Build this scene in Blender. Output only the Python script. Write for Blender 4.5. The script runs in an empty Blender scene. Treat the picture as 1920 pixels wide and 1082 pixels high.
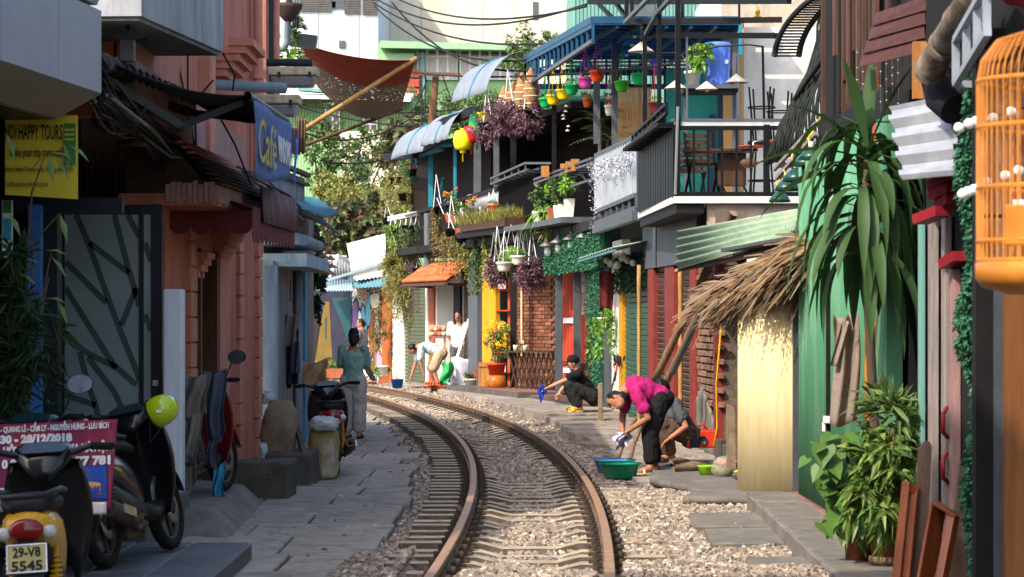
import bpy,bmesh,math,random
import numpy as np
from mathutils import Vector,Matrix,Euler
random.seed(7); np.random.seed(7)
R = math.radians
SC = bpy.context.scene
COL = SC.collection

# ------------------------------------------------------------------ camera
F = 85.0/36.0*1920.0          # focal length in photo pixels
CAMZ,HY = 1.62,600.0        # eye height, horizon row
cam_d = bpy.data.cameras.new('camera'); cam = bpy.data.objects.new('camera',cam_d); COL.objects.link(cam)
cam.location = (0,0,CAMZ); cam.rotation_euler = (R(90),0,0)
cam_d.lens = 85; cam_d.sensor_width = 36; cam_d.sensor_fit = 'HORIZONTAL'
cam_d.shift_y = (HY-541.0)/1920.0
cam_d.clip_start = 0.1; cam_d.clip_end = 2000
cam_d.dof.use_dof = True; cam_d.dof.focus_distance = 31.0; cam_d.dof.aperture_fstop = 8.0
SC.camera = cam
# ------------------------------------------------------------------ light
SUN_AZ = (-0.69,-0.72); SUN_EL = 44.0
w = bpy.data.worlds.new('World'); SC.world = w; w.use_nodes = True
nt = w.node_tree; nt.nodes.clear()
sky = nt.nodes.new('ShaderNodeTexSky'); sky.sky_type = 'NISHITA'; sky.sun_disc = False
sky.sun_elevation = R(SUN_EL); sky.sun_rotation = math.atan2(SUN_AZ[0],SUN_AZ[1])
sky.air_density = 1.0; sky.dust_density = 3.5; sky.ozone_density = 1.0
bg = nt.nodes.new('ShaderNodeBackground'); bg.inputs[1].default_value = 0.15
wo = nt.nodes.new('ShaderNodeOutputWorld'); nt.links.new(sky.outputs[0],bg.inputs[0]); nt.links.new(bg.outputs[0],wo.inputs[0])
sd = bpy.data.lights.new('sun','SUN'); sd.energy = 2.05; sd.angle = R(0.5); sd.color = (1.0,0.90,0.76)
so = bpy.data.objects.new('sun',sd); COL.objects.link(so)
_sv = Vector((SUN_AZ[0],SUN_AZ[1],0)).normalized()*math.cos(R(SUN_EL)); _sv.z = math.sin(R(SUN_EL))
so.rotation_euler = _sv.to_track_quat('Z','Y').to_euler(); so.location = (-20,-20,30)
SC.view_settings.view_transform = 'Standard'; SC.view_settings.look = 'None'
SC.view_settings.exposure = 1.56; SC.view_settings.gamma = 1.0; SC.view_settings.use_curve_mapping = False
SC.render.engine = 'CYCLES'
SC.cycles.max_bounces = 6; SC.cycles.diffuse_bounces = 3; SC.cycles.glossy_bounces = 3; SC.cycles.transparent_max_bounces = 6; SC.cycles.transmission_bounces = 4
SC.cycles.use_denoising = True

# ------------------------------------------------------------------ helpers
def P(px,py,d): return Vector(((px-960.0)/F*d,d,CAMZ-(py-HY)/F*d))
def X(px,d): return (px-960.0)/F*d
def Z(py,d): return CAMZ-(py-HY)/F*d
V = Vector
def frame(fwd,up=(0,0,1)):
    f = V(fwd).normalized(); u = V(up)
    if abs(f.dot(u)) > 0.99*u.length: u = V((0,1,0)) if abs(f.y) < .9 else V((1,0,0))
    s = f.cross(u).normalized(); u = s.cross(f)
    return f,s,u
class MB:
    def __init__(self): self.v = []; self.f = []; self.m = []; self.mi = 0; self.smooth = False; self.sm = []
    def add(self,vs,fs):
        o = len(self.v); self.v.extend([tuple(p) for p in vs])
        for f in fs: self.f.append(tuple(i+o for i in f)); self.m.append(self.mi); self.sm.append(self.smooth)
        return self
    def box(self,c,s,rz=0,M=None):
        x,y,z = s[0]/2,s[1]/2,s[2]/2
        vs = [V((a*x,b*y,e*z)) for e in (-1,1) for a,b in ((-1,-1),(1,-1),(1,1),(-1,1))]
        if M is None: M = Matrix.Rotation(rz,3,'Z') if not isinstance(rz,(tuple,list)) else Euler(rz).to_matrix()
        c = V(c)
        return self.add([c+M@p for p in vs],[(0,3,2,1),(4,5,6,7),(0,1,5,4),(1,2,6,5),(2,3,7,6),(3,0,4,7)])
    def hexa(self,vs):  # 4 bottom ccw, 4 top
        return self.add(vs,[(0,3,2,1),(4,5,6,7),(0,1,5,4),(1,2,6,5),(2,3,7,6),(3,0,4,7)])
    def wall(self,A,B,z0,z1,t=0.1):   # A,B ground points; thickness t goes to the right of A->B seen from above (away from street if A is far end on the right row)
        A = V((A[0],A[1],0)); B = V((B[0],B[1],0)); dr = (B-A).normalized(); n = V((-dr.y,dr.x,0))*t
        za,zb = z1 if isinstance(z1,(tuple,list)) else (z1,z1)
        wa,wb = z0 if isinstance(z0,(tuple,list)) else (z0,z0)
        up = V((0,0,1))
        return self.hexa([A+up*wa,B+up*wb,B+n+up*wb,A+n+up*wa,A+up*za,B+up*zb,B+n+up*zb,A+n+up*za])
    def bar(self,a,b,w=.03,h=None,up=(0,0,1)):
        a,b = V(a),V(b); h = w if h is None else h
        f,s,u = frame(b-a,up); s = s*w/2; u = u*h/2
        return self.add([a-s-u,a+s-u,a+s+u,a-s+u,b-s-u,b+s-u,b+s+u,b-s+u],[(0,1,2,3),(7,6,5,4),(0,4,5,1),(1,5,6,2),(2,6,7,3),(3,7,4,0)])
    def tube(self,pts,r=.02,n=8,cap=True):
        pts = [V(p) for p in pts]; rs = r if isinstance(r,(list,tuple)) else [r]*len(pts)
        sm = self.smooth; self.smooth = True
        rings = []; s_prev = None
        for i,p in enumerate(pts):
            d = (pts[min(i+1,len(pts)-1)]-pts[max(i-1,0)])
            if d.length < 1e-9: d = V((0,0,1))
            f = d.normalized()
            if s_prev is None: _,s,u = frame(f)
            else:
                s = (s_prev-f*s_prev.dot(f))
                if s.length < 1e-6: _,s,u = frame(f)
                s = s.normalized(); u = s.cross(f)
            s_prev = s
            rings.append([p+(s*math.cos(2*math.pi*k/n)+u*math.sin(2*math.pi*k/n))*rs[i] for k in range(n)])
        vs = [q for r_ in rings for q in r_]; fs = []
        for i in range(len(pts)-1):
            for k in range(n):
                a,b = i*n+k,i*n+(k+1) % n
                fs.append((a,b,b+n,a+n))
        self.add(vs,fs); self.smooth = sm
        if cap:
            o = len(self.v)-len(vs)
            for base in (0,(len(pts)-1)*n):
                self.f.append(tuple(o+base+k for k in range(n))); self.m.append(self.mi); self.sm.append(False)
        return self
    def lathe(self,prof,n=16,c=(0,0,0),M=None,sx=1,sy=1):
        c = V(c); vs = []; fs = []; sm = self.smooth; self.smooth = True
        for r,z in prof:
            for k in range(n):
                a = 2*math.pi*k/n; p = V((r*math.cos(a)*sx,r*math.sin(a)*sy,z))
                vs.append(c+(M@p if M is not None else p))
        for i in range(len(prof)-1):
            for k in range(n):
                a,b = i*n+k,i*n+(k+1) % n
                fs.append((a,b,b+n,a+n))
        self.add(vs,fs); self.smooth = sm
        return self
    def ball(self,c,r,n=12,m=8,sx=1,sy=1,sz=1,M=None):
        return self.lathe([(max(1e-4,r*math.sin(math.pi*i/m)),-r*sz*math.cos(math.pi*i/m)) for i in range(m+1)],n,c,M,sx,sy)
    def prism(self,poly,o,ux,uy,t):   # poly in 2d, extruded by t along ux x uy
        o,ux,uy = V(o),V(ux),V(uy); nn = ux.cross(uy).normalized()*t; n = len(poly)
        a = [o+ux*p[0]+uy*p[1] for p in poly]; b = [p+nn for p in a]
        return self.add(a+b,[tuple(range(n-1,-1,-1)),tuple(range(n,2*n))]+[(i,(i+1) % n,n+(i+1) % n,n+i) for i in range(n)])
    def grid(self,fn,nu,nv,t=0,smooth=True):   # fn(u,v)->Vector; optional thickness along fn normal (approx)
        sm = self.smooth; self.smooth = smooth
        vs = [fn(i/nu,j/nv) for j in range(nv+1) for i in range(nu+1)]; W = nu+1
        fs = [(j*W+i,j*W+i+1,(j+1)*W+i+1,(j+1)*W+i) for j in range(nv) for i in range(nu)]
        if t:
            nn = (vs[W-1]-vs[0]).cross(vs[-W]-vs[0]).normalized()*t; o = len(vs)
            vs2 = [p-nn for p in vs]
            fs2 = [tuple(reversed([i+o for i in f])) for f in fs]
            edge = [i for i in range(W)]+[j*W+W-1 for j in range(1,nv+1)]+[nv*W+i for i in range(W-2,-1,-1)]+[j*W for j in range(nv-1,0,-1)]
            fs3 = [(edge[k],edge[k-1],edge[k-1]+o,edge[k]+o) for k in range(len(edge))]
            vs += vs2; fs += fs2+fs3
        self.add(vs,fs); self.smooth = sm
        return self
    def corr(self,p00,p10,p01,p11,n,amp,per=8,t=.003,nv=1,sag=0,trap=False):   # ribs run from p0* to p1* along v; waves along u
        p00,p10,p01,p11 = map(V,(p00,p10,p01,p11)); nn = (p10-p00).cross(p01-p00).normalized()
        def fn(u,v):
            p = p00.lerp(p10,u).lerp(p01.lerp(p11,u),v); ph = u*n*2*math.pi
            h = math.sin(ph)
            if trap: h = max(-1,min(1,2.2*h))
            return p+nn*amp*h+V((0,0,-sag*4*v*(1-v)))
        return self.grid(fn,n*per,nv,t=t,smooth=not trap)
    def mesh(self,name='mesh'):
        me = bpy.data.meshes.new(name); me.from_pydata(self.v,[],self.f)
        me.polygons.foreach_set('material_index',self.m); me.polygons.foreach_set('use_smooth',self.sm); me.update()
        return me
    def build(self,name,mat,parent=None,label=None,cat=None,group=None,kind=None,world=True,bevel=0):
        """verts are in world space when world=True; parts sit at identity under their parent"""
        if parent is not None and world and parent.name in MW:
            Mi = MW[parent.name].inverted(); self.v = [tuple(Mi@V(p)) for p in self.v]
        elif parent is None:
            org = V([0.5*(min(p[i] for p in self.v)+max(p[i] for p in self.v)) for i in (0,1)]+[min(p[2] for p in self.v)])
            self.v = [tuple(V(p)-org) for p in self.v]
        o = bpy.data.objects.new(name,self.mesh(name)); COL.objects.link(o)
        for m in (mat if isinstance(mat,(list,tuple)) else [mat]): o.data.materials.append(M[m] if isinstance(m,str) else m)
        if parent is not None:
            o.parent = parent
            if parent.name in MW: MW[o.name] = MW[parent.name].copy()
        else:
            o.location = org; MW[o.name] = Matrix.Translation(org)
        if bevel:
            b = o.modifiers.new('bevel','BEVEL'); b.width = bevel; b.segments = 2; b.limit_method = 'ANGLE'; b.angle_limit = R(40)
        return tag(o,label,cat,group,kind)
MW = {}
def tag(o,label=None,cat=None,group=None,kind=None):
    if label: o['label'] = label
    if cat: o['category'] = cat
    if group: o['group'] = group
    if kind: o['kind'] = kind
    return o
def thing(name,label=None,cat=None,loc=(0,0,0),rz=0,group=None,kind=None,rot=None):
    o = bpy.data.objects.new(name,None); COL.objects.link(o); o.empty_display_size = .1
    e = Euler(rot) if rot else Euler((0,0,rz)); o.location = loc; o.rotation_euler = e
    MW[o.name] = Matrix.Translation(V(loc)) @ e.to_matrix().to_4x4()
    return tag(o,label,cat,group,kind)
def pieces(name,mesh,mat,parent,mats):
    """share one mesh between pieces; mats are world matrices"""
    Mi = MW[parent.name].inverted() if parent.name in MW else Matrix.Identity(4); out = []
    if mat is not None and not len(mesh.materials): mesh.materials.append(M[mat] if isinstance(mat,str) else mat)
    for m in mats:
        o = bpy.data.objects.new(name,mesh); COL.objects.link(o); o.parent = parent; o.matrix_local = Mi @ m; MW[o.name] = m.copy(); out.append(o)
    return out
def copy_thing(src,loc,rz=0,label=None,scale=None,group=None):
    kids = {}
    for ob in bpy.data.objects:
        if ob.parent: kids.setdefault(ob.parent.name,[]).append(ob)
    def cp(o,par):
        c = o.copy(); COL.objects.link(c); c.parent = par
        for ch in kids.get(o.name,[]): cp(ch,c)
        return c
    r = cp(src,None); r.location = loc; r.rotation_euler = (0,0,rz)
    if scale: r.scale = (scale,)*3 if not isinstance(scale,(tuple,list)) else scale
    if label: r['label'] = label
    if group: r['group'] = group
    return r
def boxmesh(s,name='piece',bev=0.0):
    mb = MB(); x,y,z = s
    if not bev: mb.box((0,0,0),s)
    else:
        b = bev
        vs = []
        for e,k in ((-z/2,0),(z/2-b,0),(z/2,b)):
            vs += [(-x/2+k,-y/2+k,e),(x/2-k,-y/2+k,e),(x/2-k,y/2-k,e),(-x/2+k,y/2-k,e)]
        fs = [(0,3,2,1),(8,9,10,11)]
        for l in (0,4):
            fs += [(l+i,l+(i+1) % 4,l+4+(i+1) % 4,l+4+i) for i in range(4)]
        mb.add(vs,fs)
    return mb.mesh(name)
def basis(o,ux,uy,uz):
    m = Matrix((V(ux),V(uy),V(uz))).transposed().to_4x4(); m.translation = V(o); return m

# ------------------------------------------------------------------ materials
M = {}
def rgb(c):   # sRGB hex or tuple (linear)
    if isinstance(c,str):
        c = c.lstrip('#'); v = [int(c[i:i+2],16)/255 for i in (0,2,4)]
        return tuple(((x/12.92) if x <= .04045 else ((x+.055)/1.055)**2.4) for x in v)+(1,)
    return tuple(c)+(1,)
def mat(name,c1,c2=None,rough=.75,scale=6,bump=.25,bscale=None,metal=0,stretch=None,rand=0,spec=.22,dirt=None,dscale=1.3,damt=.5,coat=0,trans=0,alpha=1):
    m = bpy.data.materials.new(name); m.use_nodes = True; t = m.node_tree; L = t.links.new
    bs = t.nodes['Principled BSDF']; bs.inputs['Roughness'].default_value = rough; bs.inputs['Metallic'].default_value = metal
    bs.inputs['Specular IOR Level'].default_value = spec; bs.inputs['Coat Weight'].default_value = coat; bs.inputs['Transmission Weight'].default_value = trans
    if alpha < 1: bs.inputs['Alpha'].default_value = alpha
    c1 = rgb(c1); c2 = rgb(c2) if c2 is not None else tuple(x*.72 for x in c1[:3])+(1,)
    tc = t.nodes.new('ShaderNodeTexCoord'); mp = t.nodes.new('ShaderNodeMapping'); L(tc.outputs['Object'],mp.inputs[0])
    if stretch: mp.inputs['Scale'].default_value = stretch
    if rand:
        oi = t.nodes.new('ShaderNodeObjectInfo'); ml = t.nodes.new('ShaderNodeMath'); ml.operation = 'MULTIPLY'; ml.inputs[1].default_value = 37.0
        L(oi.outputs['Random'],ml.inputs[0]); cb = t.nodes.new('ShaderNodeCombineXYZ'); L(ml.outputs[0],cb.inputs[0]); L(ml.outputs[0],cb.inputs[2]); L(cb.outputs[0],mp.inputs['Location'])
    n = t.nodes.new('ShaderNodeTexNoise'); n.inputs['Scale'].default_value = scale; n.inputs['Detail'].default_value = 6; n.inputs['Roughness'].default_value = .62; L(mp.outputs[0],n.inputs[0])
    cr = t.nodes.new('ShaderNodeValToRGB'); cr.color_ramp.elements[0].position = .32; cr.color_ramp.elements[1].position = .68
    cr.color_ramp.elements[0].color = c2; cr.color_ramp.elements[1].color = c1; L(n.outputs[0],cr.inputs[0]); out = cr.outputs[0]
    if dirt is not None:
        n2 = t.nodes.new('ShaderNodeTexNoise'); n2.inputs['Scale'].default_value = dscale; n2.inputs['Detail'].default_value = 8; n2.inputs['Roughness'].default_value = .7
        mp2 = t.nodes.new('ShaderNodeMapping'); mp2.inputs['Scale'].default_value = (1,1,.35); L(tc.outputs['Object'],mp2.inputs[0]); L(mp2.outputs[0],n2.inputs[0])
        r2 = t.nodes.new('ShaderNodeValToRGB'); r2.color_ramp.elements[0].position = .48; r2.color_ramp.elements[1].position = .72
        r2.color_ramp.elements[1].color = (damt,)*3+(1,); r2.color_ramp.elements[0].color = (0,0,0,1); L(n2.outputs[0],r2.inputs[0])
        mx = t.nodes.new('ShaderNodeMix'); mx.data_type = 'RGBA'; L(r2.outputs[0],mx.inputs['Factor']); L(out,mx.inputs['A']); mx.inputs['B'].default_value = rgb(dirt); out = mx.outputs['Result']
    if rand:
        hs = t.nodes.new('ShaderNodeHueSaturation'); mr = t.nodes.new('ShaderNodeMapRange'); L(oi.outputs['Random'],mr.inputs[0]); mr.inputs[3].default_value = 1-rand; mr.inputs[4].default_value = 1+rand
        L(mr.outputs[0],hs.inputs['Value']); L(out,hs.inputs['Color']); out = hs.outputs[0]
    L(out,bs.inputs['Base Color'])
    if bump:
        nb = t.nodes.new('ShaderNodeTexNoise'); nb.inputs['Scale'].default_value = bscale or scale*6; nb.inputs['Detail'].default_value = 4; L(mp.outputs[0],nb.inputs[0])
        b = t.nodes.new('ShaderNodeBump'); b.inputs['Strength'].default_value = bump; b.inputs['Distance'].default_value = .02; L(nb.outputs[0],b.inputs['Height']); L(b.outputs[0],bs.inputs['Normal'])
    M[name] = m; return m
def leafmat(name,cols,rough=.5,trans=.3):
    m = bpy.data.materials.new(name); m.use_nodes = True; t = m.node_tree; L = t.links.new
    bs = t.nodes['Principled BSDF']; bs.inputs['Roughness'].default_value = rough; bs.inputs['Specular IOR Level'].default_value = .35
    g = t.nodes.new('ShaderNodeNewGeometry'); cr = t.nodes.new('ShaderNodeValToRGB'); el = cr.color_ramp.elements
    while len(el) < len(cols): el.new(.5)
    for i,c in enumerate(cols): el[i].position = i/max(1,len(cols)-1); el[i].color = rgb(c)
    L(g.outputs['Random Per Island'],cr.inputs[0]); L(cr.outputs[0],bs.inputs['Base Color'])
    tr = t.nodes.new('ShaderNodeBsdfTranslucent'); L(cr.outputs[0],tr.inputs[0]); mx = t.nodes.new('ShaderNodeMixShader'); mx.inputs[0].default_value = trans
    L(bs.outputs[0],mx.inputs[1]); L(tr.outputs[0],mx.inputs[2]); L(mx.outputs[0],t.nodes['Material Output'].inputs[0])
    M[name] = m; return m

# --------------------------------------------------------------- foliage
def leaf(mb,p,d,up,l,w,droop=.2,fold=.15):
    """one bent leaf: 2 quads + tip"""
    f,s,u = frame(d,up); p = V(p); g = V((0,0,-1))
    a = p+f*l*.1; m_ = p+f*l*.5+g*droop*l*.25; t_ = p+f*l+g*droop*l
    mb.add([p,m_-s*w/2+u*fold*w,m_,m_+s*w/2+u*fold*w,t_],[(0,2,1),(0,3,2),(1,2,4),(2,3,4)])
def rnd_dir(zmin=-1,zmax=1):
    z = random.uniform(zmin,zmax); a = random.uniform(0,2*math.pi); r = math.sqrt(max(0,1-z*z)); return V((r*math.cos(a),r*math.sin(a),z))
def cloud(mb,c,rad,n,l,w,shell=.55,droop=.25,clumps=None,zmin=-1):
    """leaves in an ellipsoid gathered in clumps"""
    c = V(c); rad = V(rad) if not isinstance(rad,(int,float)) else V((rad,)*3)
    k = clumps or max(3,n//25); cs = []
    for i in range(k):
        d = rnd_dir(zmin); r = random.uniform(shell,1.0); cs.append((V((d.x*rad.x,d.y*rad.y,d.z*rad.z))*r,random.uniform(.14,.34)))
    for i in range(n):
        q,cr = random.choice(cs); o = rnd_dir()*random.random()**.5*cr
        pp = q+V((o.x*rad.x,o.y*rad.y,o.z*rad.z)); d = (pp.normalized()*.6+rnd_dir()*.9+V((0,0,.15)))
        leaf(mb,c+pp,d,rnd_dir(0,1),l*random.uniform(.6,1.25),w*random.uniform(.7,1.2),droop)
def strands(mb,c,rx,ry,n,length,l,w,start=0):
    """hanging runners with little leaves"""
    c = V(c)
    for i in range(n):
        a = random.uniform(0,6.28); r = random.random()**.5; p = c+V((math.cos(a)*rx*r,math.sin(a)*ry*r,random.uniform(-.05,.1)))
        L_ = length*random.uniform(.35,1.0); z = 0; dx,dy = random.uniform(-.12,.12),random.uniform(-.12,.12)
        while z < L_:
            z += l*random.uniform(.35,.6)
            q = p+V((dx*z+math.cos(a)*rx*.2,dy*z+math.sin(a)*ry*.2,-z)); leaf(mb,q,rnd_dir(-.8,.3),rnd_dir(0,1),l*random.uniform(.6,1.2),w,.4)
def text_mesh(s,size,bold=0.0,width=None,ext=.0015,shear=0,align='LEFT'):
    cu = bpy.data.curves.new('t','FONT'); cu.body = s; cu.size = size; cu.offset = bold; cu.extrude = ext; cu.shear = shear; cu.align_x = align; cu.resolution_u = 2
    o = bpy.data.objects.new('t',cu); COL.objects.link(o); bpy.context.view_layer.update()
    me = bpy.data.meshes.new_from_object(o.evaluated_get(bpy.context.evaluated_depsgraph_get()))
    bpy.data.objects.remove(o); bpy.data.curves.remove(cu)
    if width and len(me.vertices):
        xs = [v.co.x for v in me.vertices]; k = width/max(1e-6,max(xs)-min(xs)); x0 = min(xs)
        for v in me.vertices: v.co.x = (v.co.x-x0)*k
    return me
def text(s,o,ux,uy,size,mat_,parent,width=None,name='lettering',bold=0,shear=0,lift=.003):
    me = text_mesh(s,size,bold,width,shear=shear); ux,uy = V(ux).normalized(),V(uy).normalized(); nz = ux.cross(uy)
    me.materials.append(M[mat_]); return pieces(name,me,None,parent,[basis(V(o)+nz*lift,ux,uy,nz)])[0]
def wire(pts,sag,n=10):
    a,b = V(pts[0]),V(pts[1]); return [a.lerp(b,i/n)+V((0,0,-sag*4*(i/n)*(1-i/n))) for i in range(n+1)]
def pot(mb,c,r,h,taper=.72,n=14):
    mb.lathe([(r*taper*.2,0),(r*taper,0),(r*.94,h*.84),(r*1.06,h*.84),(r*1.06,h),(r*.9,h),(r*.86,h*.85),(.001,h*.83)],n,c)
# ------------------------------------------------------------------ material library
mat('soil','#6f675c','#57524b',.95,3,.5,60)
mat('gravel_bed','#8d7f70','#5f564d',.95,30,.8,90)
mat('rail_steel','#8a6a4e','#4b372b',.5,14,.3,60,metal=.35,stretch=(1,.15,1))
mat('rail_head','#a8835f','#80604a',.5,9,.15,60,metal=.2)
mat('sleeper_concrete','#aa9c88','#84786a',.95,12,.4,70,rand=.16,dirt='#4f453b',dscale=5)
mat('rust_dark','#4a3d33','#2e2620',.85,25,.4,80)
mat('paving','#9a9288','#827a71',.9,5,.35,60,rand=.13,dirt='#3d3b3b',dscale=3,damt=.6)
mat('paving_light','#93897d','#6f665d',.9,5,.35,60,rand=.13,dirt='#544b42',dscale=3,damt=.6)
mat('asphalt','#6c6964','#57534f',.9,7,.4,90,dirt='#8c7d6c',dscale=2.2,damt=.6)
mat('concrete','#7e7972','#625e59',.9,4,.35,50,dirt='#45413d',dscale=2.2,damt=.6)
mat('concrete_dark','#5a5650','#413e3a',.92,5,.5,40,dirt='#2f2c29',dscale=3)
mat('red_tile','#7b5850','#684a43',.55,8,.1,40,rand=.1,dirt='#8b7f74',dscale=3,damt=.5)
mat('tile_edge','#7d6555','#5b4a40',.8,9,.3,50)
def stonemat(name,cols):
    m = leafmat(name,cols,.9,0.0); return m
stonemat('ballast',['#5f5a55','#8a7c6f','#94826f','#756a60','#aa9a88','#857a70','#665a51','#9a8472','#b8aea2','#7d7772','#6b5d50'])

# ------------------------------------------------------------------ track centre line
_td = [4,9,14.1,18,22,25.2,30,35,41.5,47.9,52.3,60,68]
_tx = [-.55,-.22,.03,.15,.19,.14,-.09,-.5,-1.24,-2.2,-3.05,-4.9,-7.3]
_pc = np.polyfit(_td,_tx,5)
def tc(d): return float(np.polyval(_pc,d))
def tdir(d): return V((tc(d+.1)-tc(d-.1),.2,0)).normalized()
def tpt(d,u,z=0):
    f = tdir(d); s = V((f.y,-f.x,0)); return V((tc(d),d,z))+s*u

# facade line of the right-hand row (x, distance), far to near
RF = [(-5.6,64.8),(X(737,59),59),(X(757,57.5),57.5),(X(800,54.5),54.5),(X(872,52),52),(X(905,50),50),(X(975,47.5),47.5),(X(1040,45),45),
      (X(1115,42),42),(X(1165,38.5),38.5),(X(1222,34.5),34.5),(X(1310,30.5),30.5),(X(1350,28.5),28.5)]
def rfx(d):
    for (xa,da),(xb,db) in zip(RF,RF[1:]):
        if db <= d <= da: return xa+(xb-xa)*(d-da)/(db-da)
    return 2.4 if d < 28.5 else RF[0][0]

# ------------------------------------------------------------------ ground and ballast
mb = MB(); S = 900
mb.add([(-S,-S,-.22),(S,-S,-.22),(S,S,-.22),(-S,S,-.22)],[(0,1,2,3)]); mb.build('ground','soil',kind='structure')
from mathutils import noise as mnoise
def nz(x,y,s=1.0): return mnoise.noise(V((x*s,y*s,3.1)))
def bz(d,u):
    z = -.06+.022*nz(u,d,2.2)+.03*nz(u,d,.55)
    if abs(u) < .46: z -= .003
    if -.97 < u < -.62 and d > 17: z = -.14+.02*nz(u,d,3)
    if abs(u) < .46:
        z += .035*max(0,1-abs(d-12.5)/3.6) + .025*max(0,1-abs(d-27.5)/3)
    if d < 16: z += .085*min(1,(16-d)/.8)*(1 if u > -.85 else .3) if abs(u) < .5 or u > .5 else 0
    if u < -.85: z = -.1-.06*min(1,(-.85-u)/.3)+.015*nz(u,d,3)
    if u < -.8 and d < 21: z += .075*min(1,(20-d)/3) if d < 20 else 0
    if u > .6: z += (.045 if d < 30 else .03)+.02*nz(u,d,1.3)+min(.13,max(0,(d-33)*.013))*min(1,(u-.6)/.5)
    return z
mb = MB(); D0,D1 = 5,66
nd,nu = 240,44
def rightlim(d): return max(1.0,min(2.6,rfx(d)-tc(d)+.2))
def bed(a,b):
    d = D0+(D1-D0)*b; u = -1.35+(1.35+rightlim(d))*a; return tpt(d,u,bz(d,u))
mb.grid(bed,nu,nd); mb.build('ballast_bed','gravel_bed',kind='structure')
# loose stones
def stones(name,n,dfun,ufun,size,label):
    base = np.array([[-1,-1,-1],[1,-1,-1],[1,1,-1],[-1,1,-1],[-1,-1,1],[1,-1,1],[1,1,1],[-1,1,1]],float)
    fq = np.array([[0,3,2,1],[4,5,6,7],[0,1,5,4],[1,2,6,5],[2,3,7,6],[3,0,4,7]])
    vs = np.zeros((n,8,3)); k = 0
    while k < n:
        d = dfun(); u = ufun(d)
        if u is None: continue
        p = tpt(d,u,bz(d,u)); s = size*random.uniform(.45,1.15)
        q = base*np.random.uniform(.45,1.05,(8,3))*np.array([1,random.uniform(.6,1),random.uniform(.45,.8)])*s*.5
        m = np.array(Euler((random.uniform(-.6,.6),random.uniform(-.6,.6),random.uniform(0,6.28))).to_matrix())
        vs[k] = q@m.T+np.array([p.x,p.y,p.z+s*.12]); k += 1
    me = bpy.data.meshes.new(name); fs = (fq[None]+np.arange(n)[:,None,None]*8).reshape(-1,4)
    me.from_pydata(vs.reshape(-1,3).tolist(),[],fs.tolist()); me.materials.append(M['ballast']); o = bpy.data.objects.new(name,me); COL.objects.link(o)
    return tag(o,label,'gravel',kind='stuff')
def dnear(): return 12.5+19*random.random()**1.3
def uall(d):
    u = random.uniform(-1.3,rightlim(d))
    if -.98 < u < -.4 and (d > 17.5 or u > -.75) and random.random() < .97: return None
    if abs(u+.53) < .1 or abs(u-.53) < .1: return None
    if u < -1.0 and random.random() < .35: return None
    xx = tc(d)+u
    if (1.42 < xx < 2.0 and (17.25 < d < 19.85 or 15.3 < d < 16.0) or 1.75 < xx and 21.4 < d < 26) and random.random() < .8: return None
    if abs(u) < .47 and d > 16 and abs(((d-12.6) % .505)-.2525) > .14 and nz(u,d,.55)+.25*nz(u,d,2.5) < -.06 and not 25 < d < 28: return None
    return u
stones('track_ballast',40000,dnear,uall,.047,'angular beige and grey ballast stones lying between and beside the rails')
def dfar(): return random.uniform(30,60)
def ufar(d):
    u = random.uniform(-1.25,min(1.5,rightlim(d)))
    if -.95 < u < -.4 and random.random() < .9: return None
    if abs(abs(u)-.53) < .09: return None
    if u > 1.0 and random.random() < .8: return None
    return u
stones('track_ballast',12000,dfar,ufar,.06,'grey ballast stones along the far bend of the rails')

# ------------------------------------------------------------------ railway track
trk = thing('railway_track','rusty narrow gauge railway track curving left between the houses','railway track',(0,14,0))
prof = [(-.055,0),(.055,0),(.055,.012),(.012,.024),(.009,.085),(.031,.094),(.031,.116),(.026,.12),(-.026,.12),(-.031,.116),(-.031,.094),(-.009,.085),(-.012,.024),(-.055,.012)]
for sgn in (-1,1):
    mb = MB(); ds = np.arange(4,68.01,.5); n = len(prof)
    vs = [tpt(d,sgn*.53+p[0],p[1]) for d in ds for p in prof]
    for i in range(len(ds)-1):
        for k in range(n):
            a,b = i*n+k,i*n+(k+1) % n
            mb.f.append((a,b,b+n,a+n)); mb.m.append(1 if k in (7,6,8) else 0); mb.sm.append(False)
    mb.v = [tuple(v) for v in vs]
    mb.build('rail',['rail_steel','rail_head'],trk)
sp = [(-.95,-.2),(.95,-.2),(.95,-.004),(.36,-.004),(.2,-.045),(-.2,-.045),(-.36,-.004),(-.95,-.004)]
mb = MB(); n = len(sp)
mb.add([(p[0],-.115,p[1]) if p[1] < -.1 else (p[0],-.1,p[1]) for p in sp]+[(p[0],.115,p[1]) if p[1] < -.1 else (p[0],.1,p[1]) for p in sp],
       [(0,1,2,3,4,5,6,7),tuple(range(2*n-1,n-1,-1))]+[(i,n+i,n+(i+1) % n,(i+1) % n) for i in range(n)])
mb.m = [0 if 2 <= k-2 <= 6 else 1 for k in range(len(mb.f))]; slm = mb.mesh('sleeper'); slm.materials.append(mat('sleeper_dust_lit','#b5a894','#93866f',.95,10,.4,70,rand=.14,dirt='#6a5d4e',dscale=5)); slm.materials.append(mat('sleeper_side_shade','#6a5f54','#4a423a',.95,12,.4,70,rand=.15)); ms = []; fm = []  # paler dusty tops and darker sides put light and shaded bands into the colour
d = 12.6
while d < 66:
    f = tdir(d); s = V((f.y,-f.x,0)); j = random.uniform(-.03,.03)
    f2 = (f+s*random.uniform(-.02,.02)).normalized(); s2 = V((f2.y,-f2.x,0))
    ms.append(basis(tpt(d,j,random.uniform(-.012,.004)),s2,f2,(0,0,1)))
    if d < 49:
        for sg in (-1,1):
            for q in (-1,1):
                if len(fm) < 290: fm.append(basis(tpt(d,sg*.53+q*.085,.0),s2*(q),f2*q,(0,0,1)))
    d += .505
pieces('sleeper',slm,'sleeper_concrete',trk,ms)
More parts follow.
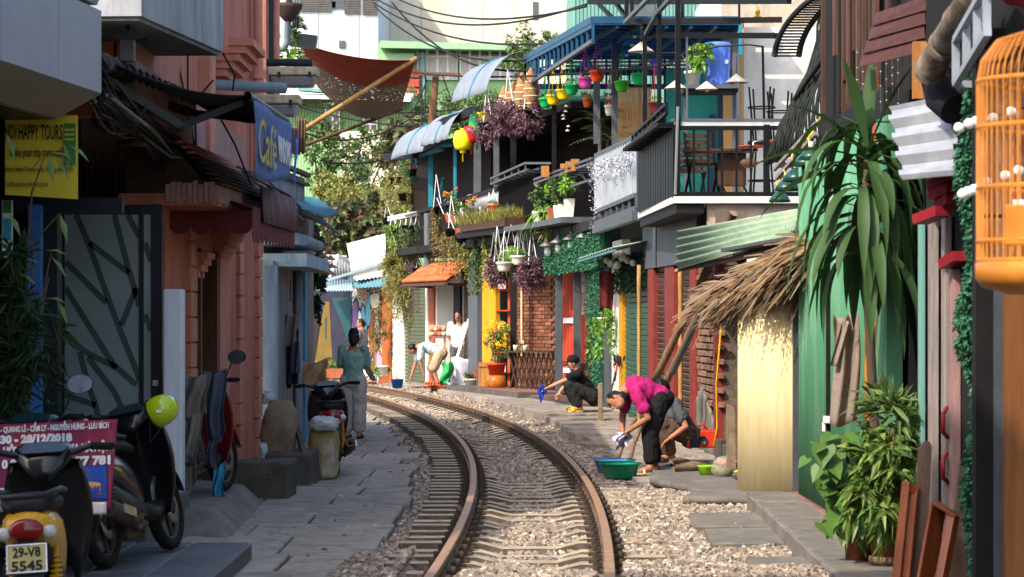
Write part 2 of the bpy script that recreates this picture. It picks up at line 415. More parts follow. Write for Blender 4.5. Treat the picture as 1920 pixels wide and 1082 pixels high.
mb = MB(); mb.box((0,0,.01),(.09,.1,.022)); mb.box((-.02,0,.04),(.05,.06,.03)); mb.lathe([(.02,.03),(.02,.075),(.001,.078)],6,(.0,0,0))
pieces('rail_fastener',mb.mesh('rail_fastener'),'rust_dark',trk,fm)

# ------------------------------------------------------------------ pavements
pav = thing('pavement',kind='structure',loc=(-2,20,-.1))
mb = MB(); mb.grid(lambda a,b: V((-4.6+(tc(10+48*b)-1.05+4.6)*a if True else 0,10+48*b,-.15)),4,30); mb.build('pavement_bed','concrete_dark',pav)
def slab(p,pts,zt,th,matn,par,name='paving_slab'):
    """pts: four ground points; each slab gets a slight tilt and rounded edge"""
    c = sum((V((q[0],q[1],0)) for q in pts),V())/4; tz = [zt+random.uniform(-.005,.005) for _ in range(4)]
    q = [c+(V((a[0],a[1],0))-c) for a in pts]; mb = MB()
    b = [v+V((0,0,zt-th)) for v in q]; m_ = [v+V((0,0,tz[i]-.012)) for i,v in enumerate(q)]
    t = [c+(v-c)*(1-.016/max(.1,(v-c).length))+V((0,0,tz[i])) for i,v in enumerate(q)]
    mb.add(b+m_+t,[(0,3,2,1),(8,9,10,11)]+[(l+i,l+(i+1) % 4,l+4+(i+1) % 4,l+4+i) for l in (0,4) for i in range(4)])
    return mb.build(name,matn,par)
d = 11.5; row = 0
while d < 46:
    h = random.uniform(.8,1.4)*(1+.008*d); xr = tc(d+h/2)-1.12+.08*math.sin(d*1.7); xl = -3.3 if d > 17 else -2.3
    cuts = [xl]; x = xl
    while x < xr-.35:
        x += random.uniform(.55,1.1)
        cuts.append(min(x,xr))
    cuts[-1] = xr+random.uniform(-.1,.06)
    for a,b in zip(cuts,cuts[1:]):
        if b-a < .2: continue
        j = lambda: random.uniform(-.015,.015)
        g = .012; sk = .05*(a+2)
        sb = .05*(b+2)
        slab(None,[(a+g+j(),d+g+sk),(b-g+j(),d+g+sb),(b-g+j(),d+h-g+sb),(a+g+j(),d+h-g+sk)],-.085,.07,'paving',pav)
    d += h; row += 1
# right-hand pavement, mid distance
pv2 = thing('pavement',kind='structure',loc=(1.4,40,0))
d = 24.0
while d < 55:
    h = random.uniform(.7,1.3)*(1.25 if d > 34 else 1); z = .02+min(.16,max(0,(d-30)*.02)); xl = tc(d+h/2)+(1.25 if d > 33 else 1.05); xr = max(rfx(d),xl+.3)
    nspl = 1 if xr-xl < .8 else 2
    if d < 33: xl += random.uniform(0,.35)
    for i in range(nspl):
        a = xl+(xr-xl)*i/nspl; b = xl+(xr-xl)*(i+1)/nspl; sl = -(tc(d+h)-tc(d)); g = .012
        slab(None,[(a+g,d+g),(b-g,d+g),(b-g-sl,d+h-g),(a+g-sl,d+h-g)],z,.22,'paving_light',pv2)
    d += h
# worn concrete pads set in the gravel beside the near platform
for (x0,x1,d0,d1,z) in ((1.42,1.95,17.2,18.5,.034),(1.4,2.02,18.6,19.9,.036),(1.5,2.0,15.2,16.1,.05)):
    slab(None,[(x0,d0),(x1,d0+.1),(x1+.03,d1),(x0+.05,d1-.05)],z,.1,'asphalt',pv2)
mb = MB()
def patch(a,b):
    d = 21.3+5.2*b; xl = 1.62-.25*b+.12*math.sin(d*2.3)-.3*max(0,b-.5); return V((xl+(2.45-xl)*a,d,.05+.014*nz(a*2,d,1.2)))
mb.grid(patch,12,24,t=.06); mb.build('asphalt_patch','asphalt',kind='structure')
# brown tiled platform by the green door
plt = thing('tiled_platform',kind='structure',loc=(2.2,17,0))
mb = MB(); mb.hexa([(1.86,12.2,-.2),(3.4,12.2,-.2),(3.4,20.8,-.2),(2.02,20.8,-.2),(1.86,12.2,.115),(3.4,12.2,.115),(3.4,20.8,.115),(2.02,20.8,.115)]); mb.build('platform_body','concrete',plt)
d = 12.25
while d < 20.7:
    x0 = 1.88+.16*(d-12.2)/8.6; x = x0
    while x < 2.75:
        wd = .4; slab(None,[(x+.004,d+.004),(x+wd-.004,d+.004),(x+wd-.004,d+.396),(x+.004,d+.396)],.128,.03,'red_tile' if x > x0+.1 and random.random() < .85 else 'asphalt',plt,'floor_tile'); x += wd
    d += .4
# left: raised doorstep, ramp and stone block
mat('step_stone','#5f6064','#4a4b50',.6,6,.15,50,rand=.12,dirt='#3a3a3c',dscale=3)
st = thing('entrance_steps','grey tiled entrance steps under the parked black scooter','steps',(-2.6,16,-.1))
mb = MB(); mb.box((-3.0,15.3,-.04),(2.3,3.8,.14)); mb.build('lower_step','step_stone',st,bevel=.01)
for i in range(9):
    for j in range(3): slab(None,[(-3.05+.4*j,13.42+.42*i),(-2.66+.4*j-.005,13.42+.42*i),(-2.66+.4*j-.005,13.83+.42*i),(-3.05+.4*j,13.83+.42*i)],.042,.03,'step_stone',st,'step_tile')
mb = MB(); mb.box((-3.4,18.5,.06),(1.55,2.4,.34)); mb.build('upper_step','step_stone',st,bevel=.01)
mb = MB(); mb.hexa([V((-3.4,19.2,-.2)),V((-2.08,18.6,-.2)),V((-2.2,22.6,-.2)),V((-3.4,23.5,-.2)),V((-3.4,19.5,.12)),V((-2.42,19.4,.1)),V((-2.5,22.5,.09)),V((-3.4,23.4,.12))]); mb.build('entrance_ramp','concrete',label='smooth concrete ramp sloping down beside the grey entrance steps',cat='ramp',bevel=.03)
mb = MB()
def blk(c,s,seed):
    vs = []
    for e in (-1,1):
        for a,b in ((-1,-1),(1,-1),(1,1),(-1,1)):
            vs.append(V(c)+V((a*s[0]/2+random.uniform(-.03,.03),b*s[1]/2+random.uniform(-.03,.03),e*s[2]/2+random.uniform(-.015,.015))))
    mb.hexa(vs)
blk((-2.41,23.4,.07),(.6,.7,.38),1); mb.build('stone_block','concrete_dark',label='big rough concrete block at the foot of the orange wall',cat='block',bevel=.03)
mb = MB(); blk((-2.3,25.3,.07),(.5,.9,.38),1); mb.build('stone_block','concrete_dark',label='smaller concrete block with sacks standing on it',cat='block',bevel=.03)
# ================================================================== LEFT ROW (in shade)
mat('clad_grey','#8f8c95','#84818a',.5,3,.03,20,dirt='#75717a',dscale=.8,damt=.4)
mat('clad_soffit','#8d8178','#82766e',.6,3,.03,20)
mat('stained_concrete','#a3a5aa','#84868b',.8,2,.2,40,stretch=(3,3,.5),dirt='#4c4f55',dscale=2.5,damt=.7)
mat('salmon','#b8735f','#a56350',.85,3,.25,40,stretch=(2,2,.6),dirt='#7f4c3f',dscale=1.6,damt=.75)
mat('salmon_light','#c4856f','#ad6f5b',.85,5,.2,40,dirt='#8f5a4b',dscale=2)
mat('brown_cloth','#4a3a2f','#352a23',.9,12,.4,60)
mat('dark_wall','#4b3a35','#30241f',.9,4,.4,30)
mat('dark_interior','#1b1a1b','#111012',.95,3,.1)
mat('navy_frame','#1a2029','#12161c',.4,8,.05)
mat('frosted','#7f8a88','#717c7a',.35,2,.02,spec=.5)
mat('frost_strip','#3f4e4b','#35423f',.4,3,.02)
mat('pillar_white','#d3d6dc','#bcc0c8',.75,5,.15,40,stretch=(3,3,.4),dirt='#7e828c',dscale=2)
mat('blue_paint','#3d6fae','#305a91',.55,4,.1)
mat('wood_brown','#5d4030','#402a1f',.55,5,.2,30,stretch=(6,6,.6))
mat('pink_strip','#b08a86','#8f6c69',.9,14,.5,60,stretch=(5,5,.7),dirt='#70504c',dscale=4)
mat('brown_rib','#6d4f50','#503a3c',.9,6,.3,50,dirt='#8b7a76',dscale=4)
mat('maroon_cloth','#6b2b30','#4f1f25',.9,6,.3,50)
mat('black_fabric','#23222a','#1a1a20',.85,7,.2,60)
mat('alu_dark','#4a4843','#35332f',.5,8,.1,metal=.5)
mat('cable','#1f1e1f','#161516',.7,8,0)
mat('cable_grey','#6d6a66','#53514e',.7,8,0)
mat('pvc_grey','#75828a','#5f6b73',.5,5,.1,dirt='#474f55',dscale=3)
mat('steel_dark','#2f3134','#232427',.5,9,.15,50,metal=.4)
mat('lamp_cream','#c9c0a8','#a89c82',.7,5,.1,dirt='#6c5236',dscale=5,damt=.8)
mat('lamp_glass','#8e9092','#77797b',.3,5,.05,dirt='#4d4a46',dscale=3)
mat('banner_blue','#56689a','#445588',.8,6,.25,20)
mat('banner_edge','#1c62c8','#1850aa',.7,6,.2,30)
mat('letter_yellow','#b9a850','#a39344',.7,6,0)
mat('letter_white','#d8d8d8','#bcbcc0',.7,6,0)
mat('letter_dark','#2a2620','#1f1c18',.7,6,0)
mat('sign_yellow','#d8c036','#c6ad2c',.6,2,.03)
mat('sign_green','#3f7f3a','#376f33',.6,2,.02)
mat('blue_tin','#3d7d92','#2f6578',.5,6,.15,dirt='#5e6568',dscale=4)
mat('plaster_blue','#9fb2bd','#7f929d',.85,4,.3,40,stretch=(3,3,.6),dirt='#5c6870',dscale=1.8,damt=.8)
mat('plaster_grey','#8d8f92','#6e7175',.9,3,.3,40,stretch=(3,3,.5),dirt='#4e4f52',dscale=1.6,damt=.8)
mat('turquoise','#3f9ab8','#33809a',.6,6,.1)
mat('plastic_black','#26262a','#1d1d21',.45,8,.05)
LX = -3.0

# --- clad canopy box, near left
t = thing('panel_canopy','grey clad canopy box with sloping underside above the yellow tour sign','canopy',(-3.1,16,3))
a,b = P(190,175,17.0),P(0,112,14.8); u = (b-a).normalized(); b = a+u*5.0; out = V((-u.y,u.x,0)); inn = -V((u.y,-u.x,0))
inn = V((-1,.12,0)).normalized()
b = V((b.x,b.y,a.z))
prev = 0; cut = [0,1.02,2.2,3.4,5.0]
for i in range(4):
    p,q = a+u*cut[i]*.999,a+u*(cut[i+1]-.012); n_ = inn*.05
    mb = MB(); mb.hexa([V((p.x,p.y,a.z)),V((q.x,q.y,a.z)),V((q.x,q.y,a.z))+n_,V((p.x,p.y,a.z))+n_,V((p.x,p.y,a.z+.58)),V((q.x,q.y,a.z+.58)),V((q.x,q.y,a.z+.58))+n_,V((p.x,p.y,a.z+.58))+n_]); mb.build('fascia_panel','clad_grey',t)
    s_ = inn*.32+V((0,0,-.17))
    mb = MB(); up = V((0,0,.03)); pp,qq = V((p.x,p.y,a.z-.004)),V((q.x,q.y,a.z-.004)); mb.hexa([pp,qq,qq+s_,pp+s_,pp+up+n_,qq+up+n_,qq+s_+up,pp+s_+up]); mb.build('soffit_panel','clad_soffit',t)
mb = MB(); e = a+inn*.03; g = a+u*5+inn*.03
mb.hexa([e+V((0,0,.62)),g+V((0,0,.62)),g+inn*3+V((0,0,.62)),e+inn*3+V((0,0,.62)),e+V((.06,0,.8)),g+V((.06,0,.8)),g+inn*3+V((0,0,.8)),e+inn*3+V((0,0,.8))]); mb.build('upper_slab','stained_concrete',t)
mb = MB(); f_ = a+inn*.05; g = a+u*4.98+inn*.05
mb.hexa([f_+V((0,0,.02)),g+V((0,0,.02)),g+inn*2.9+V((0,0,.02)),f_+inn*2.9+V((0,0,.02)),f_+V((0,0,.56)),g+V((0,0,.56)),g+inn*2.9+V((0,0,.56)),f_+inn*2.9+V((0,0,.56))]); mb.build('core','clad_soffit',t)
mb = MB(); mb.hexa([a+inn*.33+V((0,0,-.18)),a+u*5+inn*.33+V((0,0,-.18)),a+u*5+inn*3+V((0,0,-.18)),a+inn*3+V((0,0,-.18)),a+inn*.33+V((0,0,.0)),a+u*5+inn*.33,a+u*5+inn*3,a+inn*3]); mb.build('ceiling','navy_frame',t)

# --- shop behind: walls
t = thing('tour_office','dark shopfront with navy frame and blue post under the clad canopy','shop',(-3.9,18,0))
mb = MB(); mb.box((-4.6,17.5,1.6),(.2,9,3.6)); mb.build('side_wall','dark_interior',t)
mb = MB(); mb.box((-4.6,21.2,1.6),(1.6,.2,3.6)); mb.build('back_wall','dark_interior',t); mb = MB(); mb.box((-4.75,19.3,3.55),(3.4,4.4,.12)); mb.build('roof_slab','dark_wall',t)  # roof slab added out of view to keep sun off the glass door
mb = MB(); mb.box((X(67,18.5),18.5,1.2),(.095,.12,2.6)); mb.build('blue_post','blue_paint',t)
mb = MB(); mb.box((X(95,18.6),18.7,1.2),(.1,.2,2.7)); mb.build('door_post','navy_frame',t)
mb = MB(); mb.box((X(55,18.5),18.62,2.5),(1.4,.1,.12)); mb.build('lintel','navy_frame',t)
mb = MB(); mb.box((X(20,18.5),18.6,.5),(.3,.08,1.2)); mb.build('window_panel','plastic_black',t)
mat('tile_wall','#3a3536','#2b2728',.6,6,.2)
mb = MB(); mb.box((X(195,22),22,3.0),(1.4,.15,1.1)); mb.build('upper_wall','dark_wall',t)
for i in range(9):
    mb = MB(); mb.box((X(150+i*11,21.8),21.85,2.75),(.028,.03,.8)); mb.build('shutter_slat','wood_brown',t)
mb = MB(); mb.box((X(243,21.8),21.85,2.72),(.06,.05,.85)); mb.build('shutter_post','pillar_white',t)

# --- yellow sign
d0 = 17.2; t = thing('tour_sign','yellow sign board reading HAPPY TOURS in dark letters','sign',P(75,370,d0))
o,ux = P(8,370,d0),V((X(143,d0)-X(8,d0),.02,0)); uy = V((0,0,1)); W_ = ux.length; ux.normalize(); H_ = Z(213,d0)-Z(368,d0)
mb = MB(); mb.prism([(0,.02),(W_,-.01),(W_,H_-.0),(0,H_)],o+V((0,.03,0)),ux,uy,-.02); mb.build('board','sign_yellow',t)
k = d0/F
text('NOI HAPPY TOURS',o+ux*(-.06*k*0)+uy*(H_-46*k)-ux*.0,ux,uy,.15,'letter_dark',t,width=.41,bold=.002)
text('Make your trip memorable',o+ux*(12*k)+uy*(H_-78*k),ux,uy,.09,'letter_dark',t,width=.39,bold=.001)
text('Address: Number 92 railway crossing   Whatsapp: +84963086816',o+ux*(2*k)+uy*(H_-106*k),ux,uy,.05,'letter_dark',t,width=.48)
text('Tran Phu street, Hoan Kiem District, Hanoi',o+ux*(2*k)+uy*(H_-134*k),ux,uy,.05,'letter_dark',t,width=.3)
mb = MB(); mb.box(o+ux*(122*k)+uy*(H_-55*k)+V((0,-.004,0)),(22*k,.006,78*k)); mb.build('green_badge','sign_green',t)
mb = MB()
for i in range(3): mb.box(o+ux*(122*k)+uy*(H_-(28+i*9)*k)+V((0,-.009,0)),(18*k,.004,3*k))
mb.build('badge_lines','sign_yellow',t)
d0 = 17.6
t = thing('poster','narrow green and blue poster below the yellow sign','poster',P(15,480,d0))
mb = MB(); mb.box(P(14,430,d0),(.075,.015,.42)); mb.build('sheet','letter_white',t)
mb = MB(); mb.box(P(14,388,d0)+V((0,-.011,0)),(.06,.004,.09)); mb.build('green_print','sign_green',t)
mb = MB(); mb.box(P(14,430,d0)+V((0,-.011,0)),(.06,.004,.16)); mb.build('blue_print','turquoise',t)

# --- frosted glass door leaf, open towards the street
d0 = 20.0; k = d0/F
t = thing('glass_door','dark framed frosted glass door leaf with branching strips standing open','door',P(212,800,d0))
def fr(x0,x1,y0,y1,th,nm,m,dy=0):
    mb = MB(); mb.box(((X(x0,d0)+X(x1,d0))/2,d0+dy,(Z(y0,d0)+Z(y1,d0))/2),(X(x1,d0)-X(x0,d0),th,abs(Z(y0,d0)-Z(y1,d0)))); return mb.build(nm,m,t,bevel=.004 if th > .03 else 0)
fr(284,305,383,940,.06,'stile','navy_frame'); fr(262,270,388,940,.075,'mullion','navy_frame'); fr(97,122,383,940,.06,'stile','navy_frame')
fr(122,284,384,402,.05,'top_rail','navy_frame'); fr(122,284,900,940,.05,'bottom_rail','navy_frame')
g = fr(122,284,402,900,.012,'glass','frosted')
mat('chrome','#b9b9bd','#98989c',.25,8,0,metal=.9)
h = fr(287,298,712,724,.1,'handle','chrome')
def strip(pts,wd=11):
    mb = MB()
    for (x0,y0),(x1,y1) in zip(pts,pts[1:]):
        a,b = P(x0,y0,d0)+V((0,-.0085,0)),P(x1,y1,d0)+V((0,-.0085,0)); mb.bar(a,b,.003,wd*k,up=V((b-a).z*V((1,0,0))-(b-a).x*V((0,0,1))))
    mb.build('etched_strip','frost_strip',t)
for s_ in ([(143,403),(166,455),(205,565),(228,625),(258,700),(262,715)],[(215,403),(240,500),(258,560),(262,575)],[(240,403),(262,445)],[(168,455),(242,512)],[(123,490),(200,568)],[(228,610),(256,540)],
           [(123,540),(195,655),(218,690)],[(123,627),(160,660),(220,690),(256,722)],[(150,660),(165,720),(178,755),(190,800)],[(165,670),(215,735),(240,790)],[(123,740),(180,760)],[(272,455),(284,490)],[(272,590),(284,620)],[(123,820),(200,860),(258,900)]): strip(s_)
# --- white pillar
mb = MB(); d0 = 19.6
mb.box(((X(306,d0)+X(341,d0))/2,d0+.1,(Z(542,d0)-.1)/2),(X(341,d0)-X(306,d0),.2,Z(542,d0)+.1)); mb.build('gate_pillar','pillar_white',label='whitewashed square pillar beside the frosted glass door',cat='pillar',bevel=.012)

# --- white stained balcony box
a,b = P(265,30,18.0),P(418,98,20.43); b.z = a.z; H_ = .55
t = thing('concrete_balcony','stained pale concrete balcony box above the black awning','balcony',(a+b)/2)
i1 = V((-1,.05,0))
mb = MB(); mb.hexa([a,b,b+i1*.12,a+i1*.12]+[p+V((0,0,H_)) for p in (a,b,b+i1*.12,a+i1*.12)]); mb.build('street_parapet','stained_concrete',t)
c = a+i1*1.6; f_ = (b-a).normalized()*.12
mb = MB(); mb.hexa([a+i1*.12,a+i1*.12+f_,c+f_,c]+[p+V((0,0,H_)) for p in (a+i1*.12,a+i1*.12+f_,c+f_,c)]); mb.build('end_parapet','stained_concrete',t)
mb = MB(); mb.hexa([p+V((0,0,-.03)) for p in (a+i1*.03+f_*.3,b+i1*.03,b+i1*1.6,c+f_*.3)]+[p+V((0,0,.1)) for p in (a+i1*.03+f_*.3,b+i1*.03,b+i1*1.6,c+f_*.3)]); mb.build('floor_slab','plaster_grey',t)
# street lamp under it
t = thing('wall_lamp','flat grey street lamp under the concrete balcony','lamp',P(238,110,18.3))
mb = MB(); mb.prism([(0,0),(.02,.03),(.06,.045),(.17,.025),(.23,0),(.17,-.012),(.02,-.012)],P(217,70,18.3),(1,0,0),(0,0,1),-.16); mb.build('lamp_head','steel_dark',t)
mb = MB(); mb.tube([P(240,36,18.3),P(240,58,18.3)],.018); mb.build('stem','steel_dark',t)
mb = MB(); mb.box(P(240,95,18.3),(.1,.1,.16)); mb.build('driver_box','plastic_black',t)

# --- salmon house
t = thing('salmon_house','two storey salmon orange house with quoined pilasters and wooden door','house',(LX,25,0))
def lwall(d0,d1,z0,z1,dx,nm,m,th=.15,x=LX,par=None,bev=0):
    mb = MB(); mb.box((x+dx-th/2,(d0+d1)/2,(z0+z1)/2),(th,d1-d0,z1-z0)); return mb.build(nm,m,par or t,bevel=bev)
lwall(20.9,22.9,-.15,2.8,0,'wall','salmon'); lwall(24.3,28.7,-.15,2.8,0,'wall','salmon'); lwall(22.9,24.3,2.3,2.8,0,'wall','salmon')
lwall(20.9,30.8,2.8,5.75,-.02,'upper_wall','salmon'); lwall(19.4,20.9,3.3,5.75,-.02,'upper_wall','salmon')
mb = MB(); mb.box((LX-2.1,30.73,2.8),(3.9,.14,5.9)); mb.build('gable_wall','salmon',t)
mb = MB(); mb.box((LX-2.1,25.1,5.85),(4.2,11.5,.2)); mb.build('roof_slab','stained_concrete',t)
mb = MB(); mb.box((LX-2.15,19.47,4.5),(3.9,.14,2.5)); mb.build('gable_wall','salmon',t)
def quoins(d0,wd,z0,z1,dx=.05):
    z = z0; i = 0; n = 0; hh = .235
    lwall(d0+.02,d0+wd-.02,z0,z1,dx-.025,'pilaster','salmon',.12)
    while z < z1-.05:
        e = .0 if i % 2 else .03
        lwall(d0-e,d0+wd+e,z+.008,min(z+hh-.008,z1),dx,'quoin','salmon_light',.13,bev=.008); z += hh; i += 1
quoins(22.25,.42,0,2.65); quoins(26.3,.35,0,2.65); quoins(28.2,.4,0,2.65)
lwall(24.35,25.2,0,2.25,.06,'door_pilaster','salmon_light',.2)
for i in range(5): lwall(24.3-.03*i,25.25+.03*i,2.25+.06*i,2.31+.06*i,.08+.035*i,'capital_moulding','salmon_light',.2)
for i in range(4): lwall(22.75-.03*i,23.2+.03*i,2.02+.06*i,2.08+.06*i,.05+.03*i,'capital_moulding','salmon_light',.2)
# wooden door in its recess
mb = MB(); mb.box((LX-.16,23.6,1.1),(.06,1.4,2.4)); dr = mb.build('front_door','wood_brown',t)
for q in (23.28,23.92):
    mb = MB(); mb.box((LX-.12,q,.5),(.03,.42,.75)); mb.build('door_panel','wood_brown',dr,bevel=.012)
    mb = MB(); mb.prism([(-.21,1.0),(.21,1.0),(.21,1.75),(0,1.95),(-.21,1.75)],(LX-.105,q,0),(0,1,0),(0,0,1),-.03); mb.build('door_panel','wood_brown',dr,bevel=.012)
mb = MB(); mb.box((LX-.05,22.98,1.15),(.2,.1,2.3)); mb.build('door_jamb','wood_brown',t); mb = MB(); mb.box((LX-.05,24.25,1.15),(.2,.1,2.3)); mb.build('door_jamb','wood_brown',t)
# pink textured band, red ledge
lwall(18.95,23.3,3.24,3.66,.05,'pink_band','pink_strip',.08); lwall(23.75,26.7,3.2,3.6,.06,'pink_band','pink_strip',.08); lwall(23.3,23.75,2.9,5.4,.09,'upper_pilaster','salmon_light',.15)
for i in range(5): lwall(24.55-.02*i,25.6+.02*i,4.1+.075*i,4.175+.075*i,.1+.07*i,'cornice_bracket','salmon_light',.25)
mb = MB(); mb.tube([(LX+.09,27.9,2.9),(LX+.09,27.9,6.2)],.075,12); mb.tube([(LX+.09,27.9,4.4),(LX+.09,27.9,4.5)],.09,12); mb.build('downpipe','salmon_light',t)
mb = MB()
mb.tube([(LX+.03,29.0,5.9),(LX+.03,29.0,4.3),(LX+.03,29.2,4.1),(LX+.03,29.7,4.05),(LX+.03,30.2,4.1),(LX+.03,30.4,4.3),(LX+.03,30.4,5.9)],.05,8); mb.build('window_surround','salmon_light',t)
mb = MB(); mb.box((LX-.005,29.7,5.05),(.03,1.2,1.6)); mb.build('upper_window','dark_interior',t)
# porch slab with fringe
def pq(z): return [V((LX-.35,20.6,z)),V((-2.53,20.6,z)),V((-2.4,23.0,z)),V((LX,23.0,z))]
mb = MB(); mb.hexa(pq(2.60)+pq(2.70)); mb.build('porch_slab','salmon',t)
mb = MB()
for a,b in ((V((-2.95,20.58,2.7)),V((-2.53,20.58,2.7))),(V((-2.53,20.6,2.7)),V((-2.4,23.0,2.7)))):
    n_ = int((b-a).length/.045)
    for i in range(n_):
        p = a.lerp(b,(i+.5)/n_); mb.box(p+V((0,0,.0+.01*(i % 2))),(.04,.04,.15+.02*(i % 3)),math.atan2((b-a).y,(b-a).x))
mb.build('fringe','pink_strip',t)
mb = MB(); mb.hexa([V((LX-.3,20.65,2.7)),V((-2.56,20.65,2.7)),V((-2.45,23.0,2.7)),V((LX,23.0,2.7)),V((LX-.3,20.65,3.16)),V((-2.9,20.65,3.13)),V((-2.8,23.0,3.05)),V((LX,23.0,3.16))]); mb.build('porch_roof','dark_wall',t)
for i in range(9):
    z = 2.78+.045*i; mb = MB(); mb.bar((-2.50-.04*i,20.6,z),(-2.36-.045*i,23.2,z),.06,.022); mb.build('roof_tile_row','salmon' if i > 5 else 'dark_wall',t)
mb = MB(); mb.box((LX+.1,24.8,2.95),(.35,3.4,.12)); mb.build('ledge','salmon',t,bevel=.02)
# scalloped maroon awning
t = thing('scalloped_awning','maroon cloth awning with scalloped lower edge under the cable bundle','awning',(-2.5,23,2.3))
AX = LX+.72
mb = MB(); mb.grid(lambda u_,v: V((LX+.02+.7*v,21.2+4.1*u_,2.8+.06*u_-.2*v+.012*math.sin(u_*50))),50,5,t=.006); mb.build('canopy','maroon_cloth',t)
mb = MB(); n_ = 12
for i in range(n_):
    a = 21.2+4.1*i/n_; wd = 4.1/n_; pts = [(0,0)]+[(wd*.5-wd*.5*math.cos(math.pi*q/6),-.22-.1*math.sin(math.pi*q/6)) for q in range(7)]+[(wd,0)]
    mb.prism(pts[::-1],(AX,a,2.62+.06*i/n_),(0,1,0),(0,0,1),.006)
mb.build('valance','maroon_cloth',t)
mb = MB()
for i in range(4):
    wd = .18; pts = [(0,0)]+[(wd*.5-wd*.5*math.cos(math.pi*q/6),-.14-.07*math.sin(math.pi*q/6)) for q in range(7)]+[(wd,0)]
    mb.prism(pts[::-1],(LX+wd*i,21.2,2.58),(1,0,0),(0,0,1),.006)
mb.build('end_flap','maroon_cloth',t)
mb = MB(); mb.corr((AX+.01,21.9,2.82),(AX+.01,25.3,2.88),(AX+.03,21.9,2.5),(AX+.03,25.3,2.54),30,.015,4); mb.build('weathered_flap','brown_rib',t)

# --- retractable black awning and its arms
t = thing('retractable_awning','black retractable awning with folding arms above the salmon porch','awning',(-2.5,20,3.3))
A0,A1,B0,B1 = V((-3.02,17.7,3.55)),V((-3.02,22.6,3.72)),V((-2.1,19.2,3.40)),V((-2.1,22.5,3.47))
mb = MB(); mb.grid(lambda u_,v: A0.lerp(A1,u_).lerp(B0.lerp(B1,u_),v)+V((0,0,-.14*4*v*(1-v)*(.6+.4*math.sin(u_*9)))),16,8,t=.008); mb.build('fabric','black_fabric',t)
mb = MB(); mb.tube([B0,B1],.035,10,cap=False); mb.tube([B0,B1],.026,10,cap=False)
mb.build('front_bar','alu_dark',t)
for q,(s_,e_,g_) in enumerate(((P(192,145,18.0),P(337,236,18.7),P(452,192,19.25)),(P(262,178,20.5),P(352,210,21.0),P(466,224,21.6)))):
    mb = MB(); mb.bar(s_,e_,.05,.07); a_ = mb.build('arm','alu_dark',t)
    mb = MB(); mb.bar(e_+V((.0,.03,0)),g_,.04,.055); mb.build('forearm','plastic_black',a_)
    mb = MB(); mb.ball(e_,.045,8,6); mb.build('elbow_joint','steel_dark',a_)
mb = MB(); mb.tube([A0+V((.03,0,-.05)),A1+V((.03,0,-.05))],.06,10)
for i in range(14): mb.tube([A0.lerp(A1,i/14)+V((.03,0,-.05)),A0.lerp(A1,i/14+.02)+V((.03,0,-.05))],.075,10)
mb.build('fabric_roll','black_fabric',t)
# blue cafe banner
t = thing('cafe_banner','faded blue banner with yellow script hanging from the awning bar','banner',(-2.08,20.8,2.8))
def bn(u_,v): return V((-2.06+.02*math.sin(u_*7+v*3),19.25+3.15*u_+.05*v,3.37+.07*u_-(.60-.05*u_)*v*(1+.05*math.sin(u_*5))))
mb = MB(); mb.grid(bn,24,10,t=.004); mb.build('cloth','banner_blue',t)
mb = MB(); mb.grid(lambda u_,v: bn(1+u_*.12,.25+.75*v)+V((.03,.0,-.03*v)),4,6,t=.004); mb.build('frayed_edge','banner_edge',t)
o = V((-2.045,19.3,2.92)); ux = V((.0,1,0.01)); uy = V((0,0,1))
text('Café',o+ux*.12+uy*-.02,ux,uy,.52,'letter_yellow',t,width=1.4,bold=.002,shear=.15,lift=.012)
text('WINDOWS',o+ux*1.75+uy*.08,ux,uy,.30,'letter_white',t,width=1.1,bold=.008,lift=.012)
# fluorescent fixtures
def fixture(px0,px1,py,d,lab):
    a = P(px0,py,d); wdt = X(px1,d)-X(px0,d)
    t = thing('light_fixture',lab,'light fixture',a+V((wdt/2,0,-.15)),group='weathered light fixtures on the salmon wall')
    mb = MB(); mb.hexa([a+V(q) for q in ((.03,-.1,-.22),(wdt-.05,-.1,-.22),(wdt-.05,.12,-.22),(.03,.12,-.22),(0,-.13,-.1),(wdt-.02,-.13,-.1),(wdt-.02,.15,-.1),(0,.15,-.1))]); mb.build('diffuser','lamp_glass',t,bevel=.02)
    mb = MB(); mb.box(a+V((wdt/2-.01,.01,-.045)),(wdt+.03,.32,.10)); mb.build('housing','lamp_cream',t,bevel=.02)
    for q in (.2,.85):
        mb = MB(); mb.box(a+V((wdt*q,-.155,-.085)),(.035,.012,.06)); mb.build('latch','steel_dark',t)
    mb = MB(); mb.tube([a+V((wdt*.5,0,0)),a+V((wdt*.5,0,.1))],.012); mb.build('bracket','steel_dark',t)
fixture(508,596,128,28,'upper weathered light fixture in front of the grey downpipe'); fixture(458,563,180,26,'lower weathered light fixture just above the blue banner')
mb = MB(); mb.tube([P(360,156,24.4),P(534,166,25.0)],.055,12); mb.tube([P(500,165,25),P(508,165,25)],.06,12); mb.build('wall_pipe','pvc_grey',label='grey plastic pipe sticking out of the salmon wall',cat='pipe')
mb = MB(); mb.tube([P(495,117,28),P(586,118,28)],.045,10); mb.build('wall_pipe','steel_dark',label='short black pipe above the upper light fixture',cat='pipe')
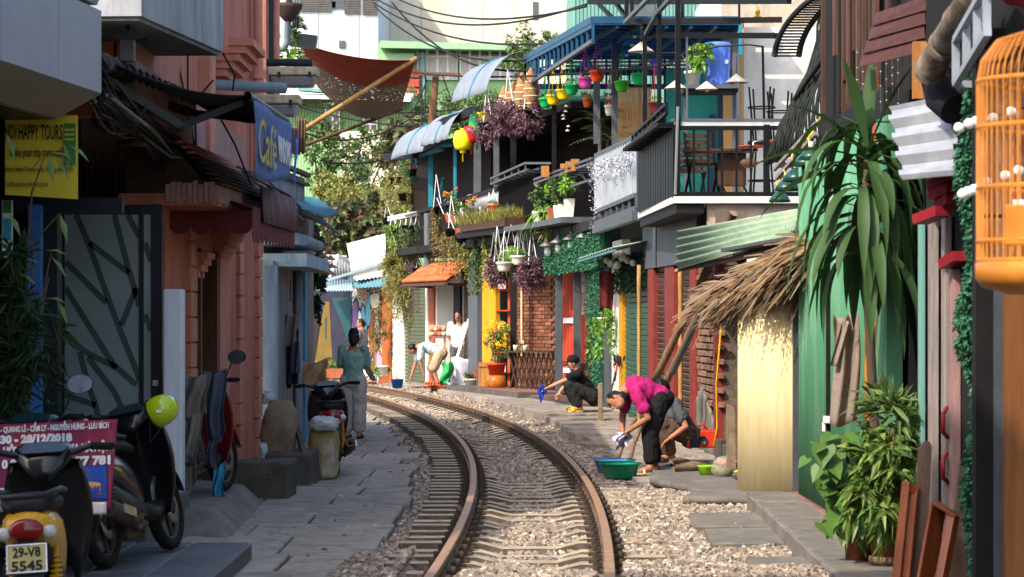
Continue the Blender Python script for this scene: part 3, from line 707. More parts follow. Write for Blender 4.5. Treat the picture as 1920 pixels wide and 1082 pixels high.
# --- cable bundle
t = thing('cable_bundle','tangled bundle of black cables sagging along the salmon house','cables',(-2.7,22,3))
ctrl = [P(185,175,17.3),P(225,210,18.0),P(262,236,19),P(320,290,21),P(372,312,22.6),P(430,325,24.5),P(480,352,26.5),P(520,378,28),P(552,408,29.5)]
for i in range(34):
    off = V((random.gauss(0,.05),0,random.gauss(0,.06))); mb = MB(); pts = []
    for j,p in enumerate(ctrl):
        w_ = 1.0+.4*math.sin(j*1.9+i); pts.append(p+off*w_+V((random.gauss(0,.012),0,random.gauss(0,.02)-.02*(j % 2))))
    fine = []
    for j in range(len(pts)-1):
        for q in range(4):
            f_ = q/4; p0,p1,p2,p3 = pts[max(j-1,0)],pts[j],pts[j+1],pts[min(j+2,len(pts)-1)]
            fine.append(.5*((2*p1)+(-p0+p2)*f_+(2*p0-5*p1+4*p2-p3)*f_*f_+(-p0+3*p1-3*p2+p3)*f_**3))
    mb.tube(fine,random.uniform(.007,.018),5); mb.build('cable','cable_grey' if i % 6 == 0 else 'cable',t)
for i in range(9):
    c = P(random.uniform(190,255),random.uniform(185,215),18.2); r = random.uniform(.06,.14); a0 = random.uniform(0,6)
    mb = MB(); mb.tube([c+V((r*.8*math.cos(a0+q*.5),r*.4*math.sin(q*.5),-abs(r*math.sin(a0+q*.5))*1.1)) for q in range(13)],.008,5); mb.build('cable_loop','cable',t)
mb = MB(); mb.tube([P(238,228,18.4),P(290,272,19.5),P(320,294,20),P(372,297,21.8)],.012,6); mb.build('cable','cable_grey',t)
for (x0,y0,x1,y1,x2,y2) in ((318,100,330,150,331,300),(330,100,345,170,370,300),(352,100,352,160,345,270),(418,100,440,140,436,170),(400,150,365,190,368,300),(400,198,440,270,470,345),(265,118,252,140,240,170),(285,98,275,120,262,132)):
    mb = MB(); mb.tube([P(x0,y0,22),P(x1,y1,22),P(x2,y2,22.5)],.009,5); mb.build('drop_wire','cable',t)
t = thing('pendant_lamp','brown conical shade hanging in the dark doorway below the cables','lamp',P(248,270,19))
mb = MB(); mb.lathe([(.03,.07),(.035,.0),(.12,-.06),(.13,-.09),(.12,-.09)],14,P(248,255,19)); mb.build('shade','brown_cloth',t)

# --- house beyond the salmon one
t = thing('grey_house','weathered grey and pale blue house front beyond the salmon house','house',(LX,33,0))
mb = MB(); mb.box((LX+.02,29.05,1.05),(.3,.35,2.45)); mb.build('pale_jamb','plaster_blue',t)
mb = MB(); mb.box((LX-.03,31.0,1.1),(.2,2.6,2.5)); mb.build('front_wall','plaster_grey',t)
mb = MB(); mb.box((LX+.02,32.9,1.1),(.14,.8,2.5)); mb.build('dark_shutter','dark_wall',t)
mb = MB(); mb.tube([(LX+.1,32.6,-.1),(LX+.1,32.6,2.5)],.075,10); mb.build('downpipe','plaster_grey',t)
mb = MB(); mb.box((LX+.08,33.7,1.2),(.1,.22,2.6)); mb.build('turquoise_post','turquoise',t)
mb = MB(); mb.box((LX+.12,31.6,2.36),(.7,3.6,.16)); mb.build('ledge','plaster_blue',t)
mb = MB(); mb.box((LX+.12,31.2,2.62),(.5,2.8,.14)); mb.tube([(LX+.4,30.2,2.62),(LX+.4,32.6,2.62)],.07); mb.build('gutter','plaster_blue',t)
mb = MB(); mb.box((LX-2.6,34.3,1.6),(5,7.0,3.6)); mb.build('main_block','plaster_grey',t)
# corrugated balcony front, from the blue tin up
mb = MB(); mb.corr((-2.98,28.6,2.85),(-2.76,32.2,2.85),(-2.98,28.6,3.5),(-2.76,32.2,3.5),34,.012,4); mb.build('balcony_cladding','steel_grey' if 'steel_grey' in M else 'plaster_grey',t)
mb = MB(); mb.bar((-2.95,28.6,3.55),(-2.72,32.3,3.55),.08,.05); mb.bar((-2.95,28.6,3.42),(-2.72,32.3,3.42),.05,.04); mb.build('balcony_rail','wood_brown',t)
mb = MB(); mb.tube([P(515,-30,31),P(514,152,31)],.07,12); mb.build('rain_pipe','pvc_grey',t)
mb = MB(); mb.tube([P(542,0,32),P(538,80,32),P(532,92,32),P(522,92,32)],.045,10); mb.build('rain_pipe','pvc_grey',t)
mb = MB(); mb.lathe([(.03,-.25),(.1,-.18),(.18,-.05),(.19,.0),(.15,.01)],14,P(541,8,32)); mb.build('roof_funnel','brown_cloth',t)
mb = MB(); mb.corr(P(548,-40,33),P(563,-40,33),P(548,52,33),P(562,52,33),3,.015,6); mb.build('roof_sheet','pvc_grey',t)
# blue tin awning
t = thing('tin_awning','blue corrugated tin awning on the grey house','awning',(-2.6,32,2.7))
mb = MB(); mb.corr(V((-3.05,28.6,3.02)),V((-3.0,37.0,3.18)),V((-2.5,29.9,2.98)),V((-2.62,36.8,2.92)),26,.02,6,t=.006)
mb.v = mb.v; mb.build('sheet','blue_tin',t)
mb = MB(); mb.corr(P(517,366,29.5),P(590,372,36.5),P(608,408,31.5),P(636,402,37),24,.02,6,t=.006); mb.build('sheet','blue_tin',t)
mb = MB(); mb.bar(P(548,400,31.5),P(600,412,32.5),.04); mb.build('support','wood_brown',t)
# cloths on the balcony
mat('cloth_brown','#7b6350','#5c4939',.95,7,.4,30); mat('cloth_mauve','#8b7078','#6f5860',.95,7,.4,30)
def hang(name,lab,px0,px1,py0,py1,d,m,cat='cloth',wav=3,amp=.03):
    mb = MB(); a,b = P(px0,py0,d),P(px1,py0,d); h = Z(py0,d)-Z(py1,d)
    mb.grid(lambda u_,v: a.lerp(b,u_*(1-.12*v)+.06*v)+V((0,amp*math.sin(u_*wav*6.28+v*2)*(.4+v),-h*v*(1+.04*math.sin(u_*11)))),16,10,t=.006); return mb.build(name,m,label=lab,cat=cat)
hang('hanging_cloth','brown cloth hanging over the balcony rail of the grey house',556,574,222,288,32.3,'cloth_brown')
hang('hanging_cloth','mauve cloth hanging beside the lower light fixture',540,560,240,290,31.5,'cloth_mauve')
# added unseen house near left, heights shaped to shade the foreground but not the cage
t = thing('unseen_shade_house','added unseen house that shades the foreground, beside the near track','house',(-5.4,2,0))
mb = MB(); mb.box((-6.4,5.3,4.4),(6.4,4.9,9.2)); mb.build('walls','stained_concrete',t); mb = MB(); mb.box((-6.4,-1.9,3.2),(6.4,9.4,6.8)); mb.build('walls','stained_concrete',t)
for i in range(3):
    for j in range(2):
        mb = MB(); mb.box((-3.185,-3+i*3.6,2.2+j*3.2),(.06,1.2,1.6)); mb.build('window','wood_brown',t)
# ================================================================== FAR END OF THE STREET
mat('cream_wall','#d6cbb8','#c8bca8',.85,1.2,.05,20,stretch=(3,3,.25),dirt='#b8a48a',dscale=.35,damt=.6)
mat('white_wall','#cdd0d6','#bcc0c8',.85,1.5,.05,20,stretch=(3,3,.25),dirt='#a9adb4',dscale=.4,damt=.5)
mat('slat_dark','#5d5a58','#4a4745',.8,4,.1)
mat('teal_wall','#6f9c93','#5c877e',.7,1.5,.05,stretch=(4,4,.3))
mat('green_clad','#7fa877','#6d9566',.7,2,.05,stretch=(3,3,.4),dirt='#92a28a',dscale=.6)
mat('green_roof','#79a079','#8fae8d',.6,2,.05)
mat('white_frame','#dedede','#cfcfd0',.6,3,.03)
mat('win_glass','#4a5258','#353c42',.15,2,0,spec=.6)
mat('curtain','#b9b7b4','#97958f',.9,14,.1,stretch=(4,4,.2))
mat('red_tin','#a84b3f','#8a3b32',.7,4,.1)
mat('bark','#5a4c3e','#3d3329',.95,9,.6,40,stretch=(4,4,.7))
mat('pole_wood','#6a4a35','#4d3526',.9,6,.3,30,stretch=(5,5,.5))
mat('tarp_red','#82291a','#6c2115',.8,5,.2,30)
mat('bamboo','#b08a55','#8c6a3c',.6,6,.15,30,stretch=(3,3,.6),dirt='#4b3520',dscale=3)
mat('tin_grey','#8fa3ad','#75909c',.55,4,.1,dirt='#6a5a4c',dscale=2.5)
mat('tin_teal','#4f8390','#416f7c',.55,4,.1,dirt='#6b5a4b',dscale=2.5)
mat('board_white','#e2dfd8','#d2cec6',.7,2,.05,dirt='#8d8377',dscale=3,damt=.4)
mat('mural_navy','#2a2b3c','#222230',.7,3,.05,dirt='#3d3c55',dscale=2)
mat('mural_yellow','#6e5a28','#5c4a20',.7,3,.05)
mat('mural_teal','#234a50','#1c3e43',.7,3,.05)
mat('mural_orange','#a85f32','#8c4a24',.7,3,.05,dirt='#7d3f1c',dscale=3)
mat('sign_blue','#1f58b0','#1a4c99',.5,3,0); mat('sign_red','#c2231f','#a81e1b',.5,3,0); mat('sign_amber','#e8a31c','#d49316',.5,3,0)
mat('pure_white','#e9e9e7','#dcdcda',.6,3,.03); mat('black_paint','#1d1c1c','#141414',.6,3,.03)
leafmat('leaf_mid',['#34482a','#465e30','#5a723c','#70864a','#4c6634'])
leafmat('leaf_dark',['#16280f','#23391a','#2e4a20','#1b3015'])
leafmat('leaf_almond',['#3a4828','#525e38','#5b4e3a','#46542e','#6f7a4c','#584a3a','#7e8858','#465630','#7a5244','#566438'])
leafmat('leaf_red',['#94584a','#9c6450','#85484c'])
leafmat('leaf_yellow',['#80803c','#949048','#6c7638','#a39a52','#788244'])
leafmat('leaf_purple',['#46303a','#644450','#785862','#523644','#8d7078','#584646'])
leafmat('leaf_olive',['#6b6a2e','#84803c','#575a28','#9a9150','#6f7434'])
leafmat('leaf_bright',['#5e8a2a','#7aa63a','#4a7422','#92b84c'])
leafmat('leaf_dry',['#6e5a36','#84703f','#5c4a2e','#7a7a40','#917d4f'])
def graffiti():
    m = bpy.data.materials.new('graffiti'); m.use_nodes = True; t = m.node_tree; L = t.links.new; bs = t.nodes['Principled BSDF']; bs.inputs['Roughness'].default_value = .7
    tcn = t.nodes.new('ShaderNodeTexCoord'); n = t.nodes.new('ShaderNodeTexNoise'); n.inputs['Scale'].default_value = 1.1; n.inputs['Detail'].default_value = 1.5; n.inputs['Distortion'].default_value = 2.2
    L(tcn.outputs['Object'],n.inputs[0]); cr = t.nodes.new('ShaderNodeValToRGB'); cr.color_ramp.interpolation = 'CONSTANT'
    cols = ['#27233a','#5d4a72','#cfcabc','#222128','#6a98ad','#cdc9c0','#3a3a46','#c09c48','#b0643c','#d4cdbf','#2a2833','#58a0b4','#a0485c','#c8c080']
    el = cr.color_ramp.elements
    while len(el) < len(cols): el.new(.5)
    for i,c in enumerate(cols): el[i].position = .25+.5*i/len(cols); el[i].color = rgb(c)
    L(n.outputs[0],cr.inputs[0]); L(cr.outputs[0],bs.inputs['Base Color']); M['graffiti'] = m
graffiti()

def rbox(A,B,z0,z1,t_,name,m,par,bev=0):
    mb = MB(); mb.wall(A,B,z0,z1,t_); return mb.build(name,m,par,bevel=bev)
def XY(px,d): return (X(px,d),d)
# --- far buildings --------------------------------------------------
def block(name,lab,px0,px1,py_top,py_bot,d,depth,m,cat='building'):
    t = thing(name,lab,cat,((X(px0,d)+X(px1,d))/2,d,0))
    mb = MB(); mb.box(((X(px0,d)+X(px1,d))/2,d+depth/2,(Z(py_top,d)-.3)/2),(X(px1,d)-X(px0,d),depth,Z(py_top,d)+.3)); mb.build('walls',m,t); return t
D = 118; t = block('cream_building','tall plain cream rendered building closing the street',708,1078,-140,600,D,14,'cream_wall')
mb = MB(); mb.box(P(1004,20,D)+V((0,-.03,0)),(.26,.06,.85)); mb.build('window','win_glass',t)
for px in (790,905): 
    mb = MB(); mb.box(P(px,60,D)+V((0,-.012,0)),(.05,.02,9)); mb.build('render_joint','curtain',t)
D = 108; t = block('white_building','tall white building with dark louvred top storey',480,709,-140,600,D,12,'white_wall')
for i in range(15):
    py = 24-i*4.4
    for (a,b,dy) in ((560,621,0),(646,675,4),(680,708,6)):
        mb = MB(); mb.box(P((a+b)/2,py+dy-4,D)+V((0,-.06,0)),(X(b,D)-X(a,D),.1,.085)); mb.build('louvre_slat','slat_dark',t)
mb = MB(); mb.box(P(634,-12,D)+V((0,-.05,0)),(.55,.1,1.3)); mb.build('window','win_glass',t)
for a,b,pz in ((639,644,83),(622,626,10)):
    mb = MB(); mb.box(P((a+b)/2,pz,D)+V((0,-.05,0)),(.27,.1,.32)); mb.build('window','win_glass',t)
for px in (596,672):
    mb = MB(); mb.box(P(px,90,D)+V((0,-.02,0)),(.05,.04,3.5)); mb.build('wall_joint','curtain',t)
D = 100; t = block('teal_building','teal painted building behind the blue canopy',1074,1360,-60,600,D,12,'teal_wall')
mb = MB(); mb.box(P(1200,14,D)+V((0,-.05,0)),(1.2,.1,.9)); mb.build('window','win_glass',t)
for i in range(40):
    mb = MB(); mb.box(P(1078+i*7,40,D)+V((0,-.025,0)),(.03,.05,5)); mb.build('cladding_rib','teal_wall',t)
D = 70; t = block('beige_building','stained beige block behind the upper terrace',1352,1600,-60,600,D,10,'beige_stain' if 'beige_stain' in M else 'cream_wall')
# green eaves house with long white window band
D = 96; t = thing('green_eaved_house','house with green tin eaves and a long band of white windows','house',P(850,600,D))
mb = MB(); mb.box(P(855,200,D)+V((0,4,-2.5)),(X(1010,D)-X(715,D),8,10)); mb.build('walls','green_clad',t)
mb = MB(); a,b = P(712,76,D-1.2),P(1005,84,D-1.2)
mb.hexa([a+V((0,0,-.28)),b+V((0,0,-.22)),b+V((0,3,-.1)),a+V((0,3,-.1)),a,b,b+V((0,3,.3)),a+V((0,3,.3))]); mb.build('roof','green_roof',t)
def winband(x0,x1,y0,y1,n,transom=.25):
    f = MB(); f.box(P((x0+x1)/2,(y0+y1)/2,D)+V((0,-.1,0)),(X(x1,D)-X(x0,D),.1,Z(y0,D)-Z(y1,D))); wn = f.build('window','white_frame',t)
    for i in range(n):
        a = x0+(x1-x0)*i/n; b = x0+(x1-x0)*(i+1)/n; ym = y0+(y1-y0)*transom
        for (u_,v_,m_) in ((y0+2,ym-1.5,'win_glass'),(ym+1.5,y1-2,'curtain')):
            mb = MB(); mb.box(P((a+b)/2,(u_+v_)/2,D)+V((0,-.165,0)),(X(b,D)-X(a,D)-.1,.03,Z(u_,D)-Z(v_,D))); mb.build('pane',m_,wn)
winband(782,858,92,150,4); winband(862,975,94,150,6)
mb = MB(); mb.box(P(745,112,D)+V((0,-.3,0)),(1.4,.7,.35)); mb.build('side_roof','green_roof',t)
for i in range(3):
    mb = MB(); mb.box(P(775,140+i*18,D)+V((0,-.4,0)),(.5,.3,.3)); mb.build('red_balcony','red_tin',t)
mb = MB(); mb.box(P(793,170,D)+V((0,-.3,0)),(.16,.16,3)); mb.build('post','teal_wall',t)
# green clad house with two white windows
D = 84; t = thing('green_clad_house','green corrugated house with white sash windows behind the trees','house',P(650,600,D))
mb = MB(); mb.corr(P(520,185,D),P(775,185,D),P(520,700,D),P(775,700,D),46,.03,4); mb.build('walls','green_clad',t)
mb = MB(); a,b = P(500,176,D-1),P(770,184,D-1); mb.hexa([a+V((0,0,-.12)),b+V((0,0,-.12)),b+V((0,3,.3)),a+V((0,3,.3)),a,b,b+V((0,3,.45)),a+V((0,3,.45))]); mb.build('roof','white_frame',t)
mb = MB(); a,b = P(560,168,D-.6),P(745,182,D-.6); mb.bar(a,b,.6,.1); mb.build('roof_lip','teal_wall',t)
for (x0,x1,y0,y1) in ((610,638,204,244),(681,708,206,246)):
    mb = MB(); mb.box(P((x0+x1)/2,(y0+y1)/2,D)+V((0,-.1,0)),(X(x1,D)-X(x0,D),.12,Z(y0,D)-Z(y1,D))); wn = mb.build('window','white_frame',t)
    for i in range(2):
        for j in range(3):
            px = x0+(x1-x0)*(i+.5)/2; py = y0+(y1-y0)*(j+.5)/3; mb = MB(); mb.box(P(px,py,D)+V((0,-.175,0)),(.17,.03,.17)); mb.build('pane','win_glass',wn)
mb = MB(); mb.box(P(690,262,D)+V((0,-.6,0)),(2.2,1.0,.12)); mb.build('red_eave','red_tin',t)
D = 78; t = thing('pale_house','small pale house with a narrow window behind the tree','house',P(690,600,D))
mb = MB(); mb.box(P(692,310,D)+V((0,1.5,-1)),(1.9,3,4.2)); mb.build('walls','cream_wall',t)
mb = MB(); mb.box(P(676,315,D)+V((0,-.04,0)),(.5,.08,.75)); mb.build('window','win_glass',t)
for i in (-.12,.12):
    mb = MB(); mb.box(P(676,315,D)+V((i,-.09,0)),(.04,.03,.75)); mb.build('window_bar','white_frame',t)

# --- trees ----------------------------------------------------------
def tree(name,lab,base,h,cr,blobs,leafm,nl,l,w_,trunk_r=.12,extra=None,droop=.25):
    t = thing(name,lab,'tree',base); b = V(base); mb = MB()
    top = b+V((0,0,h)); mb.tube([b,b.lerp(top,.35)+V((.1,0,0)),b.lerp(top,.7)+V((-.06,.1,0)),top],[trunk_r,trunk_r*.8,trunk_r*.6,trunk_r*.3],8)
    for c,r in blobs: mb.tube([b.lerp(top,.45),(b.lerp(top,.55)+V(c))/2+V((0,0,-.1)),V(c)],[trunk_r*.5,trunk_r*.35,trunk_r*.12],6)
    mb.build('trunk','bark',t)
    mb = MB()
    tot = sum(V(r).x*V(r).z for c,r in blobs)
    for c,r in blobs: cloud(mb,c,r,int(nl*V(r).x*V(r).z/tot),l,w_,.35,droop)
    mb.build('crown',leafm,t)
    if extra:
        mb = MB()
        for c,r in blobs: cloud(mb,c,r,extra[1],l,w_,.8,droop)
        mb.build('coloured_leaves',extra[0],t)
    return t
D = 67
tree('almond_tree','almond tree with large dull green and reddish leaves above the tin roof',P(690,690,D),3.0,0,
     [(P(640,455,D),(.8,.8,.7)),(P(700,400,D),(1.0,.9,.6)),(P(740,440,D-1),(.7,.7,.6)),(P(640,400,D),(.8,.8,.5)),(P(735,290,D-1),(.5,.5,.45)),(P(760,235,D-2),(.55,.5,.3)),(P(690,455,D+1),(.9,.8,.6))],'leaf_almond',3000,.34,.17,.1,('leaf_red',2))
D = 72
tree('leafy_tree','bright green leafy tree rising behind the cone mobile',P(620,690,D),5,0,
     [(P(600,300,D),(.7,.7,1.0)),(P(650,300,D),(.9,.9,.8)),(P(620,230,D),(.5,.5,.6)),(P(700,340,D),(.9,.9,.7)),(P(585,250,D),(.5,.5,.8)),(P(730,270,D),(.7,.8,.5)),(P(680,260,D),(.5,.6,.5)),(P(775,330,D-4),(.6,.6,.7)),(P(760,400,D-4),(.6,.6,.5))],'leaf_mid',5000,.16,.08)
D = 70
tree('yellow_tree','small tree with yellowish foliage beside the almond tree',P(640,690,D),4,0,[(P(625,350,D),(.6,.6,.5)),(P(675,375,D),(.7,.6,.4)),(P(600,380,D),(.5,.5,.4)),(P(650,395,D),(.6,.5,.3))],'leaf_yellow',2400,.16,.08)
D = 86
tree('feathery_tree','tall feathery green tree behind the leaning pole',P(860,690,D),8,0,
     [(P(830,215,D),(1.2,1.2,.8)),(P(880,200,D),(1.2,1.2,.6)),(P(910,230,D),(1.1,1.1,.8)),(P(850,250,D),(1.4,1.2,.7)),(P(800,250,D),(.9,1,.7)),(P(935,195,D),(.8,1,.5)),(P(780,200,D),(.6,.6,.6))],'leaf_mid',7000,.2,.07)
D = 92
tree('roof_tree','thin green tree beside the blue canopy frame',P(990,690,D),9,0,[(P(985,85,D),(.7,.7,.9)),(P(1030,68,D),(.5,.5,.3)),(P(970,115,D),(.6,.6,.6))],'leaf_mid',1500,.2,.08)
# electricity pole
t = thing('utility_pole','brown leaning utility pole with a cross arm among the trees','pole',P(806,700,62))
mb = MB(); mb.tube([P(804,700,62),P(809,240,62),P(817,142,62)],[.13,.11,.085],10); mb.build('post','pole_wood',t)
mb = MB(); mb.bar(P(775,138,62),P(862,140,61.5),.09,.09); mb.build('cross_arm','pole_wood',t)
for a,b in (((790,138),(792,240)),((798,142),(795,240)),((830,142),(862,215)),((800,150),(770,210))):
    mb = MB(); mb.tube(wire([P(*a,62),P(*b,61)],.1),.018,5); mb.build('stay_wire','cable',t)
# overhead wires
for i,(a,b,da,db,sg) in enumerate((((700,-5),(1100,8),60,40,.5),((700,5),(1130,66),60,40,.5),((740,-5),(1100,12),60,38,.35),((700,10),(1090,90),62,42,.7),((735,5),(1115,92),58,42,.9),((560,195),(860,205),62,62,.15),((560,200),(1010,215),62,60,.4),((560,245),(800,200),60,62,.5),((600,300),(830,240),58,62,.4),((770,135),(1260,120),62,33,.15))):
    mb = MB(); mb.tube(wire([P(*a,da),P(*b,db)],sg,14),.02 if i != 4 else .022,5); mb.build('overhead_wire','cable',label='thin black overhead wire slung across the street',cat='wire',group='overhead wires across the street')

# --- red tarpaulin shade on bamboo
t = thing('tarp_shade','red tarpaulin and brown mesh shade stretched on bamboo poles over the street','shade',P(660,160,39))
q0,q1,q2,q3 = P(563,80,37),P(779,112,38),P(752,204,41),P(565,120,40)
def sail(u_,v):
    p = q0.lerp(q1,u_).lerp(q3.lerp(q2,u_),v); return p+V((0,0,-.62*4*u_*(1-u_)*(.15+.85*v)*(1-.25*v)))
mb = MB(); mb.grid(lambda a,b: sail(a,b*.42),30,8,t=.006); mb.build('tarpaulin','tarp_red',t)
def meshmat():
    m = bpy.data.materials.new('shade_mesh'); m.use_nodes = True; t_ = m.node_tree; L = t_.links.new; bs = t_.nodes['Principled BSDF']; bs.inputs['Base Color'].default_value = rgb('#6a5648'); bs.inputs['Roughness'].default_value = .9
    tcn = t_.nodes.new('ShaderNodeTexCoord'); w1 = t_.nodes.new('ShaderNodeTexNoise'); w1.inputs['Scale'].default_value = 60; mp = t_.nodes.new('ShaderNodeMapping'); mp.inputs['Scale'].default_value = (.3,.3,2.2)
    L(tcn.outputs['Object'],mp.inputs[0]); L(mp.outputs[0],w1.inputs[0]); cr = t_.nodes.new('ShaderNodeValToRGB'); cr.color_ramp.elements[0].position = .33; cr.color_ramp.elements[1].position = .40
    L(w1.outputs[0],cr.inputs[0]); L(cr.outputs[0],bs.inputs['Alpha'])
    tr = t_.nodes.new('ShaderNodeBsdfTranslucent'); tr.inputs[0].default_value = rgb('#6a5648'); M['shade_mesh'] = m
meshmat()
mb = MB(); mb.grid(lambda a,b: sail(a,.42+b*.58),30,12,t=.004); mb.build('mesh_net','shade_mesh',t)
for a,b,r in ((P(545,258,38),P(782,108,38),.04),(P(565,275,40),P(755,204,41),.03)):
    mb = MB(); mb.tube([a.lerp(b,i/10) for i in range(11)],[r*(.85+.15*(i % 2)) for i in range(11)],8); mb.build('bamboo_pole','bamboo' if r > .035 else 'pole_wood',t)
mb = MB(); mb.bar(q0+V((-.15,0,.05)),q0+V((.25,0,.0)),.2,.2); mb.build('roof_block','navy_frame',t)

# --- mural wall and shed --------------------------------------------
t = thing('mural_wall','graffiti covered wall with yellow triangle at the bend of the track','wall',(-4.2,62,0))
A,Bq,Cq = (RF[0][0]-.9,65.6),XY(660,61.8),XY(737,59)
rbox(A,Bq,-.1,Z(545,63),.2,'navy_section','mural_navy',t); rbox(Bq,Cq,-.1,Z(535,60),.2,'painted_section','graffiti',t)
def onwall(A,B,pts,zt,nm,m,off=.006,th=.004):
    A_,B_ = V((A[0],A[1],0)),V((B[0],B[1],0)); ux = (B_-A_).normalized(); n_ = V((ux.y,-ux.x,0)); mb = MB(); mb.prism(pts,A_+n_*off,ux,V((0,0,1)),th); return mb.build(nm,m,zt)
Ld = (V(Bq)-V(A)).length
onwall(A,Bq,[(Ld*.52,.1),(Ld*.78,.1),(Ld*.73,2.1),(Ld*.67,2.1)],t,'yellow_triangle','mural_yellow'); onwall(A,Bq,[(Ld*.76,2.2),(Ld*.99,2.2),(Ld*.99,.9)],t,'teal_triangle','mural_teal')
onwall(A,Bq,[(Ld*.3,0),(Ld*.5,0),(Ld*.62,1.6),(Ld*.45,2.1),(Ld*.3,1.6)],t,'violet_shape','letter_dark')
Lm = (V(Cq)-V(Bq)).length
mats_ = ['graffiti']
for i in range(4): onwall(Bq,Cq,[(Lm*(.76+.055*i),0),(Lm*(.81+.055*i),0),(Lm*(.81+.055*i),2.5),(Lm*(.76+.055*i),2.5)],t,'orange_plank','mural_orange',.015,.012)
mat('g_white','#e8e4d8','#d8d2c4',.7,4,.03); mat('g_pink','#d89ab0','#c47f99',.7,4,.03); mat('g_blue','#6da9c4','#5590ab',.7,4,.03); mat('g_purple','#7a5a92','#5d4374',.7,4,.03)
def blobp(cx,cz,rx,rz,ph=0): return [(cx+rx*math.cos(q/14*6.283)*(1+.18*math.sin(3*q/14*6.283+ph)),cz+rz*math.sin(q/14*6.283)*(1+.15*math.cos(2*q/14*6.283+ph))) for q in range(14)]
for k_,(cx,cz,rx,rz,m_) in enumerate(((.1,1.5,.07,.7,'g_purple'),(.22,1.1,.06,.8,'g_white'),(.3,1.5,.07,.45,'g_blue'),(.3,.8,.05,.35,'mural_yellow'),(.42,1.9,.06,.4,'g_blue'),(.5,1.3,.05,.6,'mural_orange'),(.58,2.1,.12,.22,'g_white'),(.58,.8,.06,.35,'mural_yellow'),(.66,.6,.09,.25,'g_pink'),(.5,.45,.1,.12,'mural_yellow'),(.7,1.9,.04,.4,'black_paint'),(.38,.4,.08,.2,'g_white'))):
    onwall(Bq,Cq,blobp(Lm*cx,cz,Lm*rx*1.25,rz*1.12,k_),t,'graffiti_outline','black_paint',.005,.003); onwall(Bq,Cq,blobp(Lm*cx,cz,Lm*rx,rz,k_),t,'graffiti_shape',m_,.009,.003)
onwall(A,Bq,[(Ld*.68,1.1),(Ld*.7,1.1),(Ld*.7,1.7),(Ld*.68,1.7)],t,'white_mark','mural_teal',.012)
# tin roof and tilted board above
t = thing('tin_roof','patched grey and teal tin roof over the mural wall','roof',P(660,540,60))
for (x0,x1,y0,y1,y2,y3,m_,dz) in ((600,660,523,526,546,545,'tin_grey',0),(655,728,520,508,545,541,'tin_teal',.05)):
    mb = MB(); mb.corr(P(x0,y0,62)+V((0,0,dz)),P(x1,y1,61)+V((0,0,dz)),P(x0-3,y2,60)+V((0,0,dz)),P(x1+2,y3,58.6)+V((0,0,dz)),12,.02,6,t=.01); mb.build('sheet',m_,t)
mb = MB(); mb.corr(P(662,518,61),P(728,505,61),P(668,526,60),P(729,517,60),8,.015,6,t=.01); mb.build('white_sheet','board_white',t)
mb = MB(); mb.bar(P(600,530,60.5),P(735,488,60.5),.12,.07); mb.build('gutter','tin_grey',t)
for a,b in (((618,520),(635,478)),((635,478),(662,498)),((612,480),(650,482)),((635,478),(600,500))):
    mb = MB(); mb.tube([P(*a,61.5),P(*b,61.5)],.045,6); mb.build('truss_tube','pure_white',t)
mb = MB(); mb.corr(P(606,484,62.5),P(660,484,62.5),P(606,525,62.5),P(660,525,62.5),10,.02,4); mb.build('rear_cladding','plaster_grey',t)
mb = MB(); o = P(650,457,61); mb.hexa([P(650,457,61),P(722,438,61),P(724,510,60.5),P(662,522,60.5)]+[p+V((0,.05,0)) for p in (P(650,457,61),P(722,438,61),P(724,510,60.5),P(662,522,60.5))]); mb.build('tilted_board','board_white',label='white board tilted up on the tin roof below the almond tree',cat='board')
# round-ish plants at the wall
def bush(name,lab,c,rad,n,m_,l=.12,w_=.05,cat='plant',potr=None,potm='terracotta',droop=.25,shell=.3):
    t = thing(name,lab,cat,V(c)+V((0,0,-V(rad).z))); mb = MB(); cloud(mb,c,rad,n,l,w_,shell,droop); mb.build('foliage',m_,t)
    mb = MB()
    for i in range(5): mb.tube([V(c)+V((0,0,-V(rad).z*1.05)),V(c)+rnd_dir(.2)*V(rad).x*.6],[.012,.006],5)
    mb.build('stems','bark',t)
    if potr: mb = MB(); pot(mb,V(c)+V((0,0,-V(rad).z-potr*1.3)),potr,potr*1.5); mb.build('pot',potm,t)
    return t
mat('terracotta','#a5583c','#8a4630',.8,6,.15,40,dirt='#7d6a5c',dscale=4)
bush('wall_plant','round moss plant hanging on the graffiti wall',P(710,612,58.8),(.2,.12,.55),700,'leaf_dry',.07,.04)
bush('green_clump','low green clump growing at the foot of the navy mural',P(615,690,60),(.28,.2,.3),260,'leaf_mid'); bush('green_clump','small weed beside the terracotta planter by the mural',P(640,694,60.5),(.2,.2,.2),160,'leaf_bright')
mb = MB(); pot(mb,P(718,703,57.5),.13,.22); mb.build('flower_pot','pure_white',label='white pot on a brick stump at the end of the mural',cat='pot')
mb = MB(); mb.box(P(718,708,57.5)+V((0,0,-.1)),(.2,.2,.26)); mb.build('brick_stump','terracotta',label='small brick stump carrying a white pot by the mural',cat='stump')
bush('pot_plant','small fern growing in the white pot by the mural',P(716,692,57.5),(.15,.12,.12),80,'leaf_bright')
mb = MB(); mb.box(P(632,700,59)+V((0,0,.0)),(.5,.25,.22)); mb.build('planter_box','terracotta',label='terracotta planter at the foot of the mural',cat='planter')
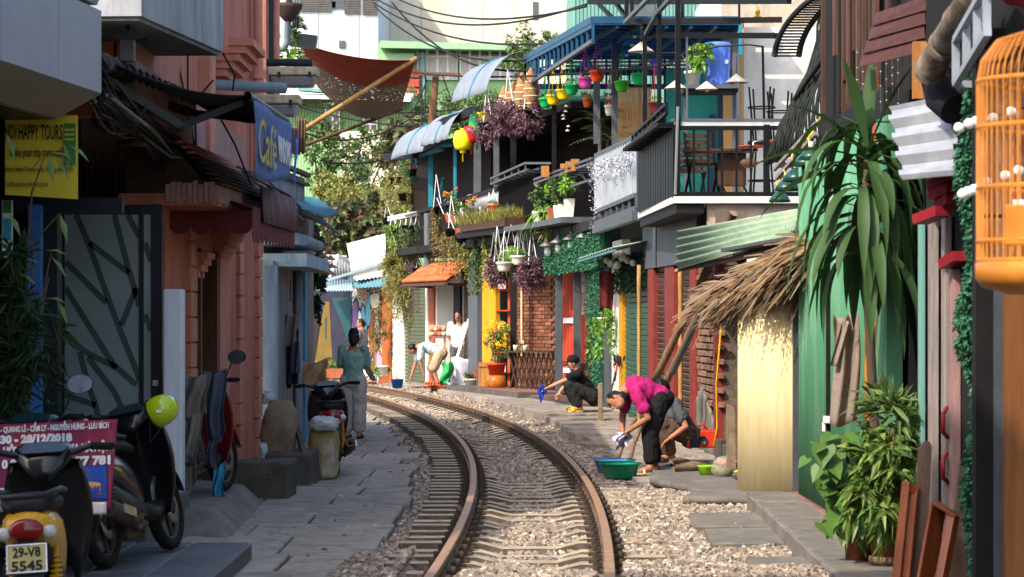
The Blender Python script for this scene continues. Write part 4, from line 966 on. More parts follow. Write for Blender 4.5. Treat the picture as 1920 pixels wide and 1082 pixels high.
# warning sign behind the clothes
d0 = 47; t = thing('warning_sign','red and amber warning triangle sign above a blue notice panel','sign',P(563,700,d0))
mb = MB(); mb.box(P(563,612,d0),(.22,.02,.38)); mb.build('amber_board','sign_amber',t)
o = P(563,630,d0)+V((0,-.014,0)); 
mb = MB(); mb.prism([(-.1,-.1),(.1,-.1),(0,.17)],o,(1,0,0),(0,0,1),.003); mb.build('red_triangle','sign_red',t)
mb = MB(); mb.prism([(-.065,-.075),(.065,-.075),(0,.115)],o+V((0,-.004,0)),(1,0,0),(0,0,1),.003); mb.build('triangle_field','sign_amber',t)
text('!',o+V((-.015,-.008,-.06)),(1,0,0),(0,0,1),.16,'black_paint',t,bold=.004)
mb = MB(); mb.box(P(563,655,d0),(.22,.02,.42)); mb.build('blue_panel','sign_blue',t)
for i in range(6):
    mb = MB(); mb.box(P(563,640+i*5.5,d0)+V((0,-.013,0)),(.17-.03*(i % 3),.004,.018)); mb.build('text_line','letter_white',t)
mb = MB(); mb.box(P(563,680,d0),(.22,.018,.05)); mb.build('red_footer','sign_red',t)
mb = MB(); mb.tube([P(570,600,d0+.05),P(570,725,d0+.05)],.03,8); mb.build('post','pvc_grey',t)
# hanging vine on the left row's end and cone mobiles
t = thing('climbing_vine','dense dark green vine covering the end of the left row','vine',P(575,640,38))
mb = MB(); 
for (px,py,rx,rz) in ((570,500,.2,.35),(585,540,.18,.4),(575,580,.2,.4),(590,430,.1,.3),(560,560,.15,.5),(597,500,.12,.3)): cloud(mb,P(px,py,38),(rx,.3,rz),420,.085,.06,.2)
mb.build('foliage','leaf_dark',t); mb = MB(); mb.tube([P(572,720,38.2),P(575,600,38.2),P(580,420,38.2)],.03,6); mb.build('stem','bark',t)
mat('cone_straw','#c08f78','#a3735d',.85,10,.2,50)
cm = None
for i,(px,py,r) in enumerate(((592,452,.05),(592,470,.08),(614,470,.07),(594,490,.1),(592,510,.135),(605,482,.09),(620,487,.085),(605,500,.1),(622,502,.1),(618,515,.11),(614,460,.06),(622,475,.07),(604,512,.13),(590,440,.05))):
    c = P(px,py,36.4+.35*(i % 3)); t = thing('straw_cone','small straw cone hat strung in a cascading mobile by the vine','cone ornament',c,group='cascading straw cone hats')
    mb = MB(); mb.lathe([(r,-.0),(.004,r*.72)],16,c); mb.lathe([(r*.97,-.004),(.004,r*.68)],16,c); mb.build('cone','cone_straw',t)
    mb = MB(); mb.tube([c+V((0,0,r*.7)),c+V((0,0,.5))],.003,4); mb.build('string','cable_grey',t)
# left filler: vine on top corner
t = thing('roof_garden','green plants spilling over the roof edge of the grey house','plants',P(535,140,33))
mb = MB()
for (px,py,rx,rz,n_) in ((540,130,.22,.3,240),(556,60,.1,.35,140),(505,40,.1,.35,160),(505,150,.08,.3,120)): cloud(mb,P(px,py,33),(rx,.3,rz),n_,.12,.05,.3)
mb.build('foliage','leaf_mid',t); mb = MB()
for i in range(16): leaf(mb,P(545,110,32),V((random.uniform(-.5,1),random.uniform(-1,.3),random.uniform(-.1,.8))),(0,0,1),.42,.07,.5)
mb.build('broad_leaves','leaf_bright',t)
# ================================================================== RIGHT ROW, GROUND FLOOR (sunlit)
mat('white_plaster','#dcd8d0','#c9c4ba',.85,3,.15,40,stretch=(2,2,.5),dirt='#a39a8c',dscale=1.5,damt=.6)
mat('white_tile','#e4e4e2','#d8d8d6',.35,3,.02)
mat('shutter_green','#6f7a63','#5a6450',.55,5,.08,dirt='#4c5244',dscale=3,metal=.2)
mat('shutter_teal','#3f6b58','#345a4a',.5,5,.08,dirt='#6f7c70',dscale=4,metal=.2)
mat('shutter_brown','#6b5c56','#55483f',.5,6,.08,rand=.25,metal=.2)
mat('roof_tile_orange','#c4683f','#a5522f',.8,8,.2,50,rand=.15)
mat('brick','#84523c','#64392a',.9,12,.4,60,rand=.42,dirt='#5a4a3e',dscale=7,damt=.8)
mat('brick_dirty','#8d6a5a','#6a4a3c',.92,12,.5,60,rand=.3,dirt='#7e7468',dscale=6,damt=.8)
mat('mortar','#6e6054','#54493f',.95,12,.5,60)
mat('yellow_wall','#bf8a1c','#ab7816',.8,4,.15,40,dirt='#b07d1a',dscale=2)
mat('orange_paint','#c8552a','#aa441f',.65,5,.1,40)
mat('red_wood','#b23c22','#94301c',.6,5,.12,30,stretch=(6,6,.5))
mat('red_frame','#84332d','#6b2924',.6,6,.12,40,dirt='#5d2522',dscale=3)
mat('grey_post','#4a4d52','#3c3f44',.55,5,.08,dirt='#3f4146',dscale=3)
mat('dark_post','#161618','#0f0f11',.6,5,.1)
mat('steel_grey','#555b62','#464b52',.5,4,.08,stretch=(6,6,.4),dirt='#4c5157',dscale=2,metal=.2)
mat('beige_tin','#cdbf97','#bfb087',.6,3,.05,dirt='#a08b62',dscale=2.2,damt=.6,stretch=(4,4,.3))
mat('green_tin','#4f8a68','#447a5a',.6,3,.05,dirt='#7f9c86',dscale=2.6,damt=.7,stretch=(4,4,.3))
mat('mint_tin','#86a08a','#748e78',.7,3,.08,dirt='#a89c88',dscale=3.5,damt=.8)
mat('thatch','#6a523a','#4c3826',.9,9,.3,50)
leafmat('thatch_strands',['#5f4a36','#7a6044','#483626','#8c7050','#6a5640','#847868','#3a2c20','#75542f'],.9,.1)
leafmat('fake_ivy',['#1e4a36','#2c6648','#183c2a','#3a7a58','#24584a','#4a7a50'],.75,.15)
mat('ivy_back','#1f4a36','#173a2a',.9,20,.6,40)
mat('wood_warm','#a9743f','#875829',.6,5,.15,30,stretch=(5,5,.6)); mat('wood_dark','#4a3326','#35241a',.6,6,.15,30,stretch=(4,4,.6))
mat('glass_clear','#d8dcdc','#cfd4d4',.08,2,0,spec=.6,alpha=.45)
mat('poster_paper','#cbb9b4','#bda9a4',.7,6,.05); mat('poster_ink','#8b2a33','#782229',.7,5,0); mat('ink_blue','#2a4d86','#22406f',.7,5,0)
mat('cable_yellow','#e0b81f','#c9a31a',.5,5,0); mat('plug_white','#dcdcdc','#c9c9c9',.5,5,0)
mat('white_pot','#e0ddd4','#cfcabf',.5,4,.05,dirt='#a79c8b',dscale=5)
# facade helpers
def onF(px,off=0.0):
    k = (px-960.0)/F
    for (xa,da),(xb,db) in zip(RF,RF[1:]):
        # solve xa+(xb-xa)t = k*(da+(db-da)t)
        den = (xb-xa)-k*(db-da)
        if abs(den) < 1e-9: continue
        t_ = (k*da-xa)/den
        if -.001 <= t_ <= 1.001:
            dr = V((xb-xa,db-da,0)).normalized(); n_ = V((dr.y,-dr.x,0))   # towards the street
            return V((xa+(xb-xa)*t_,da+(db-da)*t_,0))+n_*off
    return V((k*28.5,28.5,0))
def FN(px):
    a,b = onF(px-3),onF(px+3); dr = (b-a).normalized(); return V((dr.y,-dr.x,0)),dr
def fw(px0,px1,y0,y1,nm,m,par,off=0.0,th=.1,bev=0,zabs=None):
    a,b = onF(px0,off),onF(px1,off); dm = (a.y+b.y)/2
    z1,z0 = (zabs[1],zabs[0]) if zabs else (Z(y0,dm),Z(y1,dm))
    mb = MB(); mb.wall(a,b,z0,z1,th); return mb.build(nm,m,par,bevel=bev)
def slats(px0,px1,z0,z1,pitch,th,nm,m,par,off=.02,h=None,tilt=.3):
    a,b = onF(px0,off),onF(px1,off); dr = (b-a); L_ = dr.length; dr.normalize(); n_ = V((dr.y,-dr.x,0)); c = (a+b)/2
    me = boxmesh((L_,th,(h or pitch*.82)),nm,.0); ms = []; z = z0+pitch/2
    while z < z1:
        up = (V((0,0,1))+n_*tilt).normalized(); nn = dr.cross(up); ms.append(basis(V((c.x,c.y,z)),dr,nn*-1 if False else dr.cross(up)*-1,up)); z += pitch
    ms = [basis(m_.translation,m_.col[0].xyz,m_.col[2].xyz.cross(m_.col[0].xyz),m_.col[2].xyz) for m_ in ms]
    return pieces(nm,me,m,par,ms)
GZ = .17
# 1-3 hut with doorway -----------------------------------------------
t = thing('corner_hut','small white hut with roller shutter and tiled porch at the bend','hut',onF(780))
fw(737,757,540,0,'white_pillar','white_plaster',t,0,.3,zabs=(-.1,2.7))
fw(757,800,0,0,'shutter_backing','dark_interior',t,-.1,.05,zabs=(-.1,2.75)); slats(758,799,.12,2.45,.088,.03,'shutter_slat','shutter_green',t,-.03)
fw(757,800,0,0,'shutter_box','shutter_green',t,.02,.25,zabs=(2.45,2.75))
fw(800,804,0,0,'white_trim','white_plaster',t,.03,.12,zabs=(-.1,2.7)); fw(804,813,0,0,'brick_post','terracotta',t,.0,.2,zabs=(-.1,2.7))
a,b = onF(813,-1.6),onF(868,-1.6); mb = MB(); mb.wall(a,b,0,2.6,.1); mb.build('inner_wall','white_tile',t)
for i in range(4):
    p = a.lerp(b,.1+.27*i); mb = MB(); mb.box(V((p.x,p.y,1.3))+FN(840)[0]*.008,(.012,.012,2.5)); mb.build('tile_joint','curtain',t)
for i in range(4):
    mb = MB(); mb.bar(V((a.x,a.y,.4+.55*i))+FN(840)[0]*.008,V((b.x,b.y,.4+.55*i))+FN(840)[0]*.008,.012,.012); mb.build('tile_joint','curtain',t)
mb = MB(); mb.wall(onF(815,-1.6),onF(815,-.05),0,2.6,-.08); mb.build('inner_side_wall','white_tile',t)
mb = MB(); mb.wall(onF(869,-.02),onF(869,-1.6),0,2.6,-.08); mb.build('inner_side_wall','white_tile',t)
mb = MB(); mb.hexa([onF(800,-.0)+V((0,0,2.55)),onF(872,-.0)+V((0,0,2.55)),onF(872,-1.7)+V((0,0,2.55)),onF(800,-1.7)+V((0,0,2.55)),onF(800,0)+V((0,0,2.65)),onF(872,0)+V((0,0,2.65)),onF(872,-1.7)+V((0,0,2.65)),onF(800,-1.7)+V((0,0,2.65))]); mb.build('ceiling','dark_wall',t)
mb = MB(); mb.hexa([onF(800,.25)+V((0,0,.0)),onF(905,.25),onF(905,-1.7),onF(800,-1.7),onF(800,.25)+V((0,0,.19)),onF(905,.25)+V((0,0,.19)),onF(905,-1.7)+V((0,0,.19)),onF(800,-1.7)+V((0,0,.19))]); mb.build('threshold','concrete',t)
fw(830,842,0,0,'dark_door_leaf','dark_post',t,-.25,.06,zabs=(.19,2.5)); fw(813,870,500,525,'rolled_shutter','shutter_green',t,.02,.2)
slats(813,869,2.42,2.62,.05,.02,'shutter_slat','cream_wall',t,.04)
# tiled porch roof
tp = thing('tile_awning','little awning of orange roof tiles over the hut doorway','awning',onF(840)+V((0,0,2.6)))
a,b = onF(806,0),onF(884,0); n_,dr = FN(845); e = (b-a).length
rt = MB(); rt.corr((0,0,0),(.17,0,0),(0,.24,0),(.17,.24,0),1,.022,8,t=.012); rm = rt.mesh('roof_tile'); ms = []
sl = (n_*.8+V((0,0,-.55))).normalized(); up = dr.cross(sl); up = up if up.z > 0 else -up
for i in range(int(e/.165)):
    for j in range(4): ms.append(basis(a+dr*(.165*i)+V((0,0,2.92))+sl*(.19*j)+up*(.012*(j % 2)),dr,sl,up))
pieces('roof_tile',rm,'roof_tile_orange',tp,ms)
mb = MB(); o = a+V((0,0,2.88)); mb.hexa([o-up*.03,o+dr*e-up*.03,o+dr*e+sl*.9-up*.03,o+sl*.9-up*.03,o-up*.01,o+dr*e-up*.01,o+dr*e+sl*.9-up*.01,o+sl*.9-up*.01]); mb.build('boarding','wood_dark',tp)
for i in (.05,.95):
    p = a+dr*e*i; mb = MB(); mb.bar(p+V((0,0,2.35)),p+V((0,0,2.85))+sl*.75-up*.05,.05); mb.build('bracket','wood_dark',tp)
# 4-6 yellow cafe ------------------------------------------------------
t = thing('yellow_cafe','cafe front with yellow wall, brick panel and dark posts','cafe',onF(960))
fw(870,888,0,0,'dark_wall','dark_wall',t,0,.2,zabs=(0,3.3)); fw(888,905,0,0,'wood_post','steel_grey',t,.12,.3,zabs=(0,3.3),bev=.01)
def rw(px0,d0,px1,d1,z0,z1,nm,m,par,th=.1):
    mb = MB(); mb.wall(XY(px0,d0),XY(px1,d1),z0,z1,th); return mb.build(nm,m,par)
def col(px0,px1,d,z0,z1,nm,m,par,dep=.13):
    mb = MB(); mb.box(((X(px0,d)+X(px1,d))/2,d,(z0+z1)/2),(X(px1,d)-X(px0,d),dep,z1-z0)); return mb.build(nm,m,par,bevel=.008)
rw(904,49.6,929,49.0,0,3.3,'yellow_wall','yellow_wall',t); rw(926,50.0,960,49.2,0,3.3,'recess_wall','wood_dark',t)
col(957,969,47.9,.2,3.3,'dark_column','dark_post',t)
rw(962,48.9,1043,47.6,0,3.3,'brick_backing','mortar',t)
a,b = V((*XY(962,48.88),0)),V((*XY(1043,47.58),0)); dr = (b-a).normalized(); n_ = V((dr.y,-dr.x,0)); e = (b-a).length; bm_ = boxmesh((.205,.05,.058),'brick',.004); ms = []; z = .32; r = 0
while z < 2.9:
    x = .1-(.11 if r % 2 else 0)
    while x < e-.08:
        if x > .08: ms.append(basis(a+dr*x+V((0,0,z))+n_*random.uniform(-.006,.012),dr,-n_,(0,0,1)))
        x += .218
    z += .072; r += 1
pieces('brick',bm_,'brick',t,ms[:299])
mb = MB(); mb.wall(onF(905,.12),onF(1055,.12),2.75,3.35,.2); mb.build('fascia','dark_post',t)
mb = MB(); o = [onF(903,.75),onF(1045,.75),onF(1045,-.4),onF(903,-.4)]; mb.hexa([p+V((0,0,.0)) for p in o]+[p+V((0,0,.27)) for p in o]); mb.build('raised_step','concrete_dark',t)
mb = MB(); o = [onF(962,.72),onF(1043,.72),onF(1043,-.1),onF(962,-.1)]; mb.hexa([p+V((0,0,.274)) for p in o]+[p+V((0,0,.285)) for p in o]); mb.build('step_tiling','red_tile',t)
mb = MB(); mb.tube([V((*XY(978,48.5),0))+V((0,0,.9)),V((*XY(978,48.5),0))+V((0,0,2.6))],.018,8); mb.build('conduit','beige_tin',t)
mb = MB(); mb.box(V((*XY(978,48.48),0))+V((0,0,1.18)),(.1,.1,.07)); mb.build('switch_box','beige_tin',t)
# folded lattice table
tt = thing('lattice_table','folded wooden lattice table standing before the brick panel','table',onF(998,.45)+V((0,0,.28)))
a,b = V((*XY(957,47.3),0)),V((*XY(1040,46.3),0)); dr = (b-a).normalized(); e = (b-a).length
for i in range(9):
    x = e*i/9.0
    for s_,o_ in ((1,0),(-1,.03)):
        p = a+dr*(x if s_ > 0 else x+e*.2); q = a+dr*((x+e*.2) if s_ > 0 else x); off = FN(998)[0]*o_
        mb = MB(); mb.bar(p+off+V((0,0,.29)),q+off+V((0,0,.98)),.03,.028); mb.build('lattice_bar','wood_dark',tt)
mb = MB(); mb.bar(a+V((0,0,1.0)),b+V((0,0,1.0)),.28,.025); mb.build('top_board','wood_dark',tt)
for i,px in enumerate((967,985)):
    c = V((*XY(px,47.2-(px-957)/83),1.013)); mb = MB(); mb.lathe([(.001,0),(.04,0),(.052,.12),(.046,.12),(.04,.02)],12,c); mb.build('cup','lamp_cream',label=('paper cup on the lattice table near the yellow flowers','paper cup on the lattice table before the conduit')[i],cat='cup',group='cups on the lattice table')
# ladder shelf
tt = thing('ladder_shelf','orange painted ladder shelf leaning in the cafe recess','shelf',onF(942,-.2)+V((0,0,.27)))
for px in (929,954):
    mb = MB(); mb.bar(V((*XY(px,48.9),.27)),V((*XY(px,49.2),2.5)),.05,.05); mb.build('side_rail','orange_paint',tt)
for i in range(5):
    z = .55+.42*i; k = 1-(z/2.5); mb = MB(); mb.bar(V((*XY(929,49.15-.3*k),z)),V((*XY(954,49.15-.3*k),z)),.2,.03); mb.build('rung','orange_paint',tt)
    if i % 2 == 0: mb = MB(); mb.box(V((*XY(941,49.0-.3*k),z+.1)),(.16,.03,.16)); mb.build('notice_card','poster_paper',tt)
# crate, flower pot with yellow flowers
tt = thing('wooden_crate','pale wooden pallet crate against the yellow wall','crate',onF(912,.35)+V((0,0,.27)))
for i in range(5):
    mb = MB(); p = V((*XY(899+5.5*i,48.5),0)); mb.box(V((p.x,p.y,.52)),(.05,.06,.5)); mb.build('slat','wood_warm',tt)
for z in (.32,.72):
    mb = MB(); mb.bar(V((*XY(897,48.46),z)),V((*XY(924,48.46),z)),.03,.07); mb.build('rail','wood_warm',tt)
leafmat('flower_yellow',['#e6c21c','#f0d534','#d4a812'],.5,.3); leafmat('flower_red',['#d2452c','#e2603a','#c0302a'],.5,.3); mat('pot_red','#c23b22','#a8301b',.45,4,.05); mat('pot_glazed','#b06a1e','#7e4413',.3,4,.05)
pc = V((*XY(931,47.6),.27)); tt = thing('flowering_plant','yellow flowering bush in a red pot by the yellow wall','plant',pc)
mb = MB(); mb.lathe([(.001,0),(.16,0),(.2,.12),(.17,.26),(.001,.26)],14,pc); mb.build('stand_pot','pot_glazed',tt); mb = MB(); pot(mb,pc+V((0,0,.26)),.19,.24); mb.build('pot','pot_red',tt)
mb = MB(); cloud(mb,pc+V((0,0,.9)),(.25,.25,.38),900,.055,.03,.2); mb.build('foliage','leaf_mid',tt); mb = MB(); cloud(mb,pc+V((0,0,1.0)),(.26,.26,.33),620,.042,.036,.5); mb.build('flowers','flower_yellow',tt)['kind'] = 'stuff'
mb = MB()
for i in range(7): mb.tube([pc+V((0,0,.45)),pc+V((0,0,.75))+rnd_dir(.2)*.15,pc+V((0,0,.95))+rnd_dir(0)*.25],[.014,.01,.005],5)
mb.build('stems','bark',tt)
pc = V((*XY(950,48.2),1.25)); bush('slim_shrub','slim green shrub behind the yellow flowers',pc,(.12,.12,.35),120,'leaf_bright',.1,.04)
pc = V((*XY(883,50.2),.2)); tt = thing('flowering_plant','small red flowers in a white pot beside the leaning bar','plant',pc)
mb = MB(); pot(mb,pc,.15,.2); mb.build('pot','white_pot',tt); mb = MB(); cloud(mb,pc+V((0,0,.27)),(.2,.2,.12),160,.07,.04,.2); mb.build('foliage','leaf_mid',tt); mb = MB(); cloud(mb,pc+V((0,0,.32)),(.2,.2,.1),90,.05,.05,.4); mb.build('flowers','flower_red',tt)['kind'] = 'stuff'
# white patterned sack and leaning bar
mat('sack_print','#d6d4dc','#b7b2c6',.8,16,.15,30,dirt='#8a80b0',dscale=12,damt=.6)
mb = MB(); p = V((*XY(866,51.2),0))
mb.grid(lambda u_,v: V((p.x-.25+.5*u_-.03*math.sin(v*5),p.y+.05*math.sin(u_*6+v*4),.2+.62*v+.03*math.sin(u_*7)))+V((0,-.08*math.sin(u_*3.14),0)),12,10,t=-.12); mb.build('cement_sack','sack_print',label='white printed sack standing in the hut doorway',cat='sack')
mb = MB(); mb.bar(P(843,717,51),P(888,572,51.5),.06,.03); mb.build('leaning_bar','pure_white',label='long white bar leaning against the hut post',cat='bar')
mat('green_bag','#2f9e58','#268449',.5,6,.3,20)
mb = MB(); mb.grid(lambda u_,v: P(828+20*u_+4*math.sin(v*5),680+38*v,50.8)+V((0,.06*math.sin(u_*7+v*5)-.12*math.sin(u_*3.14),.03*math.sin(u_*9))),12,12,t=-.1); mb.build('plastic_bag','green_bag',label='green plastic bag behind the bending man',cat='bag')
# cushion chair
mat('cushion_red','#9b4a4c','#c9a58d',.8,4,.2,30)
tt = thing('cushion_chair','wooden chair with red patterned cushion back outside the hut','chair',P(822,700,53))
mb = MB(); mb.box(P(820,622,53),(.4,.09,.28)); mb.build('cushion','cushion_red',tt,bevel=.03)
for i in range(4):
    for j in range(2): mb = MB(); mb.ball(P(809+7.5*i,617+9*j,52.94),.055,8,5,1,.25,.75); mb.build('cushion_patch',('cushion_red','beige_tin','terracotta')[(i+j) % 3],tt)
for px in (806,834):
    mb = MB(); mb.bar(P(px,700,53.05),P(px,612,53.05),.035); mb.build('leg','wood_warm',tt)
    mb = MB(); mb.bar(P(px,700,53.5),P(px,655,53.5),.035); mb.build('leg','wood_warm',tt)
mb = MB(); mb.box(P(820,655,53.25),(.4,.45,.05)); mb.build('seat','wood_warm',tt)
# 7 red cafe -----------------------------------------------------------
t = thing('red_door_cafe','cafe front with red panels, grey columns and artificial ivy','cafe',onF(1090))
rw(1050,45.7,1116,44.7,0,2.9,'red_wall','red_wood',t); col(1041,1055,44.6,.2,3.3,'grey_column','grey_post',t); col(1075,1089,43.3,.2,2.9,'grey_column','grey_post',t)
for i,px in enumerate((1059,1065,1071,1093,1099,1105)):
    p = V((*XY(px,45.7-(px-1050)/66-.005),0)); mb = MB(); mb.box(V((p.x,p.y,1.4)),(.008,.008,2.6)); mb.build('panel_groove','wood_dark',t)
fw(1035,1148,0,0,'ivy_backing','ivy_back',t,.13,.1,zabs=(2.5,3.12)); fw(1112,1138,0,0,'ivy_backing','ivy_back',t,.06,.12,zabs=(0,2.5))
mb = MB(); n_,dr = FN(1090)
for i in range(3600):
    p = onF(1035,.15).lerp(onF(1148,.15),random.random())+n_*(.05*random.random()); leaf(mb,V((p.x,p.y,random.uniform(2.46,3.14))),n_*.7+rnd_dir()*.8,rnd_dir(0),.05,.032,.2)
for i in range(3000):
    p = onF(1112,.09).lerp(onF(1138,.09),random.random())+n_*(.05*random.random()); leaf(mb,V((p.x,p.y,random.uniform(.05,2.55))),n_*.7+rnd_dir()*.8,rnd_dir(0),.05,.032,.2)
mb.build('ivy_leaves','fake_ivy',t)['kind'] = 'stuff'
mb = MB(); o = [onF(1043,.55),onF(1140,.45),onF(1140,-.2),onF(1043,-.2)]; mb.hexa([p for p in o]+[p+V((0,0,.22)) for p in o]); mb.build('raised_step','concrete_dark',t)
mb = MB(); o = [onF(1043,.52),onF(1140,.42),onF(1140,-.1),onF(1043,-.1)]; mb.hexa([p+V((0,0,.224)) for p in o]+[p+V((0,0,.235)) for p in o]); mb.build('step_tiling','red_tile',t)
rw(1056,45.5,1074,45.25,Z(606,45.4),Z(596,45.4),'switch_panel','plug_white',t,.03); rw(1056,45.5,1070,45.3,Z(699,45.4),Z(690,45.4),'socket','plug_white',t,.03); rw(1054,45.2,1080,44.8,Z(687,45),Z(681,45),'ledge','wood_dark',t,.3)
tt = thing('wifi_poster','pale menu poster with wifi symbol and red lettering on the red door','poster',onF(1100,.0)+V((0,0,1.6)))
zt = Z(506,44.9); zb = Z(590,44.9); wa,wb = V((*XY(1090,44.98),0)),V((*XY(1112,44.66),0)); rw(1090,44.98,1112,44.66,zb,zt,'sheet','poster_paper',tt,.012); dr = (wb-wa).normalized(); n_ = V((dr.y,-dr.x,0))
for r_ in (.05,.085,.12):
    mb = MB(); c = wa.lerp(wb,.42)+n_*.008+V((0,0,Z(522,44.9))); mb.tube([c+dr*(r_*math.cos(q))+V((0,0,r_*math.sin(q))) for q in [R(45+i*15) for i in range(7)]],.009,5); mb.build('wifi_arc','ink_blue',tt)
mb = MB(); mb.ball(wa.lerp(wb,.42)+n_*.008+V((0,0,Z(522,44.9))),.016,8,6); mb.build('wifi_dot','ink_blue',tt)
text('FREE WIFI',wa+dr*.02+V((0,0,Z(533,44.9))),dr,(0,0,1),.06,'ink_blue',tt,width=(wb-wa).length*.8)
for i,s_ in enumerate(('COFFEE','BEER','FOOD')): text(s_,wa+dr*(.08+.085*i)+V((0,0,Z(585,44.9))),(0,0,1),-dr,.1,'poster_ink',tt,width=.36+.05*i)
# bell lamps
def belllamp(px,py,d,lab,grp,shade_m='lamp_tin',r=.15):
    c = P(px,py,d); t = thing('bell_lamp',lab,'lamp',c,group=grp)
    mb = MB(); mb.lathe([(.02,.14),(.03,.1),(r*.45,.07),(r,-.0),(r*.97,-.012),(.02,.05)],16,c); mb.build('shade',shade_m,t)
    mb = MB(); mb.lathe([(.035,.01),(.06,-.05),(.062,-.13),(.03,-.18),(.001,-.185)],12,c); mb.build('glass_jar','glass_clear',t)
    mb = MB(); mb.tube([c+V((0,0,.13)),c+V((.0,.0,.24)),c+V((.06,.12,.26))],.01,6); mb.build('arm','steel_dark',t); return t
mat('lamp_tin','#8a8a86','#6c6c69',.5,6,.05,metal=.3)
for i,(px,py) in enumerate(((1027,461),(1047,455),(1071,449),(1096,445),(1117,438))):
    p = onF(px,.6); belllamp(px,py,p.y-1.3,'grey bell lamp with glass jar in a row over the artificial ivy','bell lamps over the ivy')
# 8 green shutter shop -------------------------------------------------
t = thing('shutter_shop','narrow shop with teal roller shutter in a yellow frame','shop',onF(1190))
fw(1138,1147,0,0,'grey_pilaster','grey_post',t,.05,.2,zabs=(0,3.2)); fw(1147,1166,0,0,'white_wall','white_plaster',t,0,.15,zabs=(-.1,2.9)); fw(1166,1172,0,0,'yellow_frame','yellow_wall',t,.05,.08,zabs=(0,2.15),bev=.005)
fw(1170,1222,0,0,'shutter_backing','dark_interior',t,-.1,.06,zabs=(-.1,2.9)); slats(1172,1217,.08,2.1,.082,.028,'shutter_slat','shutter_teal',t,-.02)
fw(1166,1219,0,0,'grass_panel','ivy_back',t,.03,.12,zabs=(2.08,2.55)); mb = MB(); n_,dr = FN(1190)
for i in range(1500):
    p = onF(1165,.06).lerp(onF(1219,.06),random.random())+n_*(.05*random.random()); leaf(mb,V((p.x,p.y,random.uniform(2.05,2.6))),n_*.7+rnd_dir()*.8,rnd_dir(0),.055,.03,.3)
mb.build('ivy_leaves','leaf_dark',t)['kind'] = 'stuff'
tt = thing('tin_awning','short teal tin awning over the yellow framed shutter','awning',onF(1180,.3)+V((0,0,2.5)))
a,b = onF(1146,.05)+V((0,0,2.72)),onF(1222,.05)+V((0,0,2.75)); n_,dr = FN(1180); mb = MB(); mb.corr(a,b,a+n_*.5+V((0,0,-.1)),b+n_*.5+V((0,0,-.1)),14,.012,5,t=.005); mb.build('sheet','mint_tin',tt); mb = MB(); mb.bar(a+n_*.48+V((0,0,-.14)),b+n_*.48+V((0,0,-.14)),.05,.03); mb.build('edge_batten','tin_teal',tt)
mat('globe_white','#e8e6e0','#d6d3cc',.4,3,0)
for i in range(9):
    c = onF(1168+i*5.6,.2+.1*(i % 2))+V((0,0,2.5+.06*math.sin(i*2.1))); mb = MB(); mb.ball(c,.05,10,8); mb.build('globe_light','globe_white',label='small white globe light strung under the short tin awning',cat='light',group='globe lights under the tin awning')
mat('maroon_towel','#5e2326','#481a1d',.95,6,.3)
p = onF(1155,.15); mb = MB(); mb.grid(lambda u_,v: V((p.x-.12+.26*u_*(1-.2*v),p.y+.03*math.sin(u_*9),2.42-.62*v-.1*abs(u_-.4))),10,8,t=.006); mb.build('hanging_cloth','maroon_towel',label='dark maroon cloth hanging on the white wall by the shutter',cat='cloth')
# trailing plant on white wall
pc = onF(1157,.22)+V((0,0,1.52)); tt = thing('hanging_plant','trailing green plant in a white wall pot by the teal shutter','plant',pc)
mb = MB(); pot(mb,pc,.1,.14); mb.build('pot','white_pot',tt); mb = MB(); cloud(mb,pc+V((0,0,.18)),(.2,.2,.16),150,.09,.06,.2); strands(mb,pc+V((0,0,.12)),.22,.2,12,.75,.1,.06); mb.build('foliage','leaf_bright',tt)
# mop
tt = thing('mop','mop with red handle standing against the white wall','mop',onF(1150,.2)); mb = MB(); mb.tube([P(1140,760,37.5),P(1156,690,38)],.014,8); mb.build('lower_handle','alu_dark',tt); mb = MB(); mb.tube([P(1152,715,37.9),P(1158,680,38)],.018,8); mb.build('red_grip','pot_red',tt)
mb = MB()
for i in range(40): q = P(1158,672,38)+V((random.gauss(0,.04),random.gauss(0,.04),random.gauss(0,.03))); mb.tube([q,q+V((random.gauss(0,.02),0,-.08))],.01,4)
mb.build('mop_head','plaster_grey',tt)
# 9 red frame shop -----------------------------------------------------
t = thing('red_frame_shop','shop closed with slatted metal shutters between red posts','shop',onF(1265))
fw(1222,1312,0,0,'shutter_backing','dark_interior',t,-.12,.06,zabs=(-.1,3.05))
for a_,b_ in ((1222,1232),(1254,1271),(1301,1312)): fw(a_,b_,0,0,'red_post','red_frame',t,.06,.16,zabs=(-.05,2.35),bev=.01)
for a_,b_ in ((1232,1254),(1271,1301)): slats(a_,b_,.03,2.32,.075,.02,'shutter_slat','shutter_brown',t,-.02,tilt=.55)
fw(1215,1318,0,0,'metal_fascia','steel_grey',t,.08,.12,zabs=(2.35,3.1))
for px in (1240,1275): fw(px,px+1.5,0,0,'fascia_seam','dark_post',t,.084,.01,zabs=(2.36,3.09))
for px,nm in ((1219,'bamboo pole standing between the teal shutter and the red post'),(1299,'bamboo pole standing beside the brick pier')):
    p = onF(px,.16); mb = MB(); mb.tube([V((p.x,p.y,-.02+.27*i)) for i in range(10)],[.028 if i % 2 else .032 for i in range(10)],8); mb.build('bamboo_pole','bamboo',label=nm,cat='pole')
